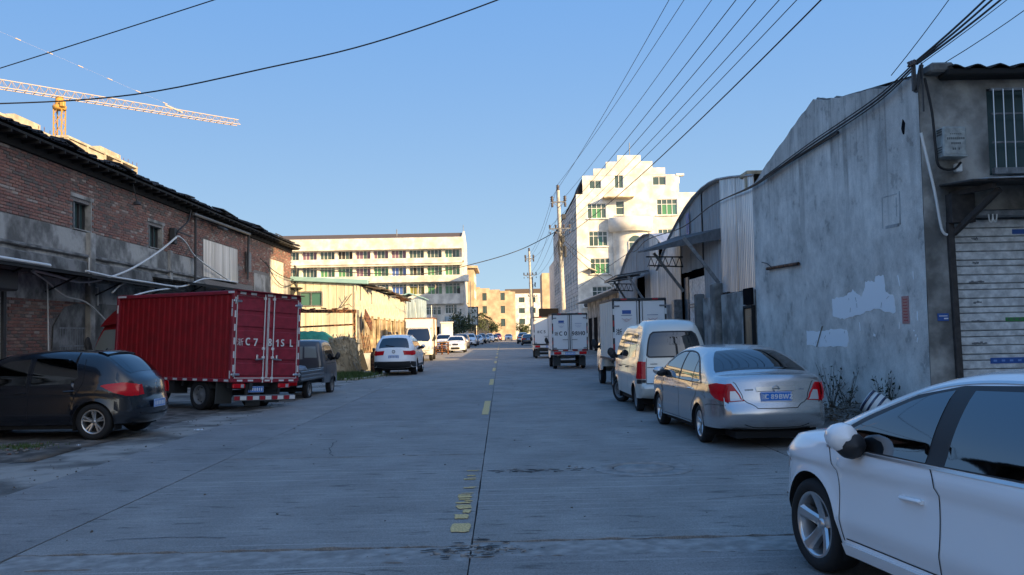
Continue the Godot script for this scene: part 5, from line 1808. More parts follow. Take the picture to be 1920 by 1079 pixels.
	tag(mo, "round concrete manhole set in the right lane", "manhole")
	# left apron of worn concrete and soil, with a low ragged edge
	var ap := MB.new()
	var rows_ := []
	for i in 60:
		var z := 14.0 - i * 1.1
		var row := []
		for j in 9:
			var x := lerpf(-5.27, -11.4, j / 8.0)
			if j == 0: x = -5.05
			row.append(Vector3(x, -0.012 - 0.035 * (j / 8.0) + 0.03 * n.get_noise_2d(x * 5, z * 5), z))
		rows_.append(row)
	ap.rows(rows_, 0, true)
	structure("roadside_apron", ap, M.apron)
	var vs := MB.new()
	rows_ = []
	for i in 30:
		var z := -12.2 - i * 0.35
		var row := []
		for j in 15:
			var x := lerpf(-6.0, -11.2, j / 14.0)
			if j == 0: x = -6.3 - 0.28 * clampf((z + 16.5) / 4.0, 0.0, 1.0) * 3.0 + 0.3 * n.get_noise_2d(z * 6, 5)
			var e := minf(minf(j, 14 - j) / 2.0, minf(i, 29 - i) / 3.0)
			row.append(Vector3(x, -0.03 + clampf(e, 0, 1) * (0.03 + 0.05 * absf(n.get_noise_2d(x * 8, z * 8))), z))
		rows_.append(row)
	vs.rows(rows_, 0, true)
	structure("verge", vs, M.verge_soil)
	var sh := MB.new()
	rows_ = []
	for i in 36:
		var z := -11.0 - i * 0.9
		var row := []
		for j in 7:
			var x := lerpf(4.9 + 0.3 * n.get_noise_2d(z * 5, 1), 6.3, j / 6.0)
			row.append(Vector3(x, -0.02 + 0.035 * j / 6.0 * (1.5 + n.get_noise_2d(x * 9, z * 9)) + (0.012 if j else 0.0), z))
		rows_.append(row)
	sh.rows(rows_, 0, false)
	structure("right_verge", sh, M.verge_soil)
	# far yard surfaces beyond the shed
	var yd := MB.new()
	yd.quad(Vector3(-40, -0.02, -330), Vector3(-5.2, -0.02, -330), Vector3(-5.2, -0.02, -51.5), Vector3(-40, -0.02, -51.5))
	yd.quad(Vector3(6.26, -0.02, -330), Vector3(60, -0.02, -330), Vector3(60, -0.02, -9), Vector3(6.26, -0.02, -9))
	structure("yard_ground", yd, M.apron)

func stone(size: float, seed_: int) -> ArrayMesh:
	var r := RandomNumberGenerator.new()
	r.seed = seed_
	var b := MB.new()
	var rr := []
	var off := []
	for i in 5:
		var row := []
		for j in 6:
			row.append(r.randf_range(0.75, 1.1))
		row.append(row[0])
		off.append(row)
	for i in 5:
		var t := PI * i / 4.0
		var row := []
		for j in 7:
			var a := TAU * j / 6.0
			row.append(Vector3(sin(t) * cos(a), cos(t) * 0.6, sin(t) * sin(a)) * size * off[i][j] * 0.5)
		rr.append(row)
	b.rows(rr, -1)
	return b.done()

func build_litter() -> void:
	var meshes := []
	for k in 4: meshes.append(stone(1.0, 70 + k))
	# stones and brick bits on the verge by the black hatchback, too small to pick apart
	for h in 2:
		var st := SurfaceTool.new()
		for k in (90 if h == 0 else 36):
			var s := rng.randf_range(0.025, 0.10)
			var x := -6.9 - rng.randf() * 1.9
			var z := -13.15 - rng.randf() * 1.2 - maxf(0.0, (-7.3 - x)) * 0.1
			st.append_from(meshes[k % 4], 0, Transform3D(Basis.from_euler(Vector3(0, rng.randf() * 6, 0)).scaled(Vector3(s, s * 0.8, s)), Vector3(x, 0.02, z)))
		tag(put("rubble", st.commit(), M.rubble_red if h else M.rubble), ["small grey stones strewn on the verge below the black hatchback", "small broken red brick bits on the verge below the black hatchback"][h], "rubble", "", "stuff")
	var gr := MB.new()
	for k in 500:
		var c := Vector3(-7.35 + rng.randfn(0, 0.22), 0.02, -13.95 + rng.randfn(0, 0.18))
		var a := rng.randf() * TAU
		var h := rng.randf_range(0.02, 0.07)
		gr.tri(c + Vector3(cos(a), 0, sin(a)) * 0.006, c + Vector3(cos(a + 1.2) * 0.03, h, sin(a + 1.2) * 0.03), c - Vector3(cos(a), 0, sin(a)) * 0.006)
	tag(obj("verge_grass", gr, M.grass), "thin grass growing on the verge under the black hatchback", "grass", "", "stuff")
	var gs := MB.new()
	for k in 4200:
		var c := Vector3(-5.95 + rng.randfn(0, 0.45), 0.03, -35.2 + rng.randfn(0, 0.9))
		var a := rng.randf() * TAU
		var h := rng.randf_range(0.06, 0.26)
		gs.tri(c + Vector3(cos(a), 0, sin(a)) * 0.014, c + Vector3(cos(a + 1.2) * 0.08, h, sin(a + 1.2) * 0.08), c - Vector3(cos(a), 0, sin(a)) * 0.014)
	tag(obj("weed_patch", gs, M.grass), "green weeds growing at the foot of the rusty frame", "grass", "", "stuff")
	var gt := MB.new()
	for k in 900:
		var left := rng.randf() < 0.6
		var x := -5.1 - absf(rng.randfn(0, 0.9)) if left else 4.6 + rng.randfn(0, 0.5)
		if k % 5 == 0: x = rng.randf_range(-5, 4.5)
		var z := -6.0 - 26.0 * pow(rng.randf(), 1.4)
		var s := 0.005 + 0.022 * pow(rng.randf(), 2.5)
		gt.box(Vector3(x, 0.004, z), Vector3(s, s * 0.5, s * 0.8), Basis.from_euler(Vector3(0, rng.randf() * 6, rng.randfn(0, 0.3))))
	tag(obj("grit", gt, M.verge_soil), "grit and crumbs of soil scattered over the road and its edges", "grit", "", "stuff")
	var ws := [[-7.36, -13.05, 0.16, 0.05, "white scrap of litter on the road edge nearest the camera"], [-5.35, -16.1, 0.13, 0.03, "white scrap of litter behind the black hatchback"], [-6.5, -14.05, 0.05, 0.04, "tiny white scrap on the verge by the hatchback's rear wheel"]]
	for w in ws:
		var b := MB.new()
		var q := []
		for i in 5:
			var row := []
			for j in 4:
				row.append(Vector3(w[0] + (i / 4.0 - 0.5) * w[2] * 1.2, 0.012 + w[3] * absf(sin(i * 1.7 + j)) * 0.6, w[1] + (j / 3.0 - 0.5) * w[2] * 0.7 + 0.01 * sin(i * 2.0)))
			q.append(row)
		b.rows(q, 0, true)
		tag(obj("paper_scrap", b, M.litter_white), w[4], "litter")

# a framed window in the plane through at: u across, n outwards
func window(parent: Node, at: Vector3, u: Vector3, n: Vector3, w: float, h: float, panes: Array, transom := 0.0, mull := 3, fw := 0.07, frame: Material = null) -> MeshInstance3D:
	var b := MB.new()
	var bs := Basis(u, Vector3.UP, n)
	var f = frame if frame else M.white_frame
	for s in [-1.0, 1.0]:
		b.box(at + u * s * (w - fw) * 0.5, Vector3(fw, h, 0.09), bs)
		b.box(at + Vector3.UP * s * (h - fw) * 0.5, Vector3(w - fw * 2, fw, 0.085), bs)
	for k in range(1, mull):
		b.box(at + u * (w * (float(k) / mull - 0.5)), Vector3(fw * 0.8, h - fw * 2, 0.075), bs)
	if transom > 0.0:
		b.box(at + Vector3.UP * (h * 0.5 - transom), Vector3(w - fw * 2, fw * 0.8, 0.07), bs)
	var o := obj("window", b, f, parent)
	for k in mull:
		var q := at + u * (w * ((k + 0.5) / mull - 0.5)) - n * 0.03
		var lo := h * 0.5 - transom if transom > 0.0 else h * 0.5
		var p := MB.new()
		p.box(q + Vector3.UP * (lo - h * 0.5) * 0.5, Vector3(w / mull - fw * 0.5, h * 0.5 + lo - fw, 0.012), bs)
		var pane := obj("pane", p, panes[k % panes.size()] if rng.randf() < 0.85 else M.grey_pane, o)
		if transom > 0.0:
			var t := MB.new()
			t.box(q + Vector3.UP * (h * 0.5 - transom * 0.5), Vector3(w / mull - fw * 0.5, transom - fw, 0.012), bs)
			obj("pane", t, M.grey_pane, o)
	return o

# wall in the plane spanned by u and up with rectangular openings: [u from, u to, y from, y to]; thickness goes inwards
func pierced(b: MB, org: Vector3, u: Vector3, n: Vector3, w: float, h: float, holes: Array, thick: float) -> void:
	var us := [0.0, w]
	for q in holes:
		us.append(q[0]); us.append(q[1])
	us.sort()
	var inn := -n * thick
	for i in us.size() - 1:
		if us[i + 1] - us[i] < 0.001: continue
		var m: float = (us[i] + us[i + 1]) * 0.5
		var cuts := []
		for q in holes:
			if q[0] < m and q[1] > m: cuts.append([q[2], q[3]])
		cuts.sort_custom(func(p, q): return p[0] < q[0])
		var y := 0.0
		var segs := []
		for c in cuts:
			if c[0] > y: segs.append([y, c[0]])
			y = c[1]
		if y < h: segs.append([y, h])
		for s in segs:
			var a: Vector3 = org + u * us[i] + Vector3.UP * s[0]
			var c: Vector3 = org + u * us[i + 1] + Vector3.UP * s[1]
			var a2 = a + Vector3.UP * (s[1] - s[0])
			var c2 = c - Vector3.UP * (s[1] - s[0])
			b.quad(a, a2, c, c2)
			b.quad(a + inn, c2 + inn, c + inn, a2 + inn)
	for q in holes:
		var p := [org + u * q[0] + Vector3.UP * q[2], org + u * q[0] + Vector3.UP * q[3], org + u * q[1] + Vector3.UP * q[3], org + u * q[1] + Vector3.UP * q[2]]
		for k in 4:
			b.quad(p[k], p[(k + 1) % 4], p[(k + 1) % 4] + inn, p[k] + inn)
	var e := [org, org + Vector3.UP * h, org + u * w + Vector3.UP * h, org + u * w]
	for k in 4:
		b.quad(e[k], e[k] + inn, e[(k + 1) % 4] + inn, e[(k + 1) % 4])

const LX := -11.3

func brick_field(parent: Node, x: float, z_from: float, z_to: float, y0: float, y1: float, holes: Array, singles: int, out: Array) -> void:
	# z_from is the nearer end; collects the places of every brick that shows its face
	var ch := 0.0785
	var ln := 0.258
	var row := 0
	var y := y0
	while y < y1 - 0.02:
		var z := z_from - (ln * 0.5 if row % 2 else 0.0)
		while z > z_to:
			var c := Vector3(x, y + ch * 0.5, z - ln * 0.5)
			var ok := true
			for q in holes:
				if c.z > q[0] - 0.13 and c.z < q[1] + 0.13 and c.y > q[2] - 0.04 and c.y < q[3] + 0.04:
					ok = false
			if ok: out.append(c)
			z -= ln
		y += ch
		row += 1

func build_brick_building() -> void:
	var o := thing("brick_workshop", "long two-storey red brick workshop with grey concrete band and black tiled eaves", "building")
	var u := Vector3(0, 0, -1)
	var n := Vector3(1, 0, 0)
	var z0 := -7.0
	var zend := -48.8
	# backing wall with the openings
	var holes := []
	var win := [[-24.0, -25.05, 4.60, 5.46], [-29.2, -30.35, 4.60, 5.44]]
	var doors := [[-34.5, -38.9, 4.02, 5.40], [-44.4, -47.1, 3.88, 5.46]]
	for w in win + doors: holes.append([-w[0] + z0, -w[1] + z0, w[2], w[3]])
	holes.append([-(-23.4) + z0, 25.1 + z0, 1.0, 2.0])
	holes.append([8.0 + 3.0 + z0, 20.6 + z0, 0.0, 2.75])
	var b := MB.new()
	pierced(b, Vector3(LX, -0.1, z0), u, n, -zend + z0, 6.65, holes, 0.26)
	b.quad(Vector3(LX - 0.26, -0.1, zend), Vector3(LX - 0.26, 6.5, zend), Vector3(LX - 9, 6.5, zend), Vector3(LX - 9, -0.1, zend))
	b.quad(Vector3(LX - 9, -0.1, z0), Vector3(LX - 9, 6.5, z0), Vector3(LX - 9, 6.5, zend), Vector3(LX - 9, -0.1, zend))
	b.quad(Vector3(LX - 0.26, -0.1, z0), Vector3(LX - 0.26, 6.5, z0), Vector3(LX - 9, 6.5, z0), Vector3(LX - 9, -0.1, z0))
	var wall := obj("wall", b, M.brick_bed, o)
	# floors and dark inside
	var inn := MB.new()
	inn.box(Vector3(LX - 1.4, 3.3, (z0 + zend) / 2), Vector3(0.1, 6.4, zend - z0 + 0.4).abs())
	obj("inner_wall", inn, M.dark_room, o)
	# bricks
	var spots := []
	var hb := []
	for w in win + doors: hb.append([w[1], w[0], w[2], w[3]])
	hb.append([-39.6, -33.7, 3.5, 4.7])
	hb.append([-50.0, -41.6, 3.5, 4.72])
	brick_field(wall, LX, -17.4, zend + 0.02, 4.60, 6.22, hb, 0, spots)
	var hl := [[-25.4, -22.9, 0.6, 2.2], [-24.75, -25.5, 0, 3.0]]
	brick_field(wall, LX, -20.75, -24.7, 0.4, 2.66, hl, 0, spots)
	# corner bricks beside the upper doors
	brick_field(wall, LX, -39.2, -41.5, 4.0, 4.60, [], 0, spots)
	brick_field(wall, LX, -47.3, zend + 0.02, 2.2, 4.60, [], 0, spots)
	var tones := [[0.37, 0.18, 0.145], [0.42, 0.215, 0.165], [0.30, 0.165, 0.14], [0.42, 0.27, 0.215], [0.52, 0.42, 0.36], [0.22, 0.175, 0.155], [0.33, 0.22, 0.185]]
	var mats := []
	for i in tones.size():
		mats.append(mat("brick_%d" % i, lin(tones[i][0], tones[i][1], tones[i][2]), 0.92, 0, "fine", 1.4))
	var meshes := []
	for k in 4:
		var m := MB.new()
		m.cbox(Vector3.ZERO, Vector3(0.05, 0.062 + 0.003 * (k % 2), 0.236 + 0.006 * (k >> 1)), Basis(), 0.006)
		meshes.append(m.done())
	spots.sort_custom(func(p, q): return p.z > q.z)
	var nz := FastNoiseLite.new()
	nz.seed = 21
	nz.frequency = 0.35
	var rest := []
	var shown := 0
	for c in spots:
		var t := nz.get_noise_2d(c.z * 1.2, c.y * 3.0) * 0.5 + 0.5 + rng.randfn(0, 0.18)
		var k := 0
		if t < 0.33: k = 5 if rng.randf() < 0.5 else 2
		elif t < 0.5: k = 0
		elif t < 0.64: k = 1 if rng.randf() < 0.6 else 6
		elif t < 0.76: k = 3
		else: k = 4 if rng.randf() < 0.6 else 1
		var h: float = c.y
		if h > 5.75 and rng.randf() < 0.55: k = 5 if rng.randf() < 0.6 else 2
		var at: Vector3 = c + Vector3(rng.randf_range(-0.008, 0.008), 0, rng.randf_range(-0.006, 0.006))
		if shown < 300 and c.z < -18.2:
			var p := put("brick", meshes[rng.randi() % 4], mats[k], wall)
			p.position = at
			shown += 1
		else:
			rest.append([at, k])
	var mm := MultiMesh.new()
	mm.transform_format = MultiMesh.TRANSFORM_3D
	mm.use_colors = true
	mm.mesh = meshes[0]
	mm.instance_count = rest.size()
	for i in rest.size():
		mm.set_instance_transform(i, Transform3D(Basis(), rest[i][0]))
		var t: Array = tones[rest[i][1]]
		mm.set_instance_color(i, Color(t[0], t[1], t[2]))
	var mi := MultiMeshInstance3D.new()
	mi.name = "brick_courses"
	mi.multimesh = mm
	var bm := mat("brick_far", Color.WHITE, 0.92, 0, "fine", 1.4)
	bm.vertex_color_use_as_albedo = true
	mi.material_override = bm
	wall.add_child(mi)
	tag(mi, "", "", "", "stuff")
	# concrete band between the storeys, with a darker lower lip
	var cb := MB.new()
	pierced(cb, Vector3(LX + 0.05, 3.3, z0), u, n, 33.6 + z0, 1.27, [], 0.04)
	pierced(cb, Vector3(LX + 0.05, 3.3, -41.5), u, n, -zend - 41.5 + 0.0, 1.30, [[2.9, 5.6, 0.58, 1.3]], 0.04)
	var bo := obj("concrete_band", cb, M.cement, o)
	var lp := MB.new()
	lp.cbox(Vector3(LX + 0.09, 3.92, -21.0), Vector3(0.08, 0.10, 27.0), Basis(), 0.03)
	lp.cbox(Vector3(LX + 0.085, 3.5, -21.0), Vector3(0.07, 0.55, 27.0), Basis(), 0.03)
	obj("band_lip", lp, M.cement_dark, bo)
	var pi := MB.new()
	pi.cbox(Vector3(LX + 0.08, 2.3, -24.85), Vector3(0.2, 4.55, 0.3), Basis(), 0.02)
	pi.cbox(Vector3(LX + 0.06, 4.1, -30.9), Vector3(0.14, 1.1, 0.26), Basis(), 0.02)
	obj("pilaster", pi, M.cement, o)
	var ps := MB.new()
	pierced(ps, Vector3(LX + 0.03, 2.66, -20.7), u, n, 7.5, 0.6, [], 0.02)
	obj("plaster_strip", ps, M.cement_pale, o)
	var pb := MB.new()
	pierced(pb, Vector3(LX + 0.02, 0.0, -25.1), u, n, 9.0, 3.2, [], 0.02)
	pb.prism(PackedVector2Array([Vector2(22.9, 1.3), Vector2(22.95, 2.02), Vector2(23.5, 2.5), Vector2(24.2, 2.63), Vector2(24.7, 2.62), Vector2(24.7, 1.3)]), 0.015, Transform3D(Basis(Vector3(0, 0, -1), Vector3(0, 1, 0), Vector3(1, 0, 0)), Vector3(LX + 0.022, 0, 0)))
	obj("render_patch", pb, M.cement_dark, o)
	# windows: deep reveals with a half-open shutter leaf
	for w in win:
		var zc: float = (w[0] + w[1]) * 0.5
		var rv := MB.new()
		rv.box(Vector3(LX - 0.10, (w[2] + w[3]) * 0.5, w[1] + 0.02), Vector3(0.28, w[3] - w[2], 0.05))
		rv.box(Vector3(LX - 0.10, w[2] + 0.015, zc), Vector3(0.30, 0.03, w[0] - w[1]))
		rv.box(Vector3(LX - 0.06, w[3] + 0.05, zc), Vector3(0.2, 0.10, w[0] - w[1] + 0.3))
		obj("window_reveal", rv, M.cement, o)
		var wo := window(o, Vector3(LX - 0.17, (w[2] + w[3]) * 0.5, zc), Vector3(0, 0, -1), n, w[0] - w[1] - 0.06, w[3] - w[2] - 0.04, [M.grey_pane], 0.0, 3, 0.05, M.steel_dark)
		box_obj("casement", Vector3(LX - 0.06, (w[2] + w[3]) * 0.5, w[0] - 0.2), Vector3(0.03, 0.74, 0.05), M.steel_grey, wo)
	# sheet-metal panels that close the upper loading doors
	for k in 2:
		var d: Array = doors[k]
		var cnt := 4 if k == 0 else 3
		for i in cnt:
			var p := MB.new()
			var wz: float = (d[0] - d[1]) / cnt
			p.cbox(Vector3(LX + 0.03 + 0.012 * (i % 2), (d[2] + d[3]) * 0.5, d[0] - wz * (i + 0.5)), Vector3(0.03, d[3] - d[2] + 0.05, wz - 0.015), Basis(Vector3(0, 1, 0), 0.01 * (i - 1.5)), 0.008)
			obj("door_sheet", p, M.galvanised if k == 0 else M.cream_board, o)
	# plaster round the second door
	# barred window behind the lorry and white paint beside it
	var bw := MB.new()
	for y in [1.02, 1.5, 1.97]:
		bw.box(Vector3(LX + 0.03, y, -24.1), Vector3(0.03, 0.035, 1.75))
	var bwo := obj("window_grille", bw, M.steel_grey, o)
	for k in 13:
		box_obj("bar", Vector3(LX + 0.03, 1.5, -23.3 - k * 0.135), Vector3(0.022, 0.96, 0.022), M.steel_grey, bwo)
	var wp := MB.new()
	wp.prism(PackedVector2Array([Vector2(23.05, 0.9), Vector2(23.0, 1.6), Vector2(23.05, 2.02), Vector2(23.2, 2.12), Vector2(23.42, 2.06), Vector2(23.5, 2.2), Vector2(23.62, 2.1), Vector2(23.5, 1.9), Vector2(23.33, 1.85), Vector2(23.36, 1.3), Vector2(23.34, 0.9)]), 0.006, Transform3D(Basis(Vector3(0, 0, -1), Vector3(0, 1, 0), Vector3(1, 0, 0)), Vector3(LX + 0.026, 0, 0)))
	obj("white_paint_patch", wp, M.ad_paint, o)
	# roller shutter at the near end and its housing
	var sh := MB.new()
	sh.box(Vector3(LX + 0.01, 1.4, -20.68), Vector3(0.1, 2.9, 0.12))
	sh.box(Vector3(LX + 0.01, 1.4, -15.9), Vector3(0.1, 2.9, 0.12))
	var so := obj("shutter_frame", sh, M.steel_dark, o)
	for k in 33:
		var s := MB.new()
		s.cbox(Vector3(LX - 0.02, 0.06 + k * 0.083, -18.3), Vector3(0.03, 0.074, 4.7), Basis(), 0.012)
		obj("shutter_slat", s, M.roller_pale, so)
	var hz := MB.new()
	hz.cbox(Vector3(LX + 0.34, 2.98, -17.4), Vector3(0.62, 0.46, 5.5), Basis(), 0.04)
	obj("shutter_housing", hz, M.steel_dark, o)
	# canopies: thin sheets on brackets
	for q in [[-12.0, -22.4, 3.34, 3.30], [-22.4, -29.0, 3.28, 3.24], [-29.2, -42.5, 3.5, 3.62]]:
		var c := MB.new()
		var a := Vector3(LX + 0.06, q[2] + 0.16, q[0])
		var e := Vector3(LX + 1.25, q[2] - 0.03, q[0])
		var a2 := Vector3(LX + 0.06, q[3] + 0.16, q[1])
		var e2 := Vector3(LX + 1.25, q[3] - 0.03, q[1])
		var d := Vector3(0, -0.03, 0)
		c.quad(a, e, e2, a2)
		c.quad(a + d, a2 + d, e2 + d, e + d)
		c.quad(e, e + d, e2 + d, e2)
		c.quad(a, a + d, e + d, e)
		c.bar(e + Vector3(-0.03, -0.05, 0), e2 + Vector3(-0.03, -0.05, 0), 0.06)
		var k := 0
		while q[0] - k * 2.6 > q[1]:
			var z: float = q[0] - k * 2.6 - 0.1
			var t: float = (z - q[0]) / (q[1] - q[0])
			var hy: float = lerpf(q[2], q[3], t)
			c.bar(Vector3(LX + 0.05, hy + 0.08, z), Vector3(LX + 1.2, hy - 0.09, z), 0.04)
			c.bar(Vector3(LX + 0.06, hy - 0.42, z), Vector3(LX + 0.85, hy - 0.05, z), 0.035)
			k += 1
		obj("canopy", c, M.dark_timber, o)
	# roof: ragged black tiles over a timber eave
	var rf := MB.new()
	rf.quad(Vector3(LX + 0.5, 6.5, z0), Vector3(LX + 0.5, 6.5, zend - 0.35), Vector3(LX - 4.6, 8.0, zend - 0.35), Vector3(LX - 4.6, 8.0, z0))
	rf.quad(Vector3(LX - 4.6, 8.0, z0), Vector3(LX - 4.6, 8.0, zend - 0.35), Vector3(LX - 9.4, 6.5, zend - 0.35), Vector3(LX - 9.4, 6.5, z0))
	rf.tri(Vector3(LX, 6.45, zend + 0.1), Vector3(LX - 4.6, 7.9, zend + 0.1), Vector3(LX - 9.2, 6.45, zend + 0.1))
	var ro := obj("roof", rf, M.black_tile, o)
	var ev := MB.new()
	ev.box(Vector3(LX + 0.2, 6.40, (z0 + zend) / 2), Vector3(0.6, 0.06, z0 - zend + 0.4))
	ev.box(Vector3(LX + 0.06, 6.28, (z0 + zend) / 2), Vector3(0.1, 0.22, z0 - zend + 0.1))
	var k2 := 0
	while z0 - k2 * 0.62 > zend:
		ev.box(Vector3(LX + 0.28, 6.33, z0 - k2 * 0.62), Vector3(0.5, 0.08, 0.06))
		k2 += 1
	obj("eave_boards", ev, M.dark_timber, ro)
	# clay tiles along the edge: arched covers over flat pans, slipped and broken here and there
	var tm := []
	for k in 3:
		var t := MB.new()
		var rr := []
		for i in 2:
			var row := []
			for j in 6:
				var a := PI * j / 5.0
				row.append(Vector3(-0.34 * i, sin(a) * 0.055 + i * 0.10, cos(a) * 0.085))
			rr.append(row)
		t.rows(rr, 0)
		for j in 5:
			var a := PI * j / 5.0
			var a2 := PI * (j + 1) / 5.0
			t.quad(Vector3(0, sin(a) * 0.055, cos(a) * 0.085), Vector3(0, sin(a2) * 0.055, cos(a2) * 0.085), Vector3(0, sin(a2) * 0.035, cos(a2) * 0.06), Vector3(0, sin(a) * 0.035, cos(a) * 0.06))
		tm.append(t.done())
	var z := -17.6
	var wav := FastNoiseLite.new()
	wav.seed = 8
	wav.frequency = 0.25
	var stuff := MB.new()
	var made := 0
	while z > zend - 0.3:
		for row in 2:
			var drop := wav.get_noise_1d(z * 2.0) * 0.07 + rng.randfn(0, 0.018)
			if row == 0 and rng.randf() < 0.1:
				continue
			var xf := Transform3D(Basis.from_euler(Vector3(rng.randfn(0, 0.05), rng.randfn(0, 0.06), rng.randfn(0, 0.05))), Vector3(LX + 0.58 - row * 0.30 + rng.randfn(0, 0.03), 6.50 + row * 0.09 + drop, z))
			if made < 298:
				var p := put("roof_tile", tm[made % 3], M.black_tile, ro)
				p.transform = xf
				made += 1
		z -= 0.215
	for q in [[-23.0, 0.9], [-26.2, 1.2], [-31.5, 0.8], [-36.0, 1.6], [-41.0, 1.0]]:
		var sl := MB.new()
		sl.cbox(Vector3(LX + 0.35, 6.63 + 0.02 * q[1], q[0]), Vector3(0.5, 0.05, q[1]), Basis.from_euler(Vector3(rng.randfn(0, 0.05), 0, -0.25)), 0.015)
		obj("loose_slab", sl, M.black_tile, ro)
	# pipes, brackets and boxes fixed to the front
	var dr := MB.new()
	dr.tube([Vector3(LX + 0.2, 6.3, -33.1), Vector3(LX + 0.2, 3.5, -33.05)], 0.045, 8)
	dr.tube([Vector3(LX + 0.22, 6.2, -40.0), Vector3(LX + 0.22, 4.2, -39.8)], 0.05, 8)
	obj("drain_pipe", dr, M.steel_dark, o)
	var hp := MB.new()
	hp.tube([Vector3(LX + 0.3, 6.13, -32.6), Vector3(LX + 0.3, 6.2, -39.9)], 0.06, 8)
	obj("gutter_pipe", hp, M.steel_grey, o)
	var mt := MB.new()
	mt.cbox(Vector3(LX + 0.16, 5.15, -30.95), Vector3(0.2, 0.55, 0.22), Basis(), 0.02)
	mt.bar(Vector3(LX + 0.2, 5.35, -31.0), Vector3(LX + 0.3, 5.28, -32.3), 0.05)
	obj("meter_box", mt, M.steel_dark, o)
	var mp := MB.new()
	mp.cbox(Vector3(LX + 0.12, 5.0, -40.3), Vector3(0.14, 0.9, 0.5), Basis(), 0.02)
	obj("switch_box", mp, M.steel_grey, o)
	var wpn := MB.new()
	wpn.tube([Vector3(-11.15, 3.11, -22.4), Vector3(-11.15, 0.9, -22.5)], 0.018, 6)
	obj("white_pipe", wpn, M.white_plastic, o)
	wpn = MB.new()
	wpn.tube([Vector3(-11.15, 3.88, -24.65), Vector3(-11.15, 3.14, -24.65), Vector3(-11.15, 3.09, -25.2), Vector3(-11.15, 2.6, -25.2)], 0.02, 6)
	obj("white_pipe", wpn, M.white_plastic, o)
	# lamp hanging from the eave
	var lm := thing("hanging_lamp", "small dark lamp on a rod under the brick workshop's eave", "lamp", Vector3(-10.95, 6.3, -27.1))
	var rod := MB.new()
	rod.tube([Vector3.ZERO, Vector3(0.05, -0.52, -0.16)], 0.012, 6)
	obj("rod", rod, M.steel_dark, lm)
	var hd := MB.new()
	hd.lathe([[0.12, 0.0], [0.1, 0.06], [0.03, 0.1], [0.0, 0.1]], Transform3D(Basis(), Vector3(0.05, -0.60, -0.16)), 12)
	obj("lamp_shade", hd, M.steel_dark, lm)
	var l2 := thing("floodlight", "dark floodlight under the eave above the grey loading door", "lamp", Vector3(-10.95, 5.98, -35.5))
	var fb := MB.new()
	fb.cbox(Vector3(0.1, -0.05, 0), Vector3(0.3, 0.12, 0.5), Basis(Vector3(0, 0, 1), -0.4), 0.03)
	obj("lamp_head", fb, M.steel_dark, l2)
	var fa := MB.new()
	fa.bar(Vector3(-0.35, 0.1, 0), Vector3(0.1, 0.0, 0), 0.04)
	obj("lamp_arm", fa, M.steel_dark, l2)

func build_reflected_block() -> void:
	var q := thing("reflected_block", "unseen low block added left of the camera for car windows to reflect", "shed")  # added out of view so the car windows mirror something low and dark
	box_obj("wall", V(LX - 4.5, 1.7, 9.0), V(9, 3.4, 31.6), M.cement_dark, q)
	box_obj("roof", V(LX - 4.3, 3.5, 9.0), V(9.6, 0.2, 32.0), M.cement_dark, q)

func cable(called: String, label: String, pts: Array, r: float, m: Material, sm := 5, cat := "cable", group := "") -> MeshInstance3D:
	var c := []
	for i in pts.size() - 1:
		var p0: Vector3 = pts[maxi(i - 1, 0)]
		var p1: Vector3 = pts[i]
		var p2: Vector3 = pts[i + 1]
		var p3: Vector3 = pts[mini(i + 2, pts.size() - 1)]
		for k in sm:
			c.append(p1.cubic_interpolate(p2, p0, p3, float(k) / sm))
	c.append(pts[-1])
	var b := MB.new()
	b.tube(c, r, 6)
	var o := obj(called, b, m)
	tag(o, label, cat, group)
	return o

func sagging(a: Vector3, b: Vector3, sag: float, n := 20) -> Array:
	var r := []
	for i in n + 1:
		var t := float(i) / n
		r.append(a.lerp(b, t) - Vector3(0, 4.0 * sag * t * (1.0 - t), 0))
	return r

func V(x: float, y: float, z: float) -> Vector3:
	return Vector3(x, y, z)

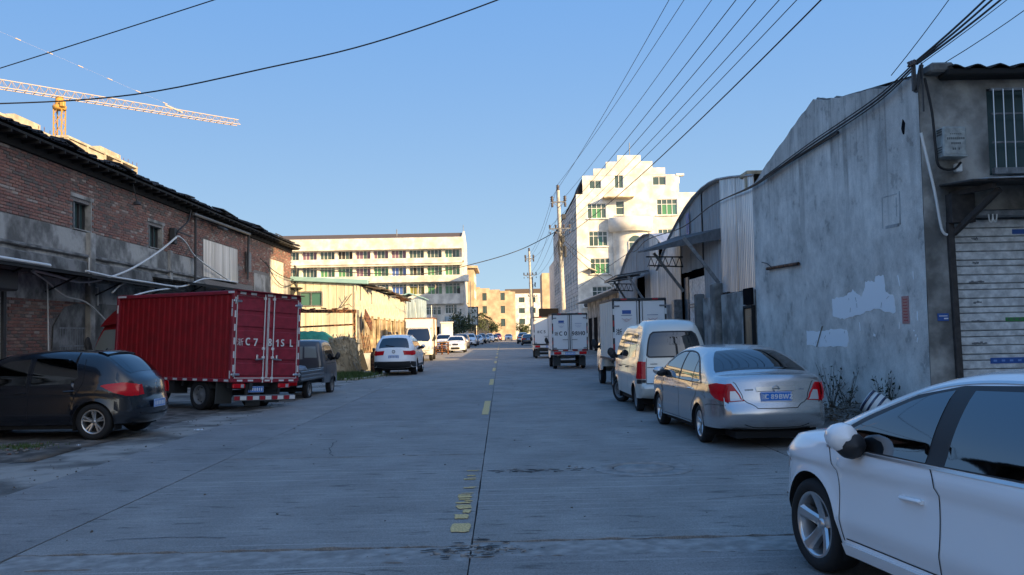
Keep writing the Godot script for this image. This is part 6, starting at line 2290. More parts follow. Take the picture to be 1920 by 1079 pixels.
func build_hoses() -> void:
	cable("white_hose", "thick white hose swooping from the meter box down the brick workshop", [V(-11, 5.10, -30.85), V(-11, 4.51, -29.40), V(-11, 3.80, -27.27), V(-11, 3.37, -25.43), V(-11, 3.17, -23.83), V(-11, 3.26, -22.41), V(-11, 3.31, -21.44)], 0.035, M.hose_white)
	cable("white_hose", "white hose slanting from the meter box past the grey loading door", [V(-11, 5.13, -30.9), V(-11.05, 5.16, -31.3), V(-11.05, 5.0, -32.0), V(-11.1, 4.58, -33.31), V(-11.1, 3.98, -37.22)], 0.028, M.hose_white)
	cable("white_hose", "white hose lying along the canopy edge above the red lorry", [V(-10.1, 3.33, -22.17), V(-10.1, 3.28, -23.81), V(-10.1, 3.27, -25.91), V(-10.1, 3.27, -28.41), V(-10.1, 3.42, -29.61), V(-10.1, 3.62, -30.64), V(-10.1, 3.72, -31.74), V(-10.2, 3.79, -35.23)], 0.028, M.hose_white)
	cable("white_hose", "short bent white hose hanging off the canopy edge", [V(-10.3, 2.89, -24.14), V(-10.3, 3.12, -24.65), V(-10.2, 3.25, -25.17), V(-10.12, 3.27, -25.5)], 0.025, M.hose_white)
	cable("white_hose", "white hose curving just above the red lorry's roof", [V(-10.0, 2.84, -24.82), V(-10.0, 3.0, -25.91), V(-10.05, 3.12, -27.1), V(-10.1, 3.22, -28.41)], 0.025, M.hose_white)
	cable("white_hose", "white hose drooping down the brick wall to the barred window", [V(-11.05, 3.30, -21.44), V(-11.05, 3.09, -22.20), V(-11.05, 2.78, -23.07), V(-11.05, 2.66, -24.25), V(-11.0, 2.25, -25.22), V(-11.0, 1.9, -25.9)], 0.022, M.hose_white)
	cable("white_hose", "white hose along the top of the left canopy", [V(-10.1, 3.36, -15.0), V(-10.1, 3.34, -18.4), V(-10.1, 3.33, -20.4)], 0.04, M.hose_white)
	cable("black_cable", "black cable hooked from the eave to the meter box", [V(-11, 6.21, -32.28), V(-11, 5.79, -32.01), V(-11, 5.37, -31.1), V(-11.05, 5.2, -30.95)], 0.03, M.black_cable)
	cable("black_cable", "dark wires drooping over the lit end of the brick workshop", [V(-11.1, 5.3, -42.0), V(-11.1, 4.9, -44.5), V(-11.1, 4.75, -46.5), V(-11.1, 4.72, -48.7)], 0.02, M.black_cable)
	cable("black_cable", "dark wire looping low across the pale end door", [V(-11.1, 5.2, -43.0), V(-11.1, 4.5, -44.8), V(-11.1, 4.25, -46.6), V(-11.1, 4.5, -48.7)], 0.02, M.black_cable)
	cable("bent_pipe", "dark bent pipe at the far corner of the brick workshop", [V(-11.1, 5.5, -48.9), V(-11.0, 5.2, -48.95), V(-11.1, 4.7, -48.95), V(-10.95, 4.2, -49.0), V(-10.95, 3.6, -49.0)], 0.06, M.steel_dark, 5, "pipe")

func build_yellow_shed() -> void:
	var o := thing("yellow_shed", "sunlit cream sheet-metal shed with teal roof edge and green window", "shed")
	var zf := -49.0
	var xl := -16.0
	var xr := -7.87
	var h0 := 4.72
	# front: panels side by side
	var pw := 0.42
	var k := 0
	var x := xl
	while x < xr - 0.05:
		var w := minf(pw, xr - x)
		var c := x + w / 2
		var top: float = lerpf(4.95, 4.42, (c - xl) / (xr - xl))
		if c > -10.9 and c < -9.6:
			for q in [[0.0, 3.25], [4.08, top]]:
				var b := MB.new()
				b.cbox(Vector3(c, (q[0] + q[1]) / 2, zf), Vector3(w - 0.018, q[1] - q[0], 0.05), Basis(), 0.012)
				obj("wall_panel", b, M.cream_panel, o)
		else:
			var b := MB.new()
			b.cbox(Vector3(c, top / 2, zf + 0.004 * (k % 3)), Vector3(w - 0.018, top, 0.05), Basis(), 0.012)
			obj("wall_panel", b, M.cream_panel, o)
		x += pw
		k += 1
	var bk := MB.new()
	bk.box(Vector3((xl + xr) / 2, 2.1, zf - 0.12), Vector3(xr - xl - 0.1, 4.2, 0.1))
	obj("inner_wall", bk, M.cement_dark, o)
	window(o, Vector3(-10.22, 3.67, zf + 0.01), Vector3(1, 0, 0), Vector3(0, 0, 1), 1.24, 0.8, [M.teal_pane, M.teal_pane], 0.0, 2, 0.07, M.steel_grey)
	var tr := MB.new()
	tr.cbox(Vector3((xl + xr) / 2 + 0.3, 4.80, zf + 0.1), Vector3(xr - xl + 0.9, 0.24, 0.36), Basis(Vector3(0, 0, 1), -0.062), 0.03)
	obj("roof_edge", tr, M.teal_trim, o)
	var rf := MB.new()
	rf.quad(Vector3(xl, 5.1, zf), Vector3(xr + 0.5, 4.58, zf), Vector3(xr + 0.5, 4.62, -76), Vector3(xl, 5.1, -76))
	obj("roof", rf, M.galvanised_old, o)
	var cp := MB.new()
	cp.cbox(Vector3(xr + 0.02, 2.2, zf + 0.02), Vector3(0.12, 4.4, 0.12), Basis(), 0.02)
	obj("corner_post", cp, M.cream_board, o)
	# side along the street: boarded upper storey over a rough wall with pillars
	for i in 9:
		var za := zf - 0.1 - i * 2.9
		var b := MB.new()
		b.cbox(Vector3(xr + 0.0 + 0.012 * (i % 2), 3.55, za - 1.45), Vector3(0.06, 1.75, 2.87), Basis(), 0.01)
		obj("upper_board", b, M.cream_board, o)
		var l := MB.new()
		l.cbox(Vector3(xr - 0.06 - 0.05 * (i % 3), 1.3, za - 1.45), Vector3(0.12, 2.72, 2.86), Basis(), 0.02)
		obj("lower_wall", l, M.yard_wall, o)
		var p := MB.new()
		p.cbox(Vector3(xr + 0.05, 1.36, za - 2.9), Vector3(0.22, 2.9, 0.26), Basis(), 0.03)
		obj("pillar", p, M.yard_wall, o)
	for q in [[-52.0, 0.9, 1.6], [-58.5, 0.8, 1.2]]:
		box_obj("doorway", Vector3(xr + 0.04, 1.5, q[0]), Vector3(0.05, 2.2, q[1]), M.cement_dark, o)
	for q in [[-50.6, 4.1, 0.18, 1.0], [-55.0, 3.9, 0.25, 0.7], [-53.2, 4.2, 0.12, 0.25]]:
		box_obj("dark_opening", Vector3(xr + 0.05, q[1], q[0]), Vector3(0.03, q[3], q[2]), M.cement_dark, o)
	var he := MB.new()
	he.box(Vector3((xl + xr) / 2, 2.2, -75.3), Vector3(xr - xl, 4.4, 0.2))
	he.box(Vector3(xl, 2.3, -62), Vector3(0.2, 4.6, 26))
	obj("rear_wall", he, M.cement, o)
	# tattered eave: bits of sheet, boards and poles at odd angles
	for i in 34:
		var b := MB.new()
		var z := -51.0 - i * 0.74
		var len := rng.randf_range(0.8, 2.2)
		b.cbox(Vector3(xr + rng.randf_range(-0.2, 0.35), 4.52 + rng.randf_range(-0.1, 0.16), z), Vector3(rng.randf_range(0.2, 0.8), 0.03, len), Basis.from_euler(Vector3(rng.randfn(0, 0.10), rng.randfn(0, 0.3), rng.randfn(-0.1, 0.15))), 0.008)
		obj("roof_scrap", b, [M.dark_timber, M.rusty_steel, M.tile_roof, M.galvanised_old, M.dark_timber][i % 5], o)
	var vt := MB.new()
	vt.tube([Vector3(-11.2, 4.1, zf), Vector3(-11.2, 4.1, zf + 0.35)], 0.12, 8)
	vt.cbox(Vector3(-11.1, 4.28, zf + 0.3), Vector3(0.9, 0.05, 0.5), Basis(Vector3(0, 0, 1), -0.05), 0.01)
	vt.cbox(Vector3(-11.25, 4.02, zf + 0.28), Vector3(0.35, 0.16, 0.3), Basis(Vector3(0, 0, 1), -0.3), 0.01)
	obj("vent_hood", vt, M.steel_dark, o)
	# leaning cut branch at the corner
	var br := thing("dry_branch", "thin dead branch leaning on the yellow shed's corner", "branch", Vector3(-8.6, 2.9, -48.75))
	var bb := MB.new()
	bb.tube([Vector3(-0.55, 0, 0), Vector3(0.1, 0.35, 0), Vector3(0.6, 1.0, 0.02)], 0.025, 5)
	bb.tube([Vector3(0.1, 0.35, 0), Vector3(0.45, 0.45, 0.05), Vector3(0.6, 0.3, 0.05)], 0.02, 5)
	bb.tube([Vector3(0.3, 0.6, 0), Vector3(0.2, 0.95, 0.05)], 0.015, 5)
	obj("twigs", bb, M.dry_stem, br)

func build_yard_things() -> void:
	# rusty gate frame standing before the shed
	var f := thing("rusty_frame", "tall rusty steel gate frame in front of the yellow shed", "frame", Vector3(-6.75, 0, -41.8))
	for x in [0.0, 0.17]:
		var p := MB.new()
		p.cbox(Vector3(x, 1.4, -0.05 * x), Vector3(0.1, 2.85, 0.1), Basis(), 0.01)
		obj("post", p, M.rusty_steel if x == 0.0 else M.cement_pale, f)
	var t := MB.new()
	t.cbox(Vector3(-1.9, 2.80, 0.06), Vector3(4.0, 0.16, 0.14), Basis(Vector3(0, 0, 1), -0.02), 0.01)
	obj("top_beam", t, M.rusty_steel, f)
	var m := MB.new()
	m.cbox(Vector3(-1.9, 2.1, 0.05), Vector3(3.8, 0.08, 0.08), Basis(Vector3(0, 0, 1), 0.03), 0.01)
	obj("cross_bar", m, M.rusty_steel, f)
	var r2 := MB.new()
	r2.cbox(Vector3(-3.85, 1.4, 0), Vector3(0.1, 2.8, 0.1), Basis(), 0.01)
	obj("post", r2, M.rusty_steel, f)
	for k in 7:
		var s := MB.new()
		s.cbox(Vector3(-3.4 + k * 0.5, 2.9 + rng.randf_range(-0.01, 0.03), 0.05), Vector3(0.26, 0.06, 0.1), Basis(Vector3(0, 0, 1), rng.randfn(0, 0.1)), 0.01)
		obj("rust_scale", s, M.rusty_steel, f)
	# green tarpaulin over a heap
	var g := MB.new()
	var n := FastNoiseLite.new()
	n.seed = 31
	n.frequency = 0.8
	var rr := []
	for i in 29:
		var row := []
		for j in 17:
			var u := i / 28.0
			var v := j / 16.0
			var x := -10.6 + 4.0 * u
			var z := -40.6 - 2.4 * v
			var e := pow(minf(1.0, minf(u, 1 - u) * 3.6), 0.6) * pow(minf(1.0, minf(v, 1 - v) * 3.5), 0.55)
			var h := (1.86 - 0.95 * smoothstep(0.55, 0.95, u)) * e
			row.append(Vector3(x, maxf(0.0, h + 0.08 * n.get_noise_2d(x * 2, z * 2) * e), z + 0.08 * n.get_noise_2d(x * 3, z)))
		rr.append(row)
	g.rows(rr, 0, false)
	tag(obj("green_tarpaulin", g, M.tarp_green), "bright green tarpaulin draped over a heap behind the mini pickup", "tarpaulin")
	# stack of straw-coloured mats and sticks under the frame
	var st := thing("stick_heap", "tall heap of straw and sticks beside the rusty frame", "heap", Vector3(-6.85, 0, -38.6))
	var core := MB.new()
	rr = []
	for i in 15:
		var row := []
		for j in 17:
			var t2 := i / 14.0
			var a := TAU * j / 16.0
			var rad := (0.92 - 0.42 * pow(t2, 2.2)) * (1.0 + 0.16 * n.get_noise_2d(cos(a) * 3 + 5, sin(a) * 3 + t2 * 3))
			if i == 14: rad = 0.02
			row.append(Vector3(cos(a) * rad * 0.85 + 0.12 * t2, 1.62 * t2 * (1.0 - 0.05 * n.get_noise_2d(a, t2 * 9)), sin(a) * rad))
		rr.append(row)
	core.rows(rr, -1, true)
	obj("heap_core", core, M.straw, st)
	var stk := MB.new()
	for k in 420:
		var a := rng.randf() * TAU
		var t2 := rng.randf()
		var rad := 0.93 - 0.4 * t2 * t2
		var p := Vector3(cos(a) * rad * 0.86 + 0.12 * t2, 1.6 * t2, sin(a) * rad)
		var d := Vector3(rng.randfn(0, 0.35), rng.randfn(-0.7, 0.5), rng.randfn(0, 0.35)).normalized() * rng.randf_range(0.12, 0.5)
		stk.bar(p - d * 0.5, p + d * 0.5, rng.randf_range(0.012, 0.035))
	tag(obj("sticks", stk, M.straw, st), "", "", "", "stuff")
	var dp := MB.new()
	for k in 26:
		var a := rng.randf() * TAU
		var t2 := rng.randf()
		var rad := 0.95 - 0.4 * t2 * t2
		var p := Vector3(cos(a) * rad * 0.86 + 0.12 * t2, 1.5 * t2, sin(a) * rad)
		dp.bar(p, p + Vector3(rng.randfn(0, 0.2), -0.5, rng.randfn(0, 0.25)), 0.02)
	tag(obj("pale_sticks", dp, M.cement_pale, st), "", "", "", "stuff")
	# wire coil
	var co := MB.new()
	for k in 5:
		var c := []
		for i in 17:
			var a := TAU * i / 16.0
			c.append(Vector3(cos(a) * 0.3 + 0.02 * k, 0.32 + sin(a) * 0.3, 0.05 * k + 0.06 * sin(a * 2 + k)))
		co.tube(c, 0.012, 4, false)
	var cw := obj("wire_coil", co, M.steel_dark)
	cw.position = Vector3(-6.95, 0.95, -39.4)
	tag(cw, "loose coil of dark wire resting on the heap by the pickup's mirror", "wire coil")
	# leaning boards and a rusty bin by the white sport utility
	var bd := MB.new()
	bd.cbox(Vector3(0, 0.4, 0), Vector3(0.6, 0.85, 0.04), Basis.from_euler(Vector3(-0.25, 0.5, 0)), 0.01)
	var bo := obj("leaning_board", bd, M.cement_pale)
	bo.position = Vector3(-6.2, 0, -42.8)
	tag(bo, "pale board leaning beside the rusty frame's post", "board")
	var db := MB.new()
	db.cbox(Vector3(0, 0.5, 0), Vector3(0.55, 1.0, 0.05), Basis.from_euler(Vector3(-0.3, 0.9, 0.1)), 0.01)
	var d2 := obj("leaning_board", db, M.dark_timber)
	d2.position = Vector3(-6.55, 0, -42.3)
	tag(d2, "dark board leaning beside the rusty frame's post", "board")
	var gc := thing("gas_cylinder", "rust red gas cylinder standing by the white sport utility's rear", "gas cylinder", Vector3(-5.62, 0, -40.0))
	var c1 := MB.new()
	c1.lathe([[0.0, 0.0], [0.14, 0.0], [0.16, 0.04], [0.16, 0.75], [0.12, 0.88], [0.05, 0.93], [0.05, 0.98]], Transform3D(), 16)
	obj("cylinder", c1, M.rusty_steel, gc)
	var c2 := MB.new()
	c2.lathe([[0.0, 0.96], [0.06, 0.96], [0.07, 1.05], [0.0, 1.1]], Transform3D(), 12)
	obj("valve_cap", c2, M.steel_dark, gc)
	# sheets leaning against the wall
	for k in 3:
		var s := MB.new()
		s.cbox(Vector3(0, 0.95, 0), Vector3(0.04, 1.9, 1.3), Basis.from_euler(Vector3(0, 0.1 * k, 0.28)), 0.01)
		var so := obj("leaning_sheet", s, M.steel_grey)
		so.position = Vector3(-7.15 + 0.12 * k, 0, -60.4 - 0.9 * k)
		tag(so, ["nearest of the three grey sheets leaning on the shed's street wall", "middle one of the three grey sheets leaning on the shed's street wall", "farthest of the three grey sheets leaning on the shed's street wall"][k], "metal sheet", "grey sheets leaning on the wall")
	# planks in a doorway
	for k in 5:
		var s := MB.new()
		s.cbox(Vector3(0, 0.9, 0), Vector3(0.05, 1.8 - 0.2 * (k % 3), 0.14), Basis.from_euler(Vector3(0.1 * (k - 2), 0.2, 0.14)), 0.01)
		var so := obj("plank", s, M.rusty_steel)
		so.position = Vector3(-7.5 + 0.04 * k, 0.0, -49.6 - 0.32 * k)
		tag(so, "brown plank, %s from the left of the five propped at the yellow shed's street corner" % ["first", "second", "third", "fourth", "fifth"][k], "plank", "planks propped by the shed corner")
	var hp := MB.new()
	hp.cbox(Vector3(-7.4, 2.5, -50.6), Vector3(0.06, 0.9, 1.1), Basis.from_euler(Vector3(0.5, 0.1, 0.4)), 0.01)
	tag(obj("hanging_sheet", hp, M.rusty_steel), "torn rusty sheet hanging off the shed's street side", "metal sheet")
	# kerb of the yard
	var kb := MB.new()
	var row0 := []
	var pts := [V(-9.6, 0, -35.3), V(-7.2, 0, -34.6), V(-5.9, 0, -33.6), V(-5.25, 0, -33.9), V(-4.95, 0, -35.2), V(-4.75, 0, -37.5)]
	for i in pts.size() - 1:
		var a: Vector3 = pts[i]
		var b2: Vector3 = pts[i + 1]
		var d := (b2 - a).normalized()
		var o := MB.new()
		o.cbox((a + b2) / 2 + Vector3(0, 0.02, 0), Vector3(0.18, 0.1, a.distance_to(b2)), Basis(d.cross(Vector3.UP) * -1.0, Vector3.UP, d), 0.02)
		var ko := obj("kerb", o, M.kerb_stone)
		ko.set_meta("kind", "structure")

func build_cabin() -> void:
	var o := thing("blue_cabin", "narrow pale blue metal cabin beyond the yellow shed", "cabin", Vector3(-7.6, 0, -77.2))
	for k in 4:
		var b := MB.new()
		b.cbox(Vector3(-1.2 + k * 0.62, 2.35, 0), Vector3(0.6, 4.7, 0.06), Basis(), 0.012)
		obj("wall_panel", b, M.pale_blue_sheet, o)
	for k in 4:
		var b := MB.new()
		b.cbox(Vector3(0.98, 2.35, -0.4 - k * 0.8), Vector3(0.06, 4.7, 0.78), Basis(), 0.012)
		obj("wall_panel", b, M.pale_blue_sheet, o)
	var r := MB.new()
	r.prism(PackedVector2Array([Vector2(-1.7, 4.7), Vector2(-0.2, 5.25), Vector2(1.2, 4.75), Vector2(1.2, 4.68), Vector2(-0.2, 5.15), Vector2(-1.7, 4.62)]), 3.6, Transform3D(Basis(), Vector3(0, 0, -3.4)))
	obj("roof", r, M.teal_trim, o)
	var s := MB.new()
	s.box(Vector3(-0.3, 2.3, -3.3), Vector3(2.5, 4.6, 0.1))
	s.box(Vector3(-1.5, 2.3, -1.7), Vector3(0.08, 4.6, 3.2))
	obj("rear_wall", s, M.pale_blue_sheet, o)
	for q in [[-5.9, -66.0, 0.03], [-5.05, -66.0, 0.0]]:
		var pl := thing("white_stake", "thin leaning white stake behind the white box lorry" if q[2] > 0 else "upright white stake behind the white box lorry", "stake", Vector3(q[0], 0, q[1]))
		var b := MB.new()
		b.tube([Vector3.ZERO, Vector3(-q[2] * 12, 4.0 if q[2] > 0 else 3.75, 0)], 0.035, 6)
		obj("shaft", b, M.white_plastic, pl)

const RX := 6.2

func gable_texture() -> StandardMaterial3D:
	# cement render with damp streaks from the top and mottled trowel marks
	var w := 896
	var h := 640
	var n := FastNoiseLite.new()
	n.seed = 91
	n.frequency = 0.006
	n.fractal_octaves = 6
	n.fractal_gain = 0.6
	var im1 := n.get_image(w, h)
	n.seed = 92
	n.frequency = 0.014
	var im2 := n.get_image(w, 40)
	im2.resize(w, h, Image.INTERPOLATE_CUBIC)
	n.seed = 95
	n.frequency = 0.07
	var im4 := n.get_image(w, 24)
	im4.resize(w, h, Image.INTERPOLATE_CUBIC)
	im4.convert(Image.FORMAT_L8)
	var e4 := im4.get_data()
	n.seed = 93
	n.fractal_gain = 0.72
	n.frequency = 0.012
	var im3 := n.get_image(w, h)
	for i in [im1, im2, im3]: i.convert(Image.FORMAT_L8)
	var a := im1.get_data()
	var b := im2.get_data()
	var c := im3.get_data()
	var r := RandomNumberGenerator.new()
	r.seed = 94
	var out := PackedByteArray()
	out.resize(w * h * 3)
	var i := 0
	for y in h:
		var v := float(y) / h
		for x in w:
			var uu := float(x) / w
			var m := a[i] / 255.0
			var s := b[i] / 255.0
			var q := c[i] / 255.0
			var k := 0.74 + (m - 0.5) * 0.32 + (q - 0.5) * 0.42 + (r.randf() - 0.5) * 0.16
			# stains hanging from the verge, longest in the middle
			var edge: float = absf(uu - 0.5) * 0.42
			var reach := 0.16 + 0.42 * clampf((s - 0.42) * 3.2, 0.0, 1.0) * (1.0 - absf(uu - 0.5) * 0.9)
			var dd := clampf((reach - (v - edge * 0.5)) * 3.4, 0.0, 1.0) * clampf(0.25 + q * 1.5 - 0.3, 0.0, 1.0)
			k *= 1.0 - 0.45 * dd * clampf(q * 2.4 - 0.5, 0.3, 1.0)
			k *= 1.0 - 0.28 * clampf((e4[i] / 255.0 - 0.6) * 5.0, 0, 1) * clampf(1.0 - v * 1.7 + (s - 0.5), 0, 1)
			if q < 0.24: k *= 0.8
			k *= 1.0 - 0.28 * clampf((v - 0.86) * 7.0, 0, 1) * q
			var t := 0.82 * clampf(k, 0.12, 1.2)
			out[i * 3] = int(255.0 * pow(t * 1.06, 0.4545))
			out[i * 3 + 1] = int(255.0 * pow(t * 1.0, 0.4545))
			out[i * 3 + 2] = int(255.0 * pow(t * 0.92, 0.4545))
			i += 1
	var im := Image.create_from_data(w, h, false, Image.FORMAT_RGB8, out)
	var bump := im.duplicate()
	bump.bump_map_to_normal_map(4.0)
	var m := StandardMaterial3D.new()
	m.albedo_texture = ImageTexture.create_from_image(im)
	m.normal_enabled = true
	m.normal_texture = ImageTexture.create_from_image(bump)
	m.normal_scale = 0.6
	m.roughness = 0.92
	M["gable"] = m
	return m

func build_gable_workshop() -> void:
	var o := thing("grey_workshop", "grey cement workshop with stained gable wall and white roller shutter", "building")
	var m := gable_texture()
	# gable wall to the street, UVs laid over the whole face
	var prof := [Vector2(-13.1, 5.27), Vector2(-13.8, 5.35), Vector2(-15.2, 5.58), Vector2(-16.5, 5.82), Vector2(-17.2, 5.97), Vector2(-17.48, 6.05), Vector2(-18.6, 5.84), Vector2(-20.0, 5.55), Vector2(-21.1, 5.28), Vector2(-21.9, 5.06)]
	var b := MB.new()
	var edge := []
	for i in prof.size() - 1:
		for k in 5:
			var p: Vector2 = prof[i].lerp(prof[i + 1], k / 5.0)
			edge.append(Vector2(p.x, p.y + rng.randf_range(-0.02, 0.02)))
	edge.append(prof[-1])
	var uv := func(p: Vector3) -> Vector2: return Vector2((-13.1 - p.z) / 8.8, 1.0 - p.y / 6.1)
	for i in edge.size() - 1:
		var q := [V(RX, -0.1, edge[i].x), V(RX, edge[i].y, edge[i].x), V(RX, edge[i + 1].y, edge[i + 1].x), V(RX, -0.1, edge[i + 1].x)]
		for t in [[0, 2, 1], [0, 3, 2]]:
			for k in t: b.v(q[k], uv.call(q[k]))
		b.quad(V(RX, edge[i].y, edge[i].x), V(RX, edge[i + 1].y, edge[i + 1].x), V(RX + 0.25, edge[i + 1].y, edge[i + 1].x), V(RX + 0.25, edge[i].y, edge[i].x))
		b.quad(V(RX + 0.25, -0.1, edge[i].x), V(RX + 0.25, edge[i].y, edge[i].x), V(RX + 0.25, edge[i + 1].y, edge[i + 1].x), V(RX + 0.25, -0.1, edge[i + 1].x))
	b.quad(V(RX, -0.1, -21.9), V(RX, 5.06, -21.9), V(RX + 0.25, 5.06, -21.9), V(RX + 0.25, -0.1, -21.9))
	obj("gable_wall", b, m, o)
	# coping of mortar along the verge
	var cp := MB.new()
	var path := []
	for e in edge: path.append(V(RX + 0.1, e.y + 0.01, e.x))
	cp.tube(path, 0.03, 6)
	obj("verge_mortar", cp, M.cement_dark, o)
	# front with the shutter, facing the camera; corner pier leans a little outwards at its foot
	var pier := MB.new()
	pier.prism(PackedVector2Array([Vector2(RX + 0.01, -0.1), Vector2(RX + 0.01, 5.3), Vector2(RX + 0.36, 5.3), Vector2(RX + 0.44, -0.1)]), 0.3, Transform3D(Basis(), V(0, 0, -13.4)))
	obj("corner_pier", pier, M.cement, o)
	var fw := MB.new()
	pierced(fw, V(RX + 0.36, 0, -13.12), Vector3(1, 0, 0), Vector3(0, 0, 1), 7.0, 5.25, [[0.02, 3.6, -0.01, 3.22], [0.66, 2.2, 3.78, 5.06]], 0.22)
	obj("front_wall", fw, M.cement, o)
	var cv := MB.new()
	pierced(cv, V(12.2, 0, -13.3), Vector3(0, 0, -1), Vector3(1, 0, 0), 8.6, 5.1, [], 0.2)
	pierced(cv, V(RX + 0.3, 0, -21.8), Vector3(1, 0, 0), Vector3(0, 0, -1), 6.0, 5.0, [], 0.2)
	obj("rear_wall", cv, M.cement, o)
	var rf := MB.new()
	rf.quad(V(RX + 0.2, 5.34, -13.0), V(RX + 0.2, 6.0, -17.45), V(13.2, 6.0, -17.45), V(13.2, 5.34, -13.0))
	rf.quad(V(RX + 0.2, 6.0, -17.45), V(RX + 0.2, 5.05, -21.9), V(13.2, 5.05, -21.9), V(13.2, 6.0, -17.45))
	obj("roof", rf, M.cement_dark, o)
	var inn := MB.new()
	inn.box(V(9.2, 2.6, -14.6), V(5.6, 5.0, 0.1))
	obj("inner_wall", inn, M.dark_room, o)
	# corrugated edge of the eave
	for k in 9:
		var e := MB.new()
		var rr := []
		for i in 2:
			var row := []
			for j in 9:
				var t := j / 8.0
				row.append(V(RX + 0.32 + k * 0.33 + t * 0.33, 5.32 + 0.028 * sin(TAU * t * 1.0) + 0.07 * i + rng.randf_range(-0.004, 0.004), -12.78 - 0.5 * i))
			rr.append(row)
		e.rows(rr, 0, true)
		var rr2 := [rr[0], []]
		for p in rr[0]: rr2[1].append(p - Vector3(0, 0.018, 0))
		e.rows(rr2, 0)
		obj("roof_sheet", e, M.black_tile, o)
	var fa := MB.new()
	fa.cbox(V(RX + 1.95, 5.24, -12.95), V(3.3, 0.1, 0.3), Basis(), 0.02)
	obj("eave_board", fa, M.dark_timber, o)
	var cb := MB.new()
	cb.cbox(V(RX + 0.26, 5.33, -13.05), V(0.34, 0.14, 0.4), Basis(), 0.03)
	obj("corner_block", cb, M.cement_dark, o)
	# upper window behind bars
	var wx := RX + 0.36 + 0.66
	var wn := MB.new()
	wn.box(V(wx + 0.77, 4.42, -13.22), V(1.5, 1.26, 0.02))
	obj("window_glass", wn, M.grey_pane, o)
	var fr := MB.new()
	fr.box(V(wx + 0.77, 3.82, -13.0), V(1.56, 0.09, 0.08))
	fr.box(V(wx + 0.77, 5.02, -13.0), V(1.56, 0.04, 0.05))
	for y in [4.24, 4.66]:
		fr.box(V(wx + 0.77, y, -12.99), V(1.56, 0.022, 0.03))
	var fo := obj("window_grille", fr, M.steel_grey, o)
	for k in 11:
		var bb := MB.new()
		bb.tube([V(wx + 0.02 + k * 0.145, 3.8, -12.97), V(wx + 0.02 + k * 0.145, 5.02, -12.97)], 0.011, 6)
		obj("bar", bb, M.bright_steel, fo)
	# roller shutter, slat by slat, and its rusty guide
	var sl := 0
	var y := 0.03
	var so := box_obj("shutter_back", V(RX + 2.2, 1.7, -13.30), V(3.56, 3.4, 0.03), M.steel_grey, o)
	while y < 3.12:
		var hh := 0.128 if sl % 3 else 0.09
		var s := MB.new()
		s.cbox(V(RX + 2.2, y + hh / 2, -13.24 + (0.0 if sl % 3 else -0.012)), V(3.5, hh - 0.010, 0.04), Basis(), 0.010)
		obj("shutter_slat", s, M.roller_pale, so)
		y += hh
		sl += 1
	var gd := MB.new()
	gd.cbox(V(RX + 0.40, 1.55, -13.08), V(0.09, 3.1, 0.10), Basis(Vector3(0, 0, 1), 0.02), 0.01)
	obj("shutter_guide", gd, M.dark_rust, o)
	var be := MB.new()
	be.cbox(V(RX + 2.2, 3.2, -13.0), V(3.4, 0.11, 0.12), Basis(), 0.02)
	obj("shutter_beam", be, M.steel_grey, o)
	# dirt marks and stickers on the shutter
	var st := MB.new()
	st.box(V(RX + 1.55, 1.06, -13.214), V(1.2, 0.085, 0.004))
	var sto := obj("blue_strip", st, M.blue_sign, so)
	for k in 9:
		box_obj("strip_mark", V(RX + 1.02 + k * 0.12, 1.06, -13.2105), V(0.05, 0.03, 0.003), M.plate_far, sto)
	var gs := MB.new()
	gs.box(V(RX + 1.38, 1.66, -13.214), V(0.36, 0.06, 0.004))
	var gso := obj("green_strip", gs, M.green_sign, so)
	for k in 4:
		box_obj("strip_mark", V(RX + 1.25 + k * 0.08, 1.66, -13.2105), V(0.03, 0.025, 0.003), M.grey_ink, gso)
	box_obj("blue_strip", V(RX + 1.46, 2.95, -13.214), V(0.2, 0.07, 0.004), M.blue_sign, so)
	for q in [[2.86, 0.10], [2.5, 0.09], [2.22, 0.22], [1.92, 0.12], [1.64, 0.2], [1.32, 0.22]]:
		for k in 7:
			box_obj("smudge", V(RX + 0.80 + (k - 3) * q[1] / 7.0, q[0] + rng.randf_range(-0.008, 0.008), -13.2145), V(q[1] / 6.0, rng.randf_range(0.015, 0.035), 0.002), M.steel_grey, so)
	# porch roof over the shutter
	var po := MB.new()
	var a := V(RX + 0.28, 3.56, -12.2)
	po.cbox(V(RX + 2.05, 3.60, -12.65), V(3.6, 0.03, 1.0), Basis(Vector3(1, 0, 0), 0.08), 0.008)
	obj("porch_sheet", po, M.dark_rust, o)
	for k in 3:
		var sc := MB.new()
		sc.cbox(V(RX + 0.9 + k * 1.1, 3.625 + 0.004 * k, -12.6), V(0.9, 0.02, 1.0), Basis.from_euler(Vector3(0.085, 0.03 * (k - 1), 0.01)), 0.006)
		obj("porch_sheet", sc, M.galvanised_old if k != 1 else M.teal_trim, o)
	var br := MB.new()
	for x in [0.42, 1.9]:
		br.bar(V(RX + x, 2.92, -13.08), V(RX + x + 0.3, 3.46, -12.35), 0.07)
		br.bar(V(RX + x, 3.5, -13.1), V(RX + x + 0.2, 3.5, -12.3), 0.07)
	br.box(V(RX + 0.5, 3.28, -13.0), V(0.34, 0.42, 0.18))
	obj("porch_bracket", br, M.dark_rust, o)
	for k in 2:
		var lp := MB.new()
		var c := []
		for i in 9:
			var t := PI * i / 8.0
			c.append(V(RX + 0.88 + k * 0.06 - 0.03 * cos(t), 3.18 - 0.12 * sin(t), -12.9))
		lp.tube(c, 0.012, 5)
		obj("wire_loop", lp, M.white_plastic, o)
	# conduit down the corner
	cable("white_conduit", "slanting white conduit on the grey workshop's corner", [V(6.17, 4.4, -13.0), V(6.33, 3.55, -13.0), V(6.42, 3.0, -13.02), V(6.5, 2.9, -13.02)], 0.02, M.white_plastic, 5, "pipe")
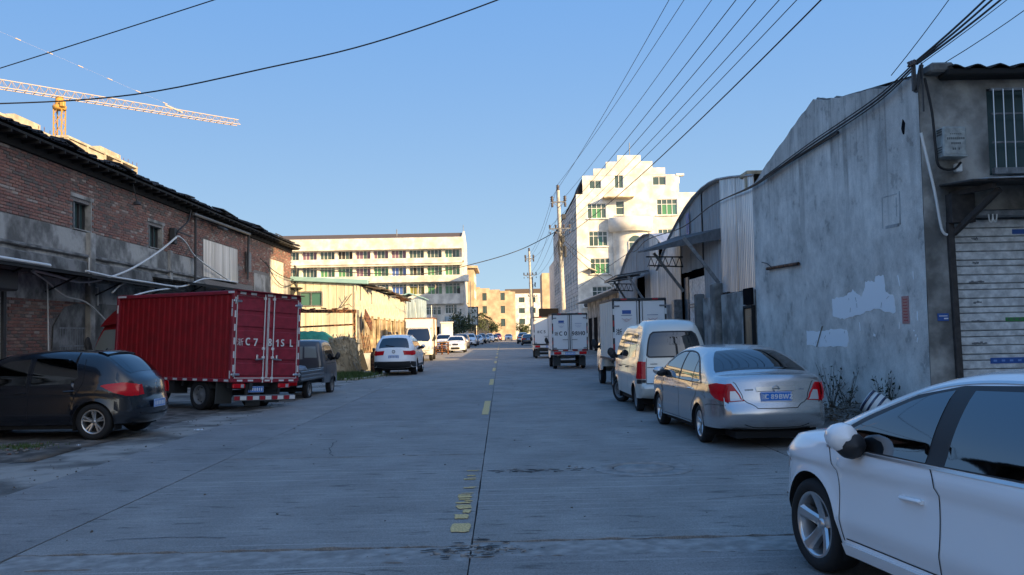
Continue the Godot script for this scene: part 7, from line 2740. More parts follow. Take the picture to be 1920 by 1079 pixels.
	# meter box with louvres
	var e := thing("meter_cabinet", "pale grey electricity box with dark lettering on the grey workshop's front", "electric box", V(6.58, 4.24, -12.96))
	var eb := MB.new()
	eb.cbox(V(0, 0, 0), V(0.34, 0.42, 0.26), Basis(Vector3(0, 0, 1), -0.03), 0.02)
	eb.cbox(V(0.0, -0.215, 0.0), V(0.36, 0.03, 0.28), Basis(Vector3(0, 0, 1), -0.03), 0.01)
	obj("cabinet", eb, mat("meter_paint", lin(0.42, 0.44, 0.42), 0.6, 0, "grime", 0.9), e)
	for k in 3:
		for yy in [0.14, -0.12]:
			box_obj("louvre", V(-0.172, yy + k * 0.035 - 0.03, 0.02), V(0.012, 0.018, 0.14), M.grey_ink, e)
	var tx := MB.new()
	for q in [[0.10, 6, 0.016], [0.035, 9, 0.04], [-0.035, 5, 0.035], [-0.115, 4, 0.04]]:
		for k in q[1]:
			if q[1] == 4 and k == 2: continue
			tx.box(V((k - (q[1] - 1) * 0.5) * 0.029 + 0.01, q[0], 0.1315), V(0.019, q[2] * 0.8, 0.003), Basis(Vector3(0, 0, 1), -0.03))
	obj("cabinet_lettering", tx, M.grey_ink, e)
	var sm := MB.new()
	sm.cbox(V(0.12, -0.36, -0.06), V(0.10, 0.12, 0.08), Basis(), 0.01)
	obj("junction_box", sm, M.white_plastic, e)
	cable("black_cable", "black cable sagging beside the electricity box to the porch", [V(6.25, 5.2, -12.98), V(6.33, 4.7, -12.97), V(6.36, 4.2, -12.97), V(6.4, 3.9, -12.97), V(6.6, 3.85, -12.97), V(6.72, 3.95, -12.97)], 0.018, M.black_cable)
	# number plate, poster, painted-out adverts on the gable
	var ns := thing("house_number_sign", "small blue house number sign beside the white roller shutter", "sign", V(6.42, 1.71, -13.09))
	box_obj("plate", V(0, 0, 0), V(0.16, 0.11, 0.012), M.blue_sign, ns)
	box_obj("sign_mark", V(0.0, 0.018, 0.008), V(0.12, 0.012, 0.004), M.white_ink, ns)
	box_obj("sign_mark", V(0.04, -0.02, 0.008), V(0.06, 0.018, 0.004), M.white_ink, ns)
	var rp := thing("red_notice", "faded red paper notice pasted on the grey gable near its corner", "poster", V(RX - 0.006, 1.84, -13.80))
	box_obj("paper", V(0, 0, 0), V(0.006, 0.42, 0.24), M.red_paper, rp)
	for k in 8:
		box_obj("notice_line", V(-0.0045, 0.16 - k * 0.046, 0.01 * (k % 2)), V(0.003, 0.016, 0.14), M.reflector_red, rp)
	var n := FastNoiseLite.new()
	n.seed = 17
	n.frequency = 0.9
	for q in [["large ragged white paint patch on the grey gable below its middle", [[-16.85, 1.80], [-16.85, 2.12], [-16.2, 2.15], [-15.85, 2.24], [-15.5, 2.10], [-15.35, 2.22], [-15.3, 2.36], [-14.9, 2.34], [-14.85, 2.42], [-14.55, 2.42], [-14.5, 2.15], [-14.2, 2.06], [-14.15, 1.82], [-14.3, 1.80], [-14.9, 1.89], [-15.4, 1.83], [-15.9, 1.76], [-16.5, 1.74]]],
		["small oblong white paint patch low on the grey gable", [[-18.35, 1.25], [-18.35, 1.53], [-17.6, 1.52], [-17.0, 1.56], [-16.2, 1.55], [-16.12, 1.4], [-16.2, 1.22], [-16.9, 1.24], [-17.6, 1.22]]]]:
		var pts: Array = q[1]
		var poly := PackedVector2Array()
		for i in pts.size():
			var p := Vector2(-pts[i][0], pts[i][1])
			var p2 := Vector2(-pts[(i + 1) % pts.size()][0], pts[(i + 1) % pts.size()][1])
			for k in 6:
				var c := p.lerp(p2, k / 6.0)
				poly.append(c + Vector2(n.get_noise_2d(c.x * 9, c.y * 9), n.get_noise_2d(c.y * 14, c.x * 14)) * 0.035)
		var pb := MB.new()
		pb.prism(poly, 0.004, Transform3D(Basis(Vector3(0, 0, -1), Vector3(0, 1, 0), Vector3(-1, 0, 0)), V(RX - 0.001, 0, 0)))
		tag(obj("paint_patch", pb, M.ad_paint), q[0], "paint patch")
	var sc := MB.new()
	for k in 12:
		var low := k % 2 == 0
		var z := rng.randf_range(-18.2, -16.3) if low else rng.randf_range(-16.7, -14.3)
		var yy := rng.randf_range(1.24, 1.54) if low else rng.randf_range(1.84, 2.1) + (0.25 if z > -15.3 and rng.randf() < 0.5 else 0.0)
		var sa := V(RX - 0.0065, yy, z)
		sc.bar(sa, sa + V(0, rng.randf_range(0.02, 0.09), rng.randfn(0.02, 0.04)), rng.randf_range(0.004, 0.009), 0.002)
	sc.bar(V(RX - 0.007, 1.22, -17.75), V(RX - 0.007, 1.62, -17.4), 0.04, 0.002)
	tag(obj("scratches", sc, M.cement), "grey scratches and scrapes through the white paint patches", "scratches", "", "stuff")
	var sp := MB.new()
	for q in [[-14.0, 2.3, 0.02, 0.18], [-13.5, 2.35, 0.02, 0.12], [-13.42, 1.74, 0.03, 0.14], [-13.5, 1.45, 0.04, 0.03], [-13.45, 1.38, 0.03, 0.07], [-14.05, 1.6, 0.02, 0.1], [-15.0, 1.45, 0.08, 0.04], [-13.55, 1.52, 0.04, 0.02], [-15.6, 1.6, 0.02, 0.15]]:
		sp.box(V(RX - 0.003, q[1], q[0]), V(0.006, q[3], q[2]), Basis(Vector3(1, 0, 0), rng.randfn(0, 0.2)))
	tag(obj("paint_splash", sp, M.ad_paint), "thin white paint drips near the grey gable's street corner", "paint marks")
	# chalky outline of a removed sign and shallow scars
	var sq := MB.new()
	for q in [[-14.5, 3.42, 0.02, 0.5], [-13.86, 3.42, 0.035, 0.52], [-14.15, 3.17, 0.5, 0.05], [-14.2, 3.66, 0.5, 0.015], [-13.98, 3.45, 0.02, 0.3]]:
		sq.box(V(RX - 0.002, q[1], q[0]), V(0.004, q[3], q[2]), Basis(Vector3(1, 0, 0), 0.03))
	tag(obj("sign_outline", sq, M.cement_pale), "chalky square outline high on the grey gable", "wall mark")
	for q in [[-13.62, 4.62, "dark hole punched in the grey gable near its top corner"]]:
		var hp := PackedVector2Array()
		for k in 9:
			var t := TAU * k / 9.0
			hp.append(Vector2(-q[0] + cos(t) * 0.07 * rng.randf_range(0.6, 1.1), q[1] + sin(t) * 0.14 * rng.randf_range(0.7, 1.1)))
		var hb := MB.new()
		hb.prism(hp, 0.004, Transform3D(Basis(Vector3(0, 0, -1), Vector3(0, 1, 0), Vector3(-1, 0, 0)), V(RX - 0.002, 0, 0)))
		tag(obj("wall_hole", hb, M.dark_room), q[2], "hole")
	for k in 26:
		var z := -13.3 - rng.randf() * 2.0
		var yy := rng.randf_range(0.9, 4.8)
		sp = MB.new()
	# bracket tube on the wall
	var bt := thing("wall_tube", "short rusty tube fixed level on the grey gable's far half", "bracket", V(RX - 0.05, 2.95, -19.65))
	var tb := MB.new()
	tb.tube([V(0, 0.02, -1.1), V(0, -0.03, 1.1)], 0.035, 8)
	obj("tube", tb, M.rusty_steel, bt)
	var tw := MB.new()
	tw.tube([V(0, 0.03, -0.75), V(0, 0.14, -1.1), V(0, 0.2, -1.5)], 0.012, 5)
	obj("tie", tw, M.steel_dark, bt)
	# cable bundle along the verge and the iron bracket at the corner
	for k in 3:
		cable("wall_cable", ["topmost cable of the bundle slung across the grey gable", "middle cable of the bundle slung across the grey gable", "lowest cable of the bundle slung across the grey gable"][k], [V(6.1, 5.42 - 0.04 * k, -13.0), V(6.1, 5.27 - 0.05 * k, -14.4), V(6.1, 5.2 - 0.05 * k, -17.44), V(6.1, 5.1 - 0.04 * k, -20), V(6.1, 5.04 - 0.02 * k, -21.7), V(6.15, 5.18, -25.83), V(6.1, 5.02, -30), V(5.6, 5.04, -34.0), V(6.0, 5.13, -40), V(6.3, 5.4, -48), V(8.4, 6.3, -99.6)], 0.011 + 0.005 * (k % 2), M.black_cable, 6, "cable", "cables slung along the right-hand walls")
	var pp := MB.new()
	pp.tube([V(6.14, 5.09, -20.7), V(6.14, 5.1, -16.1)], 0.03, 6)
	tag(obj("wall_conduit", pp, M.steel_dark), "straight dark conduit under the cable bundle on the grey gable", "pipe")
	var ib := thing("iron_bracket", "black iron cable bracket at the grey workshop's top corner", "bracket", V(6.1, 5.3, -13.0))
	var ir := MB.new()
	ir.bar(V(0, 0.12, 0), V(0, -0.28, 0.0), 0.05)
	ir.bar(V(0.12, 0.1, 0), V(0.02, -0.3, 0.0), 0.05)
	ir.bar(V(0.1, 0.12, 0.05), V(0.1, -0.6, 0.05), 0.02)
	obj("straps", ir, M.steel_dark, ib)
	var ins := MB.new()
	for k in 3:
		ins.lathe([[0.0, -0.04], [0.035, -0.03], [0.02, 0.0], [0.035, 0.03], [0.0, 0.05]], Transform3D(Basis(), V(-0.03, 0.13 - 0.01 * k, -0.06 + 0.08 * k)), 10)
	obj("insulators", ins, M.porcelain, ib)

func build_debris() -> void:
	# dead weeds, a spoil heap and a patterned pot at the foot of the gable
	for q in [[V(5.95, 0.05, -16.4), 0.95, "tall dead weed against the grey gable behind the silver saloon", 1], [V(6.0, 0.05, -15.8), 0.8, "shorter dead weed right of the tall one by the gable", 2], [V(6.05, 0.05, -14.3), 0.85, "leafy dark weed behind the patterned pot", 3]]:
		var w := thing("weed", q[2], "weed", q[0])
		var r := RandomNumberGenerator.new()
		r.seed = q[3]
		var sb := MB.new()
		var lb := MB.new()
		for k in 14:
			var a := r.randf() * TAU
			var len: float = q[1] * r.randf_range(0.5, 1.0)
			var d := V(cos(a) * 0.22, 1.0, sin(a) * 0.34)
			var p1 := d * len * 0.5 + V(r.randfn(0, 0.02), 0, r.randfn(0, 0.02))
			var p2 := d * len + V(r.randfn(0, 0.05), 0, r.randfn(0, 0.07))
			sb.tube([Vector3.ZERO, p1, p2], 0.006, 4, false, 0.003)
			sb.tube([p1, p1.lerp(p2, 0.5) + V(r.randfn(0, 0.06), 0.05, r.randfn(0, 0.1))], 0.004, 3, false, 0.002)
			for i in (12 if q[3] == 3 else 5):
				var c := p1.lerp(p2, r.randf() * 1.05) + V(r.randfn(0, 0.03), r.randfn(0, 0.03), r.randfn(0, 0.04))
				var s := r.randf_range(0.012, 0.045)
				var u := V(r.randfn(0, 1), r.randfn(0, 1), r.randfn(0, 1)).normalized() * s
				var v := V(r.randfn(0, 1), r.randfn(0, 1), r.randfn(0, 1)).normalized() * s * 0.5
				lb.quad(c - u, c + v, c + u, c - v)
		obj("stem", sb, M.dry_stem, w)
		tag(obj("leaves", lb, M.leaf_dark, w), "", "", "", "stuff")
	var hp := MB.new()
	var n := FastNoiseLite.new()
	n.seed = 77
	n.frequency = 2.0
	var rr := []
	for i in 17:
		var row := []
		for j in 13:
			var x := lerpf(5.0, 6.18, j / 12.0)
			var z := lerpf(-16.6, -13.4, i / 16.0)
			var e := minf(1.0, minf(j / 3.0, minf(i, 16 - i) / 4.0))
			row.append(V(x, e * (0.10 + 0.16 * j / 12.0 + 0.09 * n.get_noise_2d(x * 2, z * 2)), z))
		rr.append(row)
	hp.rows(rr, 0, false)
	tag(obj("spoil_heap", hp, M.verge_soil), "low heap of dark soil and leaves along the grey gable's foot", "soil heap")
	var lf := MB.new()
	for k in 700:
		var c := V(rng.randf_range(5.15, 6.15), 0.0, rng.randf_range(-16.4, -13.6))
		c.y = 0.10 + 0.16 * (c.x - 5.0) / 1.2 + rng.randf() * 0.06
		var u := V(rng.randfn(0, 1), rng.randfn(0, 0.4), rng.randfn(0, 1)).normalized() * 0.04
		var v := V(rng.randfn(0, 1), rng.randfn(0, 0.4), rng.randfn(0, 1)).normalized() * 0.02
		lf.quad(c - u, c + v, c + u, c - v)
	tag(obj("fallen_leaves", lf, M.dry_stem), "dry leaves lying over the soil heap", "leaves", "", "stuff")
	var p := thing("patterned_pot", "blue and white patterned pot lying by the gable behind the white saloon's mirror", "pot", V(5.75, 0.36, -13.9))
	p.basis = Basis(Quaternion(Vector3.UP, V(-0.7, 0.55, -0.45).normalized()))
	var c := MB.new()
	c.lathe([[0.0, -0.2], [0.15, -0.2], [0.19, -0.1], [0.2, 0.05], [0.17, 0.2], [0.15, 0.2], [0.16, 0.05], [0.0, -0.15]], Transform3D(), 24)
	obj("pot_body", c, M.white_plastic, p)
	for y in [-0.12, -0.02, 0.08, 0.17]:
		var r := MB.new()
		var rad := 0.2 - absf(y) * 0.06 + 0.004
		r.lathe([[rad - 0.01, y - 0.02], [rad, y - 0.015], [rad, y + 0.015], [rad - 0.01, y + 0.02]], Transform3D(), 24)
		obj("blue_band", r, M.paint_navy, p)

func arch_y(pts: Array, z: float) -> float:
	for i in pts.size() - 1:
		if z <= pts[i].x and z >= pts[i + 1].x:
			return lerpf(pts[i].y, pts[i + 1].y, (pts[i].x - z) / (pts[i].x - pts[i + 1].x))
	return pts[-1].y if z < pts[-1].x else pts[0].y

func build_vault_shed(called: String, label: String, pts: Array, low: Array, x: float, sheets: Array, depth: float) -> Node3D:
	# barrel-roofed shed: street end clad in corrugated sheets; sheets: [z from, z to, bottom, set back]
	var o := thing(called, label, "shed")
	var k := 0
	for s in sheets:
		var z: float = s[0]
		while z > s[1] + 0.05:
			var w := minf(0.86, z - s[1])
			var b := MB.new()
			var zz := z
			ribs(b, V(x + s[3] + 0.006 * (k % 2), 0, zz), V(0, 0, -1), V(0, 1, 0), V(-1, 0, 0), w - 0.004, 0.165, 0.045, func(u): return s[2] + (s[4] if s.size() > 4 else 0.0) * (zz - u - s[0]) / (s[1] - s[0]) + 0.012 * sin(zz * 3.0), func(u): return minf(s[5] if s.size() > 5 else 99.0, arch_y(pts, zz - u) - 0.03), 0.28)
			obj("cladding_sheet", b, [M.galvanised, M.galvanised_b][int(absf(sin(k * 2.3)) * 1.99)] if s[3] < 0.05 else M.galvanised_old, o)
			z -= 0.86
			k += 1
	var rf := MB.new()
	var r1 := []
	var r2 := []
	var r3 := []
	var r4 := []
	for p in pts:
		r1.append(V(x - 0.06, p.y + 0.02, p.x))
		r2.append(V(x + depth, p.y + 0.02, p.x))
		r3.append(V(x - 0.06, p.y - 0.02, p.x))
		r4.append(V(x + depth, p.y - 0.02, p.x))
	rf.rows([r1, r2], 0, false)
	rf.rows([r3, r1], 1, true)
	rf.rows([r3, r4], 0, true)
	obj("vault_roof", rf, M.galvanised_b, o)
	var ed := MB.new()
	var path := []
	for p in pts: path.append(V(x - 0.07, p.y, p.x))
	ed.tube(path, 0.03, 6)
	obj("roof_edge", ed, M.galvanised_old, o)
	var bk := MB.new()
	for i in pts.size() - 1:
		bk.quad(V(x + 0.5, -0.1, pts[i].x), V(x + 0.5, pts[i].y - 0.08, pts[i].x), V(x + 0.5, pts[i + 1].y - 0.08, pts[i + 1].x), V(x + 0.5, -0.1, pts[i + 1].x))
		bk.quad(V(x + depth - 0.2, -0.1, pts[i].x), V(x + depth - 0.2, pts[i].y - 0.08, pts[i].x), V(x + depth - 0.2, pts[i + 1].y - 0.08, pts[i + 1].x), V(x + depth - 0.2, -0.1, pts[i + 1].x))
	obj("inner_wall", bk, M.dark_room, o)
	var sd := MB.new()
	for e in [0, pts.size() - 1]:
		sd.quad(V(x + 0.1, -0.1, pts[e].x), V(x + 0.1, pts[e].y - 0.1, pts[e].x), V(x + depth, pts[e].y - 0.1, pts[e].x), V(x + depth, -0.1, pts[e].x))
	obj("side_wall", sd, M.galvanised_old, o)
	return o

func truss_canopy(o: Node3D, z0: float, z1: float, xw: float, xo: float, hw: float, ho: float, wedge := false) -> void:
	var b := MB.new()
	var s := MB.new()
	var n := 0 if wedge else 9
	if wedge:
		# sagging slab of sheets, deep at the wall and thin at its far outer corner
		var t := [V(xw + 0.08, 4.46, z0), V(xw + 0.08, 4.92, z1 - 1.4), V(xo + 0.2, 4.42, z1 - 1.4), V(xo + 0.15, 4.30, z1 + 0.3)]
		var u := [V(xw + 0.08, 4.14, z0), V(xw + 0.08, 4.80, z1 - 1.4), V(xo + 0.2, 4.36, z1 - 1.4), V(xo + 0.15, 4.24, z1 + 0.3)]
		b.quad(t[0], t[3], t[2], t[1])
		b.quad(u[0], u[1], u[2], u[3])
		for k in 4: b.quad(t[k], t[(k + 1) % 4], u[(k + 1) % 4], u[k])
		obj("canopy_slab", b, M.canopy_dark, o)
	for i in n:
		var za := lerpf(z0, z1, float(i) / n)
		var w := (z1 - z0) / n
		var c := MB.new()
		var mid := V((xw + xo) / 2, (hw + ho) / 2 + 0.01 * (i % 2), za + w / 2)
		c.cbox(mid, V(Vector2(xw - xo, hw - ho).length(), 0.025, absf(w) + 0.03), Basis(Vector3(0, 0, 1), atan2(hw - ho, xw - xo)), 0.006)
		obj("canopy_sheet", c, M.canopy_dark, o)
	if not wedge: s.bar(V(xo + 0.03, ho - 0.05, z0), V(xo + 0.03, ho - 0.05, z1), 0.06)
	for t in ([] if wedge else [0.0, 0.5, 1.0]):
		var z := lerpf(z0, z1, t)
		s.bar(V(xw, hw - 0.06, z), V(xo, ho - 0.06, z), 0.06)
	for t in [0.02, 0.98]:
		var z := lerpf(z0, z1, t)
		s.bar(V(xw - 0.02, hw - 1.6, z), V(lerpf(xw, xo, 0.66), lerpf(hw, ho, 0.66) - 0.1, z), 0.09)
	obj("canopy_frame", s, M.steel_grey, o)
	var tr := MB.new()
	var zt := z1 + 0.05
	tr.bar(V(xw, ho - 0.15, zt), V(xo + 0.25, ho - 0.12, zt), 0.045)
	tr.bar(V(xw, ho - 0.48, zt), V(xo + 0.35, ho - 0.42, zt), 0.045)
	for k in 5:
		var xa := lerpf(xw, xo + 0.3, k / 5.0)
		var xb := lerpf(xw, xo + 0.3, (k + 1) / 5.0)
		tr.bar(V(xa, ho - 0.48, zt), V((xa + xb) / 2, ho - 0.15, zt), 0.022)
		tr.bar(V((xa + xb) / 2, ho - 0.15, zt), V(xb, ho - 0.46, zt), 0.022)
	obj("canopy_truss", tr, M.steel_dark, o)

func build_vault_sheds() -> void:
	var x := 6.3
	var p1 := V2([-21.95, 5.36, -23.2, 5.55, -24.2, 5.70, -25.6, 5.88, -26.6, 5.94, -27.6, 5.94, -29.0, 5.85, -30.2, 5.68, -31.5, 5.42, -33.2, 5.02, -34.6, 4.55, -36.0, 4.0])
	var o := build_vault_shed("near_vault_shed", "nearer barrel-roofed shed clad in corrugated grey metal with a dark canopy", p1, [], x,
		[[-22.0, -25.45, 2.56, 0.0, 0.06], [-25.45, -28.1, 2.60, 0.10, -0.1], [-28.1, -31.7, 3.55, 0.06, 0.0], [-31.4, -36.0, 2.55, 0.02, 0.0]], 20.0)
	var bs := MB.new()
	for z in [-24.9, -25.1, -25.3]: bs.box(V(0, 0, 0), V(0.001, 0.001, 0.001))
	var st := MB.new()
	for k in 2:
		st.box(V(x - 0.045, 5.0, -29.75 - 0.26 * k), V(0.012, 0.95, 0.16))
	obj("blue_stripe", st, M.blue_sign, o)
	truss_canopy(o, -25.4, -30.6, 6.2, 4.7, 4.50, 4.22, true)
	# sliding door below the canopy
	var dr := MB.new()
	for k in 5:
		dr.cbox(V(x + 0.13 + 0.01 * (k % 2), 1.65, -28.4 - 0.5 * k), V(0.04, 3.3, 0.48), Basis(), 0.01)
	var do := obj("sliding_door", dr, M.roller_pale, o)
	var dl := MB.new()
	for y in [1.0, 2.35, 2.45]: dl.box(V(x + 0.09, y, -29.4), V(0.03, 0.03, 2.5))
	obj("door_rail", dl, M.steel_grey, do)
	box_obj("door_side", V(x + 0.12, 1.7, -31.1), V(0.05, 3.4, 0.7), M.steel_grey, o)
	# lower wall with piers
	var w := MB.new()
	w.cbox(V(x - 0.04, 1.25, -23.6), V(0.2, 2.62, 3.3), Basis(), 0.02)
	obj("plinth_wall", w, M.cement, o)
	var w2 := MB.new()
	w2.cbox(V(x + 0.02, 1.25, -26.9), V(0.2, 2.62, 1.9), Basis(), 0.02)
	obj("plinth_wall", w2, M.cement, o)
	for q in [[-25.7, 2.9, 0.5, M.cement], [-28.0, 2.7, 0.22, M.cement_dark], [-31.6, 2.66, 0.5, M.steel_grey]]:
		var p := MB.new()
		p.cbox(V(x - 0.14, q[1] / 2, q[0]), V(0.3, q[1], q[2]), Basis(), 0.03)
		obj("gate_pier", p, q[3], o)
	var w3 := MB.new()
	w3.cbox(V(x, 1.25, -34.0), V(0.2, 2.6, 4.2), Basis(), 0.02)
	obj("plinth_wall", w3, M.cement, o)
	# brown door beside the grey gable
	var bd := thing("brown_door", "narrow brown panelled door between the grey gable and the near vault shed", "door", V(x - 0.15, 0, -22.35))
	var b := MB.new()
	b.cbox(V(0, 1.05, 0), V(0.05, 2.1, 0.72), Basis(), 0.01)
	obj("leaf", b, mat("brown_wood", lin(0.36, 0.22, 0.125), 0.5, 0, "streak", 0.8), bd)
	var fr := MB.new()
	for z in [-0.38, 0.38]: fr.box(V(-0.01, 1.07, z), V(0.09, 2.16, 0.05))
	fr.box(V(-0.01, 2.14, 0), V(0.09, 0.06, 0.8))
	obj("door_frame", fr, M.dark_timber, bd)
	var pn := MB.new()
	for q in [[0.55, 0.7], [1.5, 0.8]]:
		pn.cbox(V(-0.025, q[0], 0), V(0.02, q[1], 0.44), Basis(), 0.01)
	obj("door_field", pn, M["brown_wood"], bd)
	var lt := MB.new()
	lt.box(V(-0.02, 2.4, 0), V(0.06, 0.4, 0.74))
	obj("fanlight", lt, M.dark_room, bd)
	# cowl on the roof
	var v := thing("roof_cowl", "sunlit beige ventilation cowl on the near vault shed's roof", "vent", V(6.5, 5.2, -22.75))
	var vb := MB.new()
	vb.cbox(V(0, 0.30, 0), V(0.6, 0.12, 0.66), Basis(), 0.03)
	vb.cbox(V(-0.1, 0.1, 0.1), V(0.3, 0.36, 0.3), Basis(), 0.02)
	obj("cowl_body", vb, M.yard_wall, v)
	# second vault
	var p2 := V2([-34.6, 4.6, -35.6, 5.1, -36.8, 5.45, -38.0, 5.68, -39.6, 5.82, -41.5, 5.80, -43.0, 5.68, -44.8, 5.45, -46.6, 4.95, -48.4, 4.35, -49.2, 3.9])
	var o2 := build_vault_shed("far_vault_shed", "farther, smaller-looking barrel-roofed shed with open dark doorway under its canopy", p2, [], x + 0.1,
		[[-36.1, -38.2, 2.6, 0.0, 0.0], [-38.2, -40.2, 2.6, 0.06, 0.0], [-42.4, -49.2, 2.6, 0.06, 0.0], [-40.2, -42.4, 4.05, 0.06, 0.0]], 20.0)
	truss_canopy(o2, -38.2, -43.0, 6.3, 4.95, 4.16, 3.98)
	var w4 := MB.new()
	w4.cbox(V(x + 0.06, 1.3, -38.1), V(0.2, 2.7, 4.0), Basis(), 0.02)
	w4.cbox(V(x + 0.06, 1.3, -45.8), V(0.2, 2.7, 6.8), Basis(), 0.02)
	obj("plinth_wall", w4, M.cement_pale, o2)

func build_white_block() -> void:
	# stepped-gable block with a round stair bay
	var o := thing("white_flats", "tall white block with stepped gable and round balcony on the right", "building")
	var Z := -100.0
	var x0 := 8.6
	var front := PackedVector2Array([Vector2(x0, -0.1), Vector2(x0, 16.9), Vector2(9.35, 16.9), Vector2(9.35, 18.9), Vector2(10.6, 18.95), Vector2(10.6, 19.75), Vector2(12.0, 19.8), Vector2(12.0, 20.55), Vector2(13.3, 20.55), Vector2(13.3, 21.2), Vector2(15.9, 21.25), Vector2(15.9, 20.55), Vector2(17.2, 20.5), Vector2(17.2, 19.85), Vector2(18.6, 19.8), Vector2(18.6, 19.1), Vector2(20.1, 19.05), Vector2(20.1, 16.95), Vector2(22.9, 16.95), Vector2(22.9, -0.1)])
	var wins := []  # centre x, y, w, h, kind
	for q in [[10.75, 17.95, 1.35, 0.95], [13.4, 18.25, 1.0, 1.55], [17.9, 18.25, 1.5, 1.0]]: wins.append([q[0], q[1], q[2], q[3], 2, [M.grey_pane], 0.0])
	for q in [[10.85, 15.0, 2.1, 1.7, M.green_pane], [10.95, 11.9, 2.1, 1.7, M.grey_pane], [11.1, 8.85, 2.2, 1.75, M.green_pane], [11.25, 5.75, 2.2, 1.7, M.grey_pane], [18.7, 15.3, 2.3, 1.8, M.green_pane], [18.7, 12.1, 2.2, 1.5, M.grey_pane]]:
		wins.append([q[0], q[1], q[2], q[3], 4, [M.grey_pane, q[4], q[4], M.teal_pane] if q[4] == M.green_pane else [M.grey_pane, M.grey_pane, M.teal_pane], q[3] * 0.32])
	wins.append([13.45, 15.3, 0.95, 1.6, 1, [M.grey_pane], 0.75])
	var holes := []
	for q in wins: holes.append([q[0] - x0 - q[2] / 2, q[0] - x0 + q[2] / 2, q[1] - q[3] / 2 + 0.1, q[1] + q[3] / 2 + 0.1])
	var b := MB.new()
	pierced(b, V(x0, -0.1, Z), V(1, 0, 0), V(0, 0, 1), 14.3, 17.0, holes.slice(3), 0.25)
	pierced(b, V(9.35, 16.9, Z), V(1, 0, 0), V(0, 0, 1), 10.75, 2.05, [[0.725, 2.075, 0.575, 1.525], [3.55, 4.55, 0.575, 2.05], [7.8, 9.3, 0.85, 1.85]], 0.25)
	for q in [[10.6, 18.6, 0.8, 18.95], [12.0, 17.2, 0.75, 19.75], [13.3, 15.9, 0.7, 20.5]]:
		b.box(V((q[0] + q[1]) / 2, q[3] + q[2] / 2 - 0.02, Z - 0.125), V(q[1] - q[0], q[2], 0.25))
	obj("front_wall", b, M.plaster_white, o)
	for q in wins:
		window(o, V(q[0], q[1], Z - 0.12), V(1, 0, 0), V(0, 0, 1), q[2], q[3], q[5], q[6], q[4], 0.07)
	for q in wins.slice(3):
		box_obj("window_sill", V(q[0], q[1] - q[3] / 2 - 0.05, Z + 0.08), V(q[2] + 0.2, 0.08, 0.2), M.plaster_white, o)
	# sides and roof
	var s := MB.new()
	var sh := []
	for f in 5:
		for k in 11:
			sh.append([0.9 + k * 3.9, 2.7 + k * 3.9, 0.9 + f * 3.08 + (0.2 if f == 0 else 0.35), 2.5 + f * 3.08 + (0.1 if f == 0 else 0.35)])
	pierced(s, V(x0, -0.1, Z - 0.25), V(0, 0, -1), V(-1, 0, 0), 44.0, 16.4, sh, 0.25)
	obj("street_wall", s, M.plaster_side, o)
	for q in sh:
		var zc: float = Z - 0.25 - (q[0] + q[1]) / 2
		if zc < -128: continue
		window(o, V(x0 + 0.12, -0.1 + (q[2] + q[3]) / 2, zc), V(0, 0, -1), V(-1, 0, 0), q[1] - q[0], q[3] - q[2], [M.grey_pane, M.teal_pane, M.grey_pane], 0.45, 3, 0.07)
	var gr := MB.new()
	for k in 34:
		gr.box(V(x0 - 0.008, 0.5 + k * 0.47, Z - 22.2), V(0.02, 0.03, 43.8))
	obj("tile_courses", gr, M.cement_dark, o)
	var r := MB.new()
	r.box(V(15.7, 16.6, -122.3), V(14.2, 0.3, 44.0))
	r.box(V(22.75, 8.2, -122.3), V(0.3, 16.6, 44.0))
	r.box(V(15.7, 8.2, -144.2), V(14.2, 16.6, 0.3))
	obj("roof_slab", r, M.plaster_side, o)
	# attic storey behind the stepped gable with dark eave on the street side
	var a := MB.new()
	a.prism(PackedVector2Array([Vector2(9.6, 16.7), Vector2(9.6, 18.6), Vector2(14.6, 20.6), Vector2(19.9, 18.7), Vector2(19.9, 16.7)]), 40.0, Transform3D(Basis(), V(0, 0, -141)))
	obj("attic", a, M.tile_roof, o)
	var ev := MB.new()
	ev.cbox(V(9.0, 17.0, -122), V(1.0, 0.14, 43.0), Basis(Vector3(0, 0, 1), 0.2), 0.03)
	ev.prism(PackedVector2Array([Vector2(8.7, 16.95), Vector2(9.34, 18.75), Vector2(9.34, 16.95)]), 8.0, Transform3D(Basis(), V(0, 0, -108.4)))
	obj("eave", ev, M.dark_timber, o)
	var cc := MB.new()
	cc.cbox(V(20.25, 18.9, Z - 0.3), V(0.9, 0.25, 0.8), Basis(), 0.03)
	cc.cbox(V(20.0, 18.4, Z - 0.4), V(0.4, 0.9, 0.5), Basis(), 0.03)
	obj("cornice_stub", cc, M.plaster_white, o)
	# round bay with balcony on top
	var by := MB.new()
	var cx := 14.55
	var rad := 1.95
	var rr := []
	for y in [-0.1, 12.7]:
		var row := []
		for k in 25:
			var t := PI * k / 24.0
			row.append(V(cx - cos(t) * rad, y, Z + sin(t) * 1.35))
		rr.append(row)
	by.rows(rr, 0)
	obj("round_bay", by, M.plaster_white, o)
	var bl := MB.new()
	rr = []
	for q in [[0.0, 12.55, 0.0], [1.0, 12.55, 1.0], [1.0, 12.75, 1.0], [1.06, 12.8, 1.05], [1.06, 14.1, 1.05], [0.98, 14.1, 0.95], [0.98, 12.8, 0.95], [0.0, 12.8, 0.0]]:
		var row := []
		for k in 25:
			var t := PI * k / 24.0
			row.append(V(cx - cos(t) * 2.35 * q[0], q[1], Z + sin(t) * 2.0 * q[2]))
		rr.append(row)
	bl.rows(rr, 1)
	obj("balcony", bl, M.plaster_white, o)
	var aw := MB.new()
	var ap := PackedVector2Array([Vector2(-0.75, -0.95), Vector2(0.75, -0.95), Vector2(0.75, 0.35)])
	for k in 11:
		ap.append(Vector2(cos(PI * k / 10.0) * 0.75, 0.35 + sin(PI * k / 10.0) * 0.7))
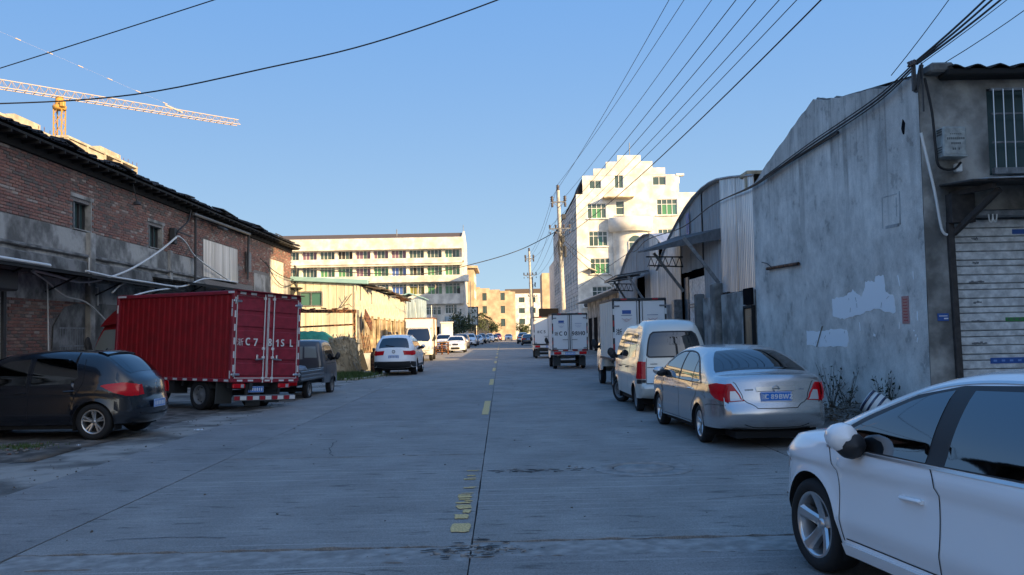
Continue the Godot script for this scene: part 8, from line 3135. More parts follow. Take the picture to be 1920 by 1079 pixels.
	ap.append(Vector2(-0.75, 0.35))
	aw.prism(ap, 0.05, Transform3D(Basis(), V(cx + 0.35, 11.0, Z + 1.33)))
	var ao := obj("arched_window", aw, M.grey_pane, o)
	var af := MB.new()
	for xx in [-0.75, 0.0, 0.75]: af.box(V(cx + 0.35 + xx, 10.75, Z + 1.39), V(0.08, 1.35, 0.05))
	for yy in [10.08, 11.32]: af.box(V(cx + 0.35, yy, Z + 1.385), V(1.55, 0.08, 0.05))
	obj("window_bars", af, M.white_frame, ao)
	var ho := MB.new()
	ho.cbox(V(13.2, 16.35, Z + 0.6), V(3.4, 0.14, 1.3), Basis(), 0.03)
	obj("door_hood", ho, M.yard_wall, o)
	var an := MB.new()
	an.tube([V(14.7, 21.2, Z - 0.1), V(14.7, 22.6, Z - 0.1)], 0.05, 5)
	obj("roof_rod", an, M.steel_grey, o)
	var ac := thing("air_conditioner", "white air conditioner low on the white flats' front", "air conditioner", V(9.55, 4.55, Z + 0.3))
	var ab := MB.new()
	ab.cbox(V(0, 0, 0), V(1.0, 0.66, 0.4), Basis(), 0.03)
	obj("casing", ab, M.white_plastic, ac)
	var fn := MB.new()
	fn.lathe([[0.0, 0.01], [0.24, 0.01], [0.26, 0.0]], Transform3D(Basis(Vector3(1, 0, 0), PI / 2), V(-0.16, 0, 0.205)), 20)
	obj("fan_grille", fn, M.steel_dark, ac)
	var hd := MB.new()
	hd.prism(PackedVector2Array([Vector2(-0.8, 0), Vector2(0, 0.5), Vector2(0.9, 0.12), Vector2(0.9, 0.05), Vector2(0, 0.4)]), 0.7, Transform3D(Basis(), V(9.8, 8.2, Z)))
	tag(obj("small_awning", hd, M.cream_board), "small beige awning on the white flats' front left edge", "awning")

func build_low_block() -> void:
	var o := thing("low_workshop", "low grey workshop with lean-to roof between the box vans and the white flats", "building")
	var b := MB.new()
	b.box(V(11.2, 2.1, -66.5), V(6.5, 4.2, 33.0))
	obj("wall", b, M.cement, o)
	var r := MB.new()
	r.cbox(V(10.9, 4.42, -66.3), V(8.0, 0.12, 34.0), Basis(Vector3(0, 0, 1), 0.05), 0.03)
	obj("roof", r, M.galvanised_old, o)
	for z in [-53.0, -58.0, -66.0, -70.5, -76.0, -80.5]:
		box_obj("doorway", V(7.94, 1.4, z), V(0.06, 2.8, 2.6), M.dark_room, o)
	var q := thing("flats_shade_block", "unseen plain block added behind the vault sheds to shade the white flats", "building")  # added out of sight to shade the lower front of the white flats
	var c := MB.new()
	c.box(V(23.0, 4.7, -92.0), V(15.5, 9.4, 10.0))
	obj("wall", c, M.cement, q)
	var rc := MB.new()
	rc.cbox(V(23.0, 9.5, -92.0), V(16.2, 0.25, 10.6), Basis(), 0.05)
	obj("roof", rc, M.cement_dark, q)
	# unseen taller block added beyond the right edge to shade the near street
	var t := thing("street_shade_block", "unseen tall block added beyond the right edge to shade the near street", "building")
	box_obj("wall", V(18, 10.2, -1.85), V(8, 20.4, 29.7), M.cream_render, t)
	box_obj("roof", V(18, 20.5, -1.85), V(8.6, 0.3, 30.3), M.cement_dark, t)
	for f in 6:
		for k in 4:
			window(t, V(13.97, 2.0 + f * 3.1, -13.0 + k * 5.8), V(0, 0, -1), V(-1, 0, 0), 1.8, 1.5, [M.grey_pane], 0.45, 2, 0.08)
	var t2 := thing("sun_blocking_row", "unseen low row added behind the camera on the right to block the sun", "building")  # unseen low row, added to carry on the sun-blocking mass
	box_obj("wall", V(18, 4.0, 31.0), V(8, 8.0, 35.0), M.cement, t2)
	box_obj("roof", V(18, 8.1, 31.0), V(8.6, 0.3, 35.6), M.cement_dark, t2)

func build_long_flats() -> void:
	var o := thing("long_flats", "long cream four-storey balcony block with brown roof behind the yellow shed", "building")
	var Z := -155.0
	var xr := -6.4
	var bay := 3.05
	var n := 11
	var xl := xr - n * bay - 0.9
	var core := MB.new()
	core.box(V((xl + xr) / 2, 8.0, Z - 8.0), V(xr - xl - 0.1, 15.9, 13.0))
	obj("core", core, M.cream_render, o)
	var tops := [17.0, 13.9, 10.9]
	# floors: sill band, piers, windows with drawn curtains of many colours
	var cols := [[M.grey_pane, M.grey_pane, M.mauve_pane, M.grey_pane, M.dark_ink, M.mauve_pane, M.mauve_pane, M.mauve_pane, M.grey_pane, M.grey_pane, M.teal_pane],
		[M.teal_pane, M.grey_pane, M.grey_pane, M.green_pane, M.green_pane, M.mauve_pane, M.green_pane, M.blue_pane, M.dark_ink, M.green_pane, M.green_pane],
		[M.teal_pane, M.grey_pane, M.grey_pane, M.teal_pane, M.grey_pane, M.blue_pane, M.green_pane, M.blue_pane, M.olive_pane, M.green_pane, M.green_pane]]
	var fl := [[14.75, 16.25, 1.3], [11.75, 13.75, 1.15], [8.55, 10.45, 1.7]]
	for f in 3:
		var yb: float = fl[f][0]
		var yt: float = fl[f][1]
		var band := MB.new()
		var prow: float = [1.0, 1.25, 0.35][f]
		band.cbox(V((xl + xr) / 2 + (0.5 if f == 1 else 0.0), yb - fl[f][2] / 2, Z + prow / 2), V(xr - xl + (1.0 if f == 1 else 0.0), fl[f][2], prow + 0.4), Basis(), 0.04)
		obj("balcony_parapet", band, M.cream_render, o)
		var li := MB.new()
		li.cbox(V((xl + xr) / 2, yt + 0.12, Z + prow * 0.4), V(xr - xl, 0.22, prow + 0.5), Basis(), 0.03)
		obj("lintel", li, M.cream_render, o)
		for k in n + 1:
			var p := MB.new()
			p.cbox(V(xr - k * bay - 0.25, (yb + yt) / 2, Z - 0.2), V(0.5, yt - yb, 0.9), Basis(), 0.02)
			obj("pier", p, M.cream_render, o)
		for k in n:
			var xc := xr - (n - 1 - k) * bay - bay / 2 - 0.25
			var m: Material = cols[f][k]
			window(o, V(xc, (yb + yt) / 2, Z - 0.35), V(1, 0, 0), V(0, 0, 1), bay - 0.5, yt - yb, [m, m, M.grey_pane] if m != M.blue_pane else [m], 0.5 if f > 0 else 0.0, 4, 0.09)
	var dk := MB.new()
	dk.box(V((xl + xr) / 2, 13.0, Z - 1.3), V(xr - xl, 9.5, 0.1))
	obj("inner_wall", dk, M.dark_room, o)
	# lower floors
	var lw := MB.new()
	pierced(lw, V(-13.5, 0, Z), V(1, 0, 0), V(0, 0, 1), 7.1, 7.0, [[0.6, 3.3, 5.0, 6.4], [4.0, 6.0, 5.2, 6.7], [0.4, 3.0, 1.3, 3.0], [4.2, 5.7, 2.6, 3.3], [6.35, 6.85, 4.9, 6.0]], 0.3)
	obj("lower_wall", lw, M.cream_render, o)
	for q in [[-11.55, 5.7, 2.7, 1.4, 4], [-8.5, 5.95, 2.0, 1.5, 4], [-8.55, 2.95, 1.5, 0.7, 2], [-6.9, 5.45, 0.5, 1.1, 1]]:
		window(o, V(q[0], q[1], Z - 0.15), V(1, 0, 0), V(0, 0, 1), q[2], q[3], [M.grey_pane], 0.4, q[4], 0.08)
	box_obj("loading_bay", V(-11.8, 2.15, Z - 0.28), V(2.6, 1.7, 0.1), M.dark_room, o)
	var sg := MB.new()
	sg.cbox(V(-8.0, 3.6, Z + 0.12), V(3.2, 2.2, 0.18), Basis(), 0.03)
	obj("plain_panel", sg, M.pale_blue_sheet, o)
	var gf := MB.new()
	gf.box(V(-9.5, 0.75, Z + 0.1), V(6.2, 1.5, 0.3))
	obj("shop_front", gf, M.dark_timber, o)
	# roof and end gable with pier caps
	var rf := MB.new()
	rf.cbox(V((xl + xr) / 2, 17.35, Z + 0.2), V(xr - xl + 0.2, 1.8, 1.7), Basis(), 0.05)
	obj("cornice", rf, M.cream_render, o)
	var r2 := MB.new()
	r2.quad(V(xl, 18.2, Z + 0.9), V(xl, 19.6, Z - 5), V(xr, 19.6, Z - 5), V(xr, 18.2, Z + 0.9))
	r2.quad(V(xl, 19.6, Z - 5), V(xl, 18.0, Z - 14), V(xr, 18.0, Z - 14), V(xr, 19.6, Z - 5))
	obj("roof", r2, M.tile_roof, o)
	var eg := MB.new()
	eg.prism(PackedVector2Array([Vector2(14.2, -0.1), Vector2(14.2, 18.0), Vector2(5, 19.9), Vector2(-1.0, 18.4), Vector2(-1.1, 14.2), Vector2(-0.2, 14.0), Vector2(0, -0.1)]), 0.3, Transform3D(Basis(V(0, 0, -1), V(0, 1, 0), V(1, 0, 0)), V(xr - 0.05, 0, Z)))
	obj("end_wall", eg, M.cream_render, o)
	var fn := MB.new()
	fn.lathe([[0.25, 0.0], [0.42, 0.08], [0.5, 0.0], [0.3, -0.05]], Transform3D(Basis(Vector3(1, 0, 0), PI / 2), V(-6.95, 9.1, Z + 0.1)), 20)
	fn.lathe([[0.0, 0.03], [0.4, 0.03]], Transform3D(Basis(Vector3(1, 0, 0), PI / 2), V(-6.95, 9.1, Z + 0.02)), 20)
	obj("extractor_fan", fn, M.steel_dark, o)
	for k in 4:
		var dp := MB.new()
		dp.tube([V(-14.0 + k * 2.95, 10.6, Z + 0.4), V(-14.0 + k * 2.95, 3.6 if k > 0 else 7.0, Z + 0.2)], 0.07, 6)
		obj("downpipe", dp, M.cream_board, o)
	var rr := MB.new()
	rr.tube([V(-17.6, 18.6, Z), V(-17.6, 19.8, Z)], 0.08, 5)
	rr.tube([V(xr, 19.8, Z - 5), V(xr, 21.0, Z - 5)], 0.05, 5)
	obj("roof_rod", rr, M.steel_grey, o)

func far_block(called: String, label: String, c: Vector3, s: Vector3, m: Material, grid: Array, side_grid := []) -> Node3D:
	# box standing on the ground with recessed windows: grid = [columns, rows, w, h, y0, dy, x margin]
	var o := thing(called, label, "building", c)
	var holes := []
	var wn := []
	if grid.size():
		for i in grid[0]:
			for j in grid[1]:
				var xc: float = -s.x / 2 + grid[6] + (s.x - 2 * grid[6]) * (0.5 if grid[0] == 1 else float(i) / (grid[0] - 1))
				var yc: float = grid[4] + j * grid[5]
				holes.append([xc + s.x / 2 - grid[2] / 2, xc + s.x / 2 + grid[2] / 2, yc - grid[3] / 2, yc + grid[3] / 2])
				wn.append([xc, yc])
	var b := MB.new()
	pierced(b, V(-s.x / 2, 0, s.z / 2), V(1, 0, 0), V(0, 0, 1), s.x, s.y, holes, 0.3)
	b.box(V(0, s.y / 2, -0.2), V(s.x - 0.02, s.y - 0.02, s.z - 0.6))
	obj("wall", b, m, o)
	for q in wn:
		window(o, V(q[0], q[1], s.z / 2 - 0.15), V(1, 0, 0), V(0, 0, 1), grid[2], grid[3], [M.grey_pane], 0.0, 2, 0.08, M.steel_dark)
	return o

func build_far_street() -> void:
	var a := far_block("tan_house", "sunlit tan building just behind the long cream flats", V(-10.2, 0, -186), V(10.0, 15.0, 16), M.tan_render, [])
	var ab := MB.new()
	ab.cbox(V(0.3, 14.8, 0), V(10.9, 0.5, 17.2), Basis(), 0.05)
	obj("cornice", ab, M.tan_render, a)
	for f in 4:
		for k in 3:
			window(a, V(5.03, 3.2 + f * 3.2, 5.0 - k * 4.6), V(0, 0, -1), V(1, 0, 0), 1.6, 1.6, [M.grey_pane], 0.5, 2, 0.1)
	var b := far_block("stepped_tan_block", "broad tan building with stepped parapet at the street's end", V(-1.8, 0, -236), V(11.0, 12.2, 12), M.tan_render, [2, 3, 1.1, 1.9, 4.4, 3.3, 3.2])
	for q in [[-4.2, 1.6, 1.3], [-2.2, 2.4, 1.0], [0.3, 2.6, 0.6], [2.9, 2.8, 0.25]]:
		box_obj("parapet_step", V(q[0], 12.2 + q[2] / 2, 5.8), V(q[1], q[2], 0.35), M.tan_render, b)
	var c := far_block("white_end_block", "far white four-storey block closing the street", V(7.6, 0, -266), V(12.5, 13.0, 10), M.plaster_white, [4, 4, 1.7, 1.5, 1.9, 3.1, 1.6])
	box_obj("roof", V(0, 13.7, -0.5), V(12.6, 1.4, 9.0), M.tile_roof, c)
	far_block("tan_tower", "narrow tan block on the right behind the dark hoarding", V(11.0, 0, -196), V(4.4, 14.2, 10), M.tan_render, [])
	var gh := thing("gatehouse", "small gatehouse with brown pitched roof among dark trees", "building", V(-4.6, 0, -206))
	box_obj("wall", V(0, 2.4, 0), V(3.4, 4.8, 4.0), M.tan_render, gh)
	var gr := MB.new()
	gr.prism(PackedVector2Array([Vector2(-2.6, 4.6), Vector2(0, 6.4), Vector2(2.6, 4.9), Vector2(2.6, 4.6), Vector2(0, 6.0), Vector2(-2.6, 4.3)]), 5.4, Transform3D(Basis(), V(0, 0, -2.7)))
	obj("roof", gr, M.rusty_steel, gh)
	var ad := thing("advert_box", "glass-fronted advert box standing out over the left pavement", "hoarding", V(-6.1, 0, -172))
	box_obj("casing", V(0, 5.0, 0), V(3.6, 3.6, 1.0), M.steel_dark, ad)
	box_obj("screen_face", V(0, 5.0, 0.52), V(3.2, 3.2, 0.04), M.pale_blue_sheet, ad)
	box_obj("post", V(-1.2, 1.6, 0), V(0.3, 3.2, 0.3), M.steel_dark, ad)
	box_obj("post", V(1.2, 1.6, 0), V(0.3, 3.2, 0.3), M.steel_dark, ad)
	var hd := thing("dark_hoarding", "large dark hoarding seen over the farther white box van", "hoarding", V(4.85, 0, -92))
	box_obj("panel", V(0, 3.2, 0), V(2.0, 1.7, 0.3), M.dark_room, hd)
	for x in [-0.8, 0.8]:
		box_obj("post", V(x, 1.3, -0.25), V(0.2, 2.6, 0.2), M.steel_dark, hd)
	# buildings in a row on the right beyond the white flats
	far_block("grey_street_house", "tall grey house beyond the white flats on the right", V(12.4, 0, -155), V(7.0, 13.5, 18), M.plaster_side, [])
	# low wall and trees on the left
	var w := thing("garden_wall", "low pale wall behind the row of parked cars", "wall", V(-6.6, 0, -125))
	for k in 9:
		box_obj("wall_panel", V(0, 0.75, 22 - k * 5.5), V(0.25, 1.5, 5.3), M.cement_pale, w)
		box_obj("wall_pier", V(0.02, 0.85, 24.7 - k * 5.5), V(0.4, 1.75, 0.34), M.cement_pale, w)
	for k in 2:
		var cb := MB.new()
		cb.cbox(V(0, 0.9, 0), V(1.1, 1.8, 0.5), Basis(), 0.05)
		cb.cbox(V(0, 1.85, 0), V(1.25, 0.14, 0.62), Basis(), 0.03)
		var co := obj("concrete_post", cb, M.cream_render)
		co.position = V(-6.9 + 1.75 * k, 0.9, -86.0)
		tag(co, ["left pale concrete gatepost behind the white box lorry", "right pale concrete gatepost behind the white box lorry"][k], "gatepost", "gateposts")
		var ft := MB.new()
		ft.cbox(V(0, -0.45, 0), V(1.3, 0.95, 0.7), Basis(), 0.04)
		obj("base", ft, M.cement_pale, co)
	build_trees()

func build_trees() -> void:
	var leaf := MB.new()
	leaf.quad(V(-0.5, 0, 0), V(0, 0.06, 0.28), V(0.5, 0, 0), V(0, -0.06, -0.28))
	var lm := leaf.done()
	var tm := [mat("leaf_a", lin(0.035, 0.055, 0.022), 0.8), mat("leaf_b", lin(0.055, 0.075, 0.03), 0.8)]
	var spots := [[-6.6, -150, 4.6, 2.6, "dark round tree behind the parked cars, nearest of the row"], [-5.4, -196, 6.0, 3.2, "dark tree before the gatehouse"], [-2.4, -215, 4.6, 2.4, "dark tree right of the gatehouse"], [-7.0, -168, 6.2, 2.2, "dark tree beneath the advert box"], [6.0, -246, 4.0, 2.2, "small dark tree before the white end block"], [-9.2, -160.0, 3.4, 1.4, "small dark tree at the foot of the cream flats"]]
	for q in spots:
		var t := thing("street_tree", q[4], "tree", V(q[0], 0, q[1]))
		var tr := MB.new()
		tr.tube([Vector3.ZERO, V(0.05, q[2] * 0.4, 0), V(0.1, q[2] * 0.75, 0.1)], 0.16, 7, true, 0.06)
		for k in 5:
			var a := TAU * k / 5.0
			tr.tube([V(0.05, q[2] * (0.35 + 0.06 * k), 0), V(cos(a) * q[3] * 0.6, q[2] * (0.6 + 0.06 * k), sin(a) * q[3] * 0.6)], 0.06, 5, true, 0.02)
		obj("trunk", tr, M.dry_stem, t)
		for h in 2:
			var mm := MultiMesh.new()
			mm.transform_format = MultiMesh.TRANSFORM_3D
			mm.mesh = lm
			var cl := []
			for i in 26:
				cl.append(V(rng.randfn(0, q[3] * 0.4), q[2] * 0.68 + rng.randfn(0, q[2] * 0.16), rng.randfn(0, q[3] * 0.4)))
			mm.instance_count = 900
			for i in 900:
				var c: Vector3 = cl[rng.randi() % cl.size()]
				var p = c + V(rng.randfn(0, 1), rng.randfn(0, 0.8), rng.randfn(0, 1)) * q[3] * 0.13
				mm.set_instance_transform(i, Transform3D(Basis.from_euler(V(rng.randf() * TAU, rng.randf() * TAU, rng.randf() * TAU)).scaled(Vector3.ONE * rng.randf_range(0.2, 0.42)), p))
			var mi := MultiMeshInstance3D.new()
			mi.name = "crown"
			mi.multimesh = mm
			mi.material_override = tm[h]
			t.add_child(mi, true)
			tag(mi, "", "", "", "stuff")

func build_construction() -> void:
	for q in [[-150.5, -126.0, 30.5, "unfinished concrete block with open top storey, farther part of the building site", 2], [-124.5, -103.0, 29.5, "unfinished concrete block nearest the left edge of the building site", 3]]:
		var o := thing("concrete_frame_building", q[3], "building", V(-60, 0, (q[0] + q[1]) / 2), 0.0, "unfinished blocks behind the brick workshop")
		var len: float = q[1] - q[0]
		var top: float = q[2]
		for f in 10:
			var y := top - 0.15 - f * 3.0
			if y < 1: break
			var s := MB.new()
			s.box(V(-7, y, 0), V(14, 0.3, len))
			obj("floor_slab", s, M.raw_concrete, o)
			var cl := MB.new()
			var nb := int(len / 6.0)
			for k in nb + 1:
				for x in [-0.3, -7.0, -13.7]:
					cl.box(V(x, y - 1.5, -len / 2 + 0.3 + k * (len - 0.6) / nb), V(0.5, 2.7, 0.5))
			if f > 1:
				cl.box(V(-0.5, y - 1.8, 0), V(0.2, 2.2, len - 1.0))
			elif f == 0:
				cl.box(V(-0.35, y - 1.5, len * 0.22), V(0.2, 2.7, len * 0.5))
				cl.box(V(-0.35, y - 1.5, -len * 0.2), V(0.2, 2.7, len * 0.12))
				cl.box(V(-7, y - 1.8, len / 2 - 0.4), V(13.0, 2.2, 0.2))
			obj("columns", cl, M.raw_concrete, o)
		var pt := MB.new()
		pt.box(V(-3, top + 0.5, -len * 0.14), V(4.5, 1.0, len * 0.3))
		obj("stair_housing", pt, M.raw_concrete, o)
		var gr := MB.new()
		for k in 5:
			gr.bar(V(-0.2, top, -len / 2 + k * len / 14.0), V(-0.2, top + rng.randf_range(0.3, 0.8), -len / 2 + k * len / 14.0), 0.06)
		obj("starter_bars", gr, M.rusty_steel, o)
	# tower crane
	var o := thing("tower_crane", "tower crane with yellow mast and long pale jib over the building site", "crane", V(-71.6, -2.6, -147.5))
	var ms := MB.new()
	for x in [-0.65, 0.65]:
		for z in [-0.65, 0.65]:
			ms.bar(V(x, 0, z), V(x, 42.6, z), 0.16)
	for k in 24:
		var y := k * 1.8
		for e in [[V(-0.65, 0, 0.65), V(0.65, 1.8, 0.65)], [V(0.65, 0, 0.65), V(0.65, 1.8, -0.65)], [V(-0.65, 0, -0.65), V(-0.65, 1.8, 0.65)], [V(0.65, 0, -0.65), V(-0.65, 1.8, -0.65)]]:
			ms.bar(e[0] + V(0, y, 0), e[1] + V(0, y, 0), 0.08)
	obj("mast", ms, M.crane_yellow, o)
	var cb := MB.new()
	cb.lathe([[0.0, 42.2], [1.0, 42.2], [1.1, 42.8], [0.7, 43.0], [0.6, 44.3], [0.0, 44.3]], Transform3D(), 14)
	cb.cbox(V(0.9, 43.0, 0.8), V(0.7, 1.0, 0.8), Basis(), 0.1)
	obj("slewing_head", cb, M.crane_yellow, o)
	# jib runs from behind the mast towards the far right
	var d := V(0.73, 0, -0.683).normalized()
	var sd := V(d.z, 0, -d.x)
	var base := V(0, 44.3, 0)
	var jb := MB.new()
	var l0 := -20.0
	var l1 := 31.5
	for s in [-0.7, 0.7]:
		jb.bar(base + d * l0 + sd * s, base + d * l1 + sd * s, 0.12)
	jb.bar(base + d * l0 + V(0, 1.5, 0), base + d * l1 + V(0, 1.0, 0), 0.12)
	var nn := 38
	for k in nn:
		var a := lerpf(l0, l1, float(k) / nn)
		var c := lerpf(l0, l1, float(k + 1) / nn)
		var mid := (a + c) / 2
		var hy := 1.5 - 0.5 * float(k) / nn
		for s in [-0.7, 0.7]:
			jb.bar(base + d * a + sd * s, base + d * mid + V(0, hy, 0), 0.06)
			jb.bar(base + d * mid + V(0, hy, 0), base + d * c + sd * s, 0.06)
		jb.bar(base + d * a + sd * 0.7, base + d * a - sd * 0.7, 0.08)
	obj("jib", jb, M.crane_white, o)
	var pn := MB.new()
	pn.cbox(base + d * (l0 + 4), V(1.6, 0.2, 6.0), Basis(sd, Vector3.UP, -d), 0.03)
	obj("deck", pn, M.crane_white, o)
	var tp := MB.new()
	var peak := base + d * -18.0 + V(0, 11.5, 0)
	for s in [-0.6, 0.6]: tp.bar(base + d * -18 + sd * s, peak, 0.2)
	obj("tower_peak", tp, M.crane_yellow, o)
	for q in [[20.0, 1.2]]:
		var tie := MB.new()
		var e = base + d * q[0] + V(0, q[1], 0)
		tie.bar(peak, e, 0.012)
		obj("pendant", tie, M.crane_white, o)
		for k in 8:
			var c := peak.lerp(e, 0.06 + k * 0.125)
			var cp := MB.new()
			cp.bar(c - (e - peak).normalized() * 0.45, c + (e - peak).normalized() * 0.4, 0.13)
			obj("pendant_joint", cp, M.crane_white, o)
	for q in [[-13.0, 2.2], [17.5, 1.6]]:
		var hk := MB.new()
		hk.bar(base + d * q[0] + V(0, q[1], 0), base + d * (q[0] + 3.2) + V(0, q[1] - 0.9, 0), 0.22)
		obj("tie_lug", hk, M.crane_white, o)

func insulator(b: MB, at: Vector3, s := 1.0) -> void:
	b.lathe([[0.0, 0.0], [0.05 * s, 0.0], [0.11 * s, 0.04 * s], [0.05 * s, 0.1 * s], [0.12 * s, 0.15 * s], [0.05 * s, 0.21 * s], [0.12 * s, 0.26 * s], [0.05 * s, 0.32 * s], [0.0, 0.36 * s]], Transform3D(Basis(), at), 10)

func utility_pole(label: String, at: Vector3, h: float, lean: float, busy: bool) -> Node3D:
	var o := thing("utility_pole", label, "pole", at, 0.0, "power poles along the right side")
	o.rotation.z = lean
	var p := MB.new()
	p.tube([Vector3.ZERO, V(0, h, 0)], 0.2, 14, true, 0.12)
	obj("pole_shaft", p, M.pole_concrete, o)
	for q in [[h - 0.85, 1.0], [h - 2.75, 1.5]]:
		var c := MB.new()
		c.box(V(0, q[0], 0.14), V(q[1] * 1.0, 0.08, 0.08))
		c.bar(V(-q[1] * 0.4, q[0], 0.14), V(0, q[0] - 0.4, 0.14), 0.04)
		c.bar(V(q[1] * 0.4, q[0], 0.14), V(0, q[0] - 0.4, 0.14), 0.04)
		obj("cross_arm", c, M.steel_grey, o)
		var xs := [-0.46, 0.46] if q[1] < 1.2 else [-0.7, -0.28, 0.28, 0.7]
		for x in xs:
			var i := MB.new()
			insulator(i, V(x, q[0] + 0.03, 0.14), 1.2 if q[1] < 1.2 else 0.8)
			insulator(i, V(x, q[0] - 0.36, 0.14), 1.0 if q[1] < 1.2 else 0.5)
			obj("insulator", i, M.porcelain, o)
	var ti := MB.new()
	insulator(ti, V(0, h, 0), 1.2)
	obj("insulator", ti, M.porcelain, o)
	if busy:
		var bx := MB.new()
		bx.cbox(V(0.3, h - 4.4, 0.1), V(0.2, 0.8, 0.25), Basis(), 0.03)
		bx.cbox(V(0.2, h - 3.5, 0.1), V(0.22, 0.5, 0.2), Basis(), 0.03)
		bx.cbox(V(0.32, h - 1.9, 0), V(0.3, 0.36, 0.25), Basis(), 0.03)
		obj("switch_box", bx, M.steel_dark, o)
		var ct := MB.new()
		for k in 16:
			var c := []
			var y0 := h - 2.9 - 0.05 * k
			for i in 9:
				var t := i / 8.0
				c.append(V(sin(t * PI) * 0.3 * sin(k * 1.7) + 0.1 * cos(k * 2.0), y0 - t * (1.0 + 0.08 * k) + 0.12 * sin(t * PI * 2 + k), 0.22 + 0.1 * sin(k * 3.1 + t * 3)))
			ct.tube(c, 0.016, 4, false)
		obj("cable_tangle", ct, M.steel_dark, o)
	return o

func build_power_lines() -> void:
	var near := utility_pole("concrete power pole with many insulators in front of the white flats", V(4.5, 0, -64), 11.7, 0.024, true)
	utility_pole("grey power pole standing farther off, over the nearer box van", V(3.6, 0, -104), 11.0, 0.02, false)
	utility_pole("most distant dark power pole on the right side", V(5.3, 0, -150), 10.4, 0.0, false)
	utility_pole("power pole beside the camera, outside the right edge", V(7.3, 0, -1.5), 11.6, 0.0, false)
	var px := func(x: float, y: float, d: float) -> Vector3: return near.transform * V(x, y, d)
	# wires to the pole by the camera: upper three and lower four, plus a service wire
	var ups := [[-0.46, 11.2], [0.0, 12.1], [0.46, 11.2]]
	var gone := [[5.8, 11.9], [6.89, 12.3], [7.15, 11.75]]
	var k := 0
	for i in 3:
		var a: Vector3 = px.call(ups[i][0], ups[i][1], 0.14)
		var e := V(gone[i][0], gone[i][1], -1.5)
		cable("power_wire", ["upper power wire on the left of the bunch over the right side", "upper power wire on the pole's top, second of the bunch", "upper power wire third from the left over the right side"][i], sagging(a, e, 0.55, 24), 0.011, M.black_cable, 1, "power wire", "overhead power wires")
	var lo := [-0.7, -0.28, 0.28, 0.7]
	var lx := [6.04, 6.5, 7.02, 7.41]
	for i in 4:
		var a: Vector3 = px.call(lo[i], 9.1, 0.14)
		var e := V(lx[i], 9.35, -1.5)
		cable("power_wire", ["lower power wire, fourth of the bunch from the left", "lower power wire, fifth of the bunch from the left", "lower power wire, sixth of the bunch from the left", "lower power wire, rightmost but one of the bunch"][i], sagging(a, e, 0.5, 24), 0.011, M.black_cable, 1, "power wire", "overhead power wires")
	cable("power_wire", "heaviest and rightmost wire of the bunch, low on the pole", sagging(px.call(0.2, 8.3, 0.14), V(7.74, 9.35, -1.5), 0.75, 24), 0.018, M.black_cable, 1, "power wire", "overhead power wires")
	# wires on to the farther poles
	for i in 3:
		cable("power_wire", ["upper wire leading on to the far pole, left", "upper wire leading on to the far pole, middle", "upper wire leading on to the far pole, right"][i], sagging(px.call(ups[i][0], ups[i][1], 0.14), V(3.4 + 0.45 * (i - 1), 10.3, -104), 0.9, 16), 0.011, M.black_cable, 1, "power wire", "overhead power wires")
		cable("power_wire", ["lower wire leading on to the far pole, left", "lower wire leading on to the far pole, middle", "lower wire leading on to the far pole, right"][i], sagging(px.call(lo[i], 9.0, 0.14), V(3.3 + 0.5 * (i - 1), 8.3, -104), 1.0, 16), 0.011, M.black_cable, 1, "power wire", "overhead power wires")
	# cable across the street from the pole to the brick workshop
	cable("street_cable", "black cable sagging across the street from the pole to the brick workshop", [V(4.2, 8.85, -64), V(1.63, 7.68, -65.2), V(-1.4, 6.55, -62.5), V(-5.0, 5.75, -61), V(-8.3, 5.65, -58.5), V(-10.6, 5.55, -53.6), V(-11.1, 5.3, -48.9)], 0.028, M.black_cable, 8)
	# two service drops from the pole to the box vans' yard
	cable("service_wire", "dark wire dropping from the pole to the shed yard, left of two", sagging(px.call(0.1, 8.0, 0.1), V(9.4, 3.9, -62.5), 0.5, 14), 0.02, M.black_cable, 1, "cable", "service drops")
	cable("service_wire", "dark wire dropping from the pole to the shed yard, right of two", sagging(px.call(0.15, 8.2, 0.1), V(10.2, 4.0, -62.5), 0.3, 14), 0.02, M.black_cable, 1, "cable", "service drops")
	# high cables over the left: rays worked out as spans between tall supports outside the frame
	cable("street_cable", "thin black cable crossing the upper left corner of the sky", sagging(V(-17.8, 8.88, -26.8), V(1.0, 10.75, -18.4), 0.05, 18), 0.014, M.black_cable, 1, "cable", "")
	cable("street_cable", "long black cable rising across the left sky past the crane", [V(-19.5, 8.95, -27.3), V(-15.04, 8.86, -27.3), V(-11.0, 9.07, -27.3), V(-6.99, 9.82, -27.3), V(-3.74, 10.55, -27.3), V(0.03, 11.8, -27.3), V(4.0, 13.4, -27.3)], 0.022, M.black_cable, 6, "cable", "")
	# cable bunch from the workshop corner up to the right
	var ends := [V(9.6, 8.55, -14.3), V(9.75, 8.5, -14.1), V(9.9, 8.4, -13.9), V(8.6, 8.9, -13.6), V(10.4, 8.7, -13.4), V(10.2, 8.0, -13.6)]
	for i in 6:
		var st := V(6.1 + 0.03 * i, 5.42, -13.02)
		if i == 3: st = V(6.08, 5.45, -13.7)
		if i == 5: st = V(6.55, 5.42, -13.0)
		cable("feed_cable", ["thickest of the black cables rising from the workshop corner", "second black cable of the bunch above the workshop corner", "third black cable of the bunch above the workshop corner", "thin wire rising steeply left of the cable bunch", "thin wire rising right of the cable bunch", "thin slack wire rising from the corrugated eave"][i], sagging(st, ends[i], 0.12, 10), 0.017 if i < 3 else 0.007, M.black_cable, 1, "cable", "feed cables at the workshop corner")

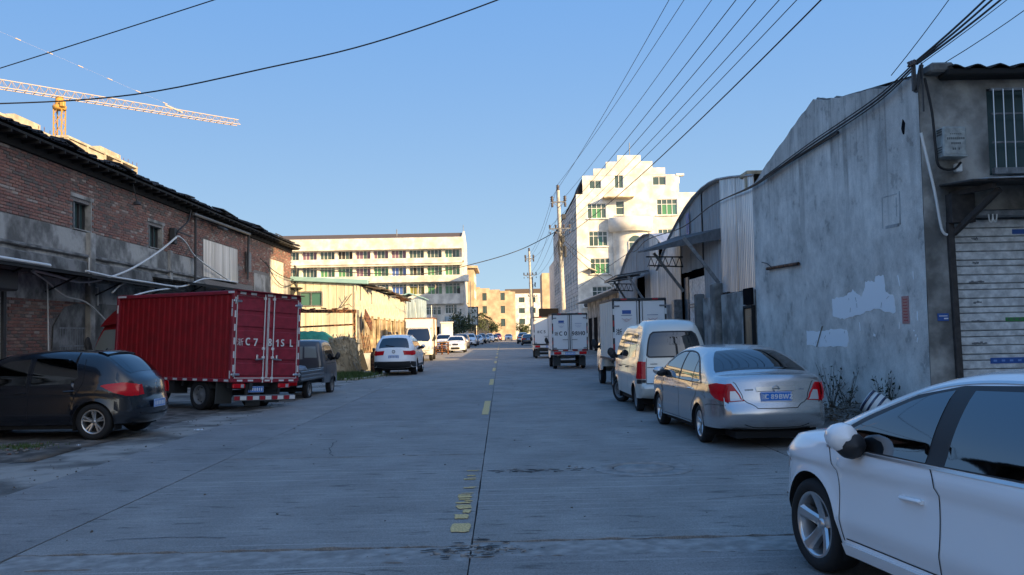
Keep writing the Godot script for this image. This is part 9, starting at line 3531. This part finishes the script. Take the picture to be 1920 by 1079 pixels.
func _ready() -> void:
	rng.seed = 20240
	# camera: 35 degrees high, 1.6 m above the road, turned a touch to the right and up, rolled about one degree
	var cam := Camera3D.new()
	cam.name = "camera"
	cam.fov = rad_to_deg(2.0 * atan(539.5 / F_PX))
	cam.near = 0.1
	cam.far = 3000.0
	add_child(cam)
	var yaw := deg_to_rad(0.7322)
	var pitch := deg_to_rad(2.8986)
	var fw := V(sin(yaw) * cos(pitch), sin(pitch), -cos(yaw) * cos(pitch))
	var rt := V(cos(yaw), 0, sin(yaw))
	var up := rt.cross(fw)
	var ro := 0.02
	cam.transform = Transform3D(Basis(rt * cos(ro) - up * sin(ro), rt * sin(ro) + up * cos(ro), -fw), V(0, 1.6, 0))
	cam.current = true
	var az := deg_to_rad(50.0)
	var el := deg_to_rad(18.5)
	var to_sun := V(sin(az) * cos(el), sin(el), cos(az) * cos(el))
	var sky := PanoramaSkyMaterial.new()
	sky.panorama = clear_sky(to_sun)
	var env := Environment.new()
	env.background_mode = Environment.BG_SKY
	env.sky = Sky.new()
	env.sky.sky_material = sky
	env.tonemap_mode = Environment.TONE_MAPPER_LINEAR
	env.tonemap_exposure = 2.1
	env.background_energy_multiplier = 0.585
	env.sdfgi_enabled = true
	env.ssao_enabled = true
	env.ssil_enabled = true
	var we := WorldEnvironment.new()
	we.name = "world"
	we.environment = env
	add_child(we)
	# low sun behind the camera on the right
	var sun := DirectionalLight3D.new()
	sun.name = "sun"
	sun.light_energy = 1.5
	sun.light_color = Color(1.0, 0.85, 0.61)
	sun.light_angular_distance = 0.5
	sun.shadow_enabled = true
	add_child(sun)
	sun.look_at_from_position(to_sun * 100.0, Vector3.ZERO, Vector3.UP)

	make_materials()
	build_ground()
	build_brick_building()
	build_gable_workshop()
	build_vault_sheds()
	build_reflected_block()
	build_yellow_shed()
	build_white_block()
	build_low_block()
	build_long_flats()
	build_far_street()
	build_construction()
	build_cabin()
	build_power_lines()
	build_red_lorry()
	build_black_hatchback()
	build_pickup()
	build_white_suv()
	build_white_lorry()
	build_white_saloon()
	build_silver_saloon()
	build_minivan()
	build_box_van("near_box_van", "white box van nearest on the right, just ahead of the champagne minivan", V(3.75, 0, -24.5), deg_to_rad(91.0), 2.9, 1.42, 1.66, 0.82, "C", "", true, true)
	build_box_van("middle_box_van", "white box van in the middle right, number in black across both doors", V(2.98, 0, -39.4), deg_to_rad(90.5), 2.7, 1.5, 1.62, 0.80, "C 0", "98H0", true, false)
	build_box_van("far_box_van", "farthest white box van on the right, half behind the middle one", V(3.0, 0, -56.6), deg_to_rad(90.0), 3.2, 1.9, 1.75, 0.85, "C 5", "V2", false, false)
	squeeze("silver_saloon", V(1.0, 0.89, 0.945))
	squeeze("white_saloon", V(1.0, 0.95, 1.0))
	squeeze("black_hatchback", V(0.94, 0.95, 0.96))
	squeeze("minivan", V(1.0, 0.945, 1.06))
	squeeze("white_suv", V(1.0, 0.96, 0.95))
	squeeze("mini_pickup", V(1.0, 0.92, 0.96))
	build_far_cars()
	build_hoses()
	build_yard_things()
	build_debris()
	build_litter()

# cloudless evening sky: blue paling to the horizon, its glow round the sun raised above the CIE clear sky to lift the shade
func clear_sky(to_sun: Vector3) -> ImageTexture:
	var w := 512
	var h := 256
	var im := Image.create(w, h, false, Image.FORMAT_RGBAF)
	for y in h:
		var e := PI * (0.5 - (y + 0.5) / h)
		var t := pow(1.0 - clampf(sin(e), 0.0, 1.0), 4.2)
		var c := Vector3(0.11, 0.295, 0.665).lerp(Vector3(0.45, 0.62, 0.71), t)
		for x in w:
			var a := TAU * (x + 0.5) / w
			var d := V(sin(a) * cos(e), sin(e), -cos(a) * cos(e))
			if e < 0.0:
				var g := Vector3(0.45, 0.62, 0.71).lerp(Vector3(0.10, 0.10, 0.11), clampf(-e * 6.0, 0.0, 1.0))
				im.set_pixel(x, y, Color(g.x, g.y, g.z))
				continue
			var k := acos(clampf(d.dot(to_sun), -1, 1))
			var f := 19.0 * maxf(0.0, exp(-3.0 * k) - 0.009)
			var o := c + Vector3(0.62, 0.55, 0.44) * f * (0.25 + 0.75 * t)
			im.set_pixel(x, y, Color(o.x, o.y, o.z))
	return ImageTexture.create_from_image(im)

# fit a vehicle's length, height and width; its wheels stay round
func squeeze(called: String, s: Vector3) -> void:
	var o: Node3D = get_node(called)
	o.basis = o.basis * Basis.from_scale(s)
	for c in o.get_children():
		if str(c.name).begins_with("wheel"):
			c.basis = Basis.from_scale(Vector3(s.y / s.x, 1.0, s.y / s.z)) * c.basis

func build_far_cars() -> void:
	var pa := thing("parked_saloon", "white saloon facing the camera, nearest of the left row behind the lorry", "car", V(-4.05, 0, -83.0), -PI / 2, "cars parked far down the street")
	saloon_body(pa, M.paint_white)
	var pb := thing("parked_suv", "dark grey high car behind the nearest white saloon of the left row", "car", V(-4.5, 0, -104.0), -PI / 2, "cars parked far down the street")
	suv_body(pb, M.paint_grey, false)
	far_copy(pb, "parked_suv", "white high-sided car in the left row beside the white stake", M.paint_white, V(-5.3, 0, -86.0), -PI / 2)
	far_copy(pb, "parked_suv", "white people carrier facing the camera in the left row's middle", M.paint_white, V(-4.2, 0, -122.0), -PI / 2)
	far_copy(pa, "parked_saloon", "dark blue saloon in the left row behind the white people carrier", M.paint_navy, V(-4.1, 0, -131.0), -PI / 2)
	far_copy(pa, "parked_saloon", "white saloon in the left row behind the dark blue one", M.paint_white, V(-3.7, 0, -142.0), -PI / 2)
	far_copy(pb, "parked_suv", "black high car farther down the left row", M.paint_black, V(-3.4, 0, -153.0), -PI / 2)
	far_copy(pa, "parked_saloon", "silver saloon far down the left row", M.paint_silver, V(-2.9, 0, -163.0), -PI / 2)
	far_copy(pb, "parked_suv", "white high car far down the left row before the trees", M.paint_white, V(-2.3, 0, -174.0), -PI / 2)
	far_copy(pa, "parked_saloon", "black saloon near the far end of the left row", M.paint_black, V(-1.6, 0, -186.0), -PI / 2)
	far_copy(pb, "parked_suv", "dark red high car at the far end of the left row", M.paint_dark_red, V(-0.8, 0, -198.0), -PI / 2)
	far_copy(pa, "parked_saloon", "white saloon at the very end of the street", M.paint_white, V(1.6, 0, -206.0), -PI / 2)
	far_copy(pa, "parked_saloon", "black saloon driving away beside the box vans", M.paint_black, V(3.5, 0, -119.0), PI / 2)
	far_copy(pb, "parked_suv", "silver high car ahead of the black saloon driving away", M.paint_silver, V(3.3, 0, -139.0), PI / 2)
	far_copy(pb, "parked_suv", "dark high car half hidden beyond the farthest box van", M.paint_grey, V(5.4, 0, -128.0), PI / 2)
	# slatted wooden rack at the kerb
	var r := thing("wooden_rack", "small brown slatted wooden rack at the left kerb behind the lorry", "rack", V(-4.85, 0, -74.0))
	for x in [-0.5, 0.0, 0.5]:
		for z in [-0.3, 0.3]:
			box_obj("leg", V(x, 0.5, z), V(0.09, 1.0, 0.09), M.rusty_steel, r)
	for k in 5:
		box_obj("slat", V(0, 0.25 + k * 0.18, 0.36), V(1.2, 0.08, 0.04), M.rusty_steel, r)
	box_obj("rack_top", V(0, 1.02, 0), V(1.3, 0.05, 0.8), M.yard_wall, r)
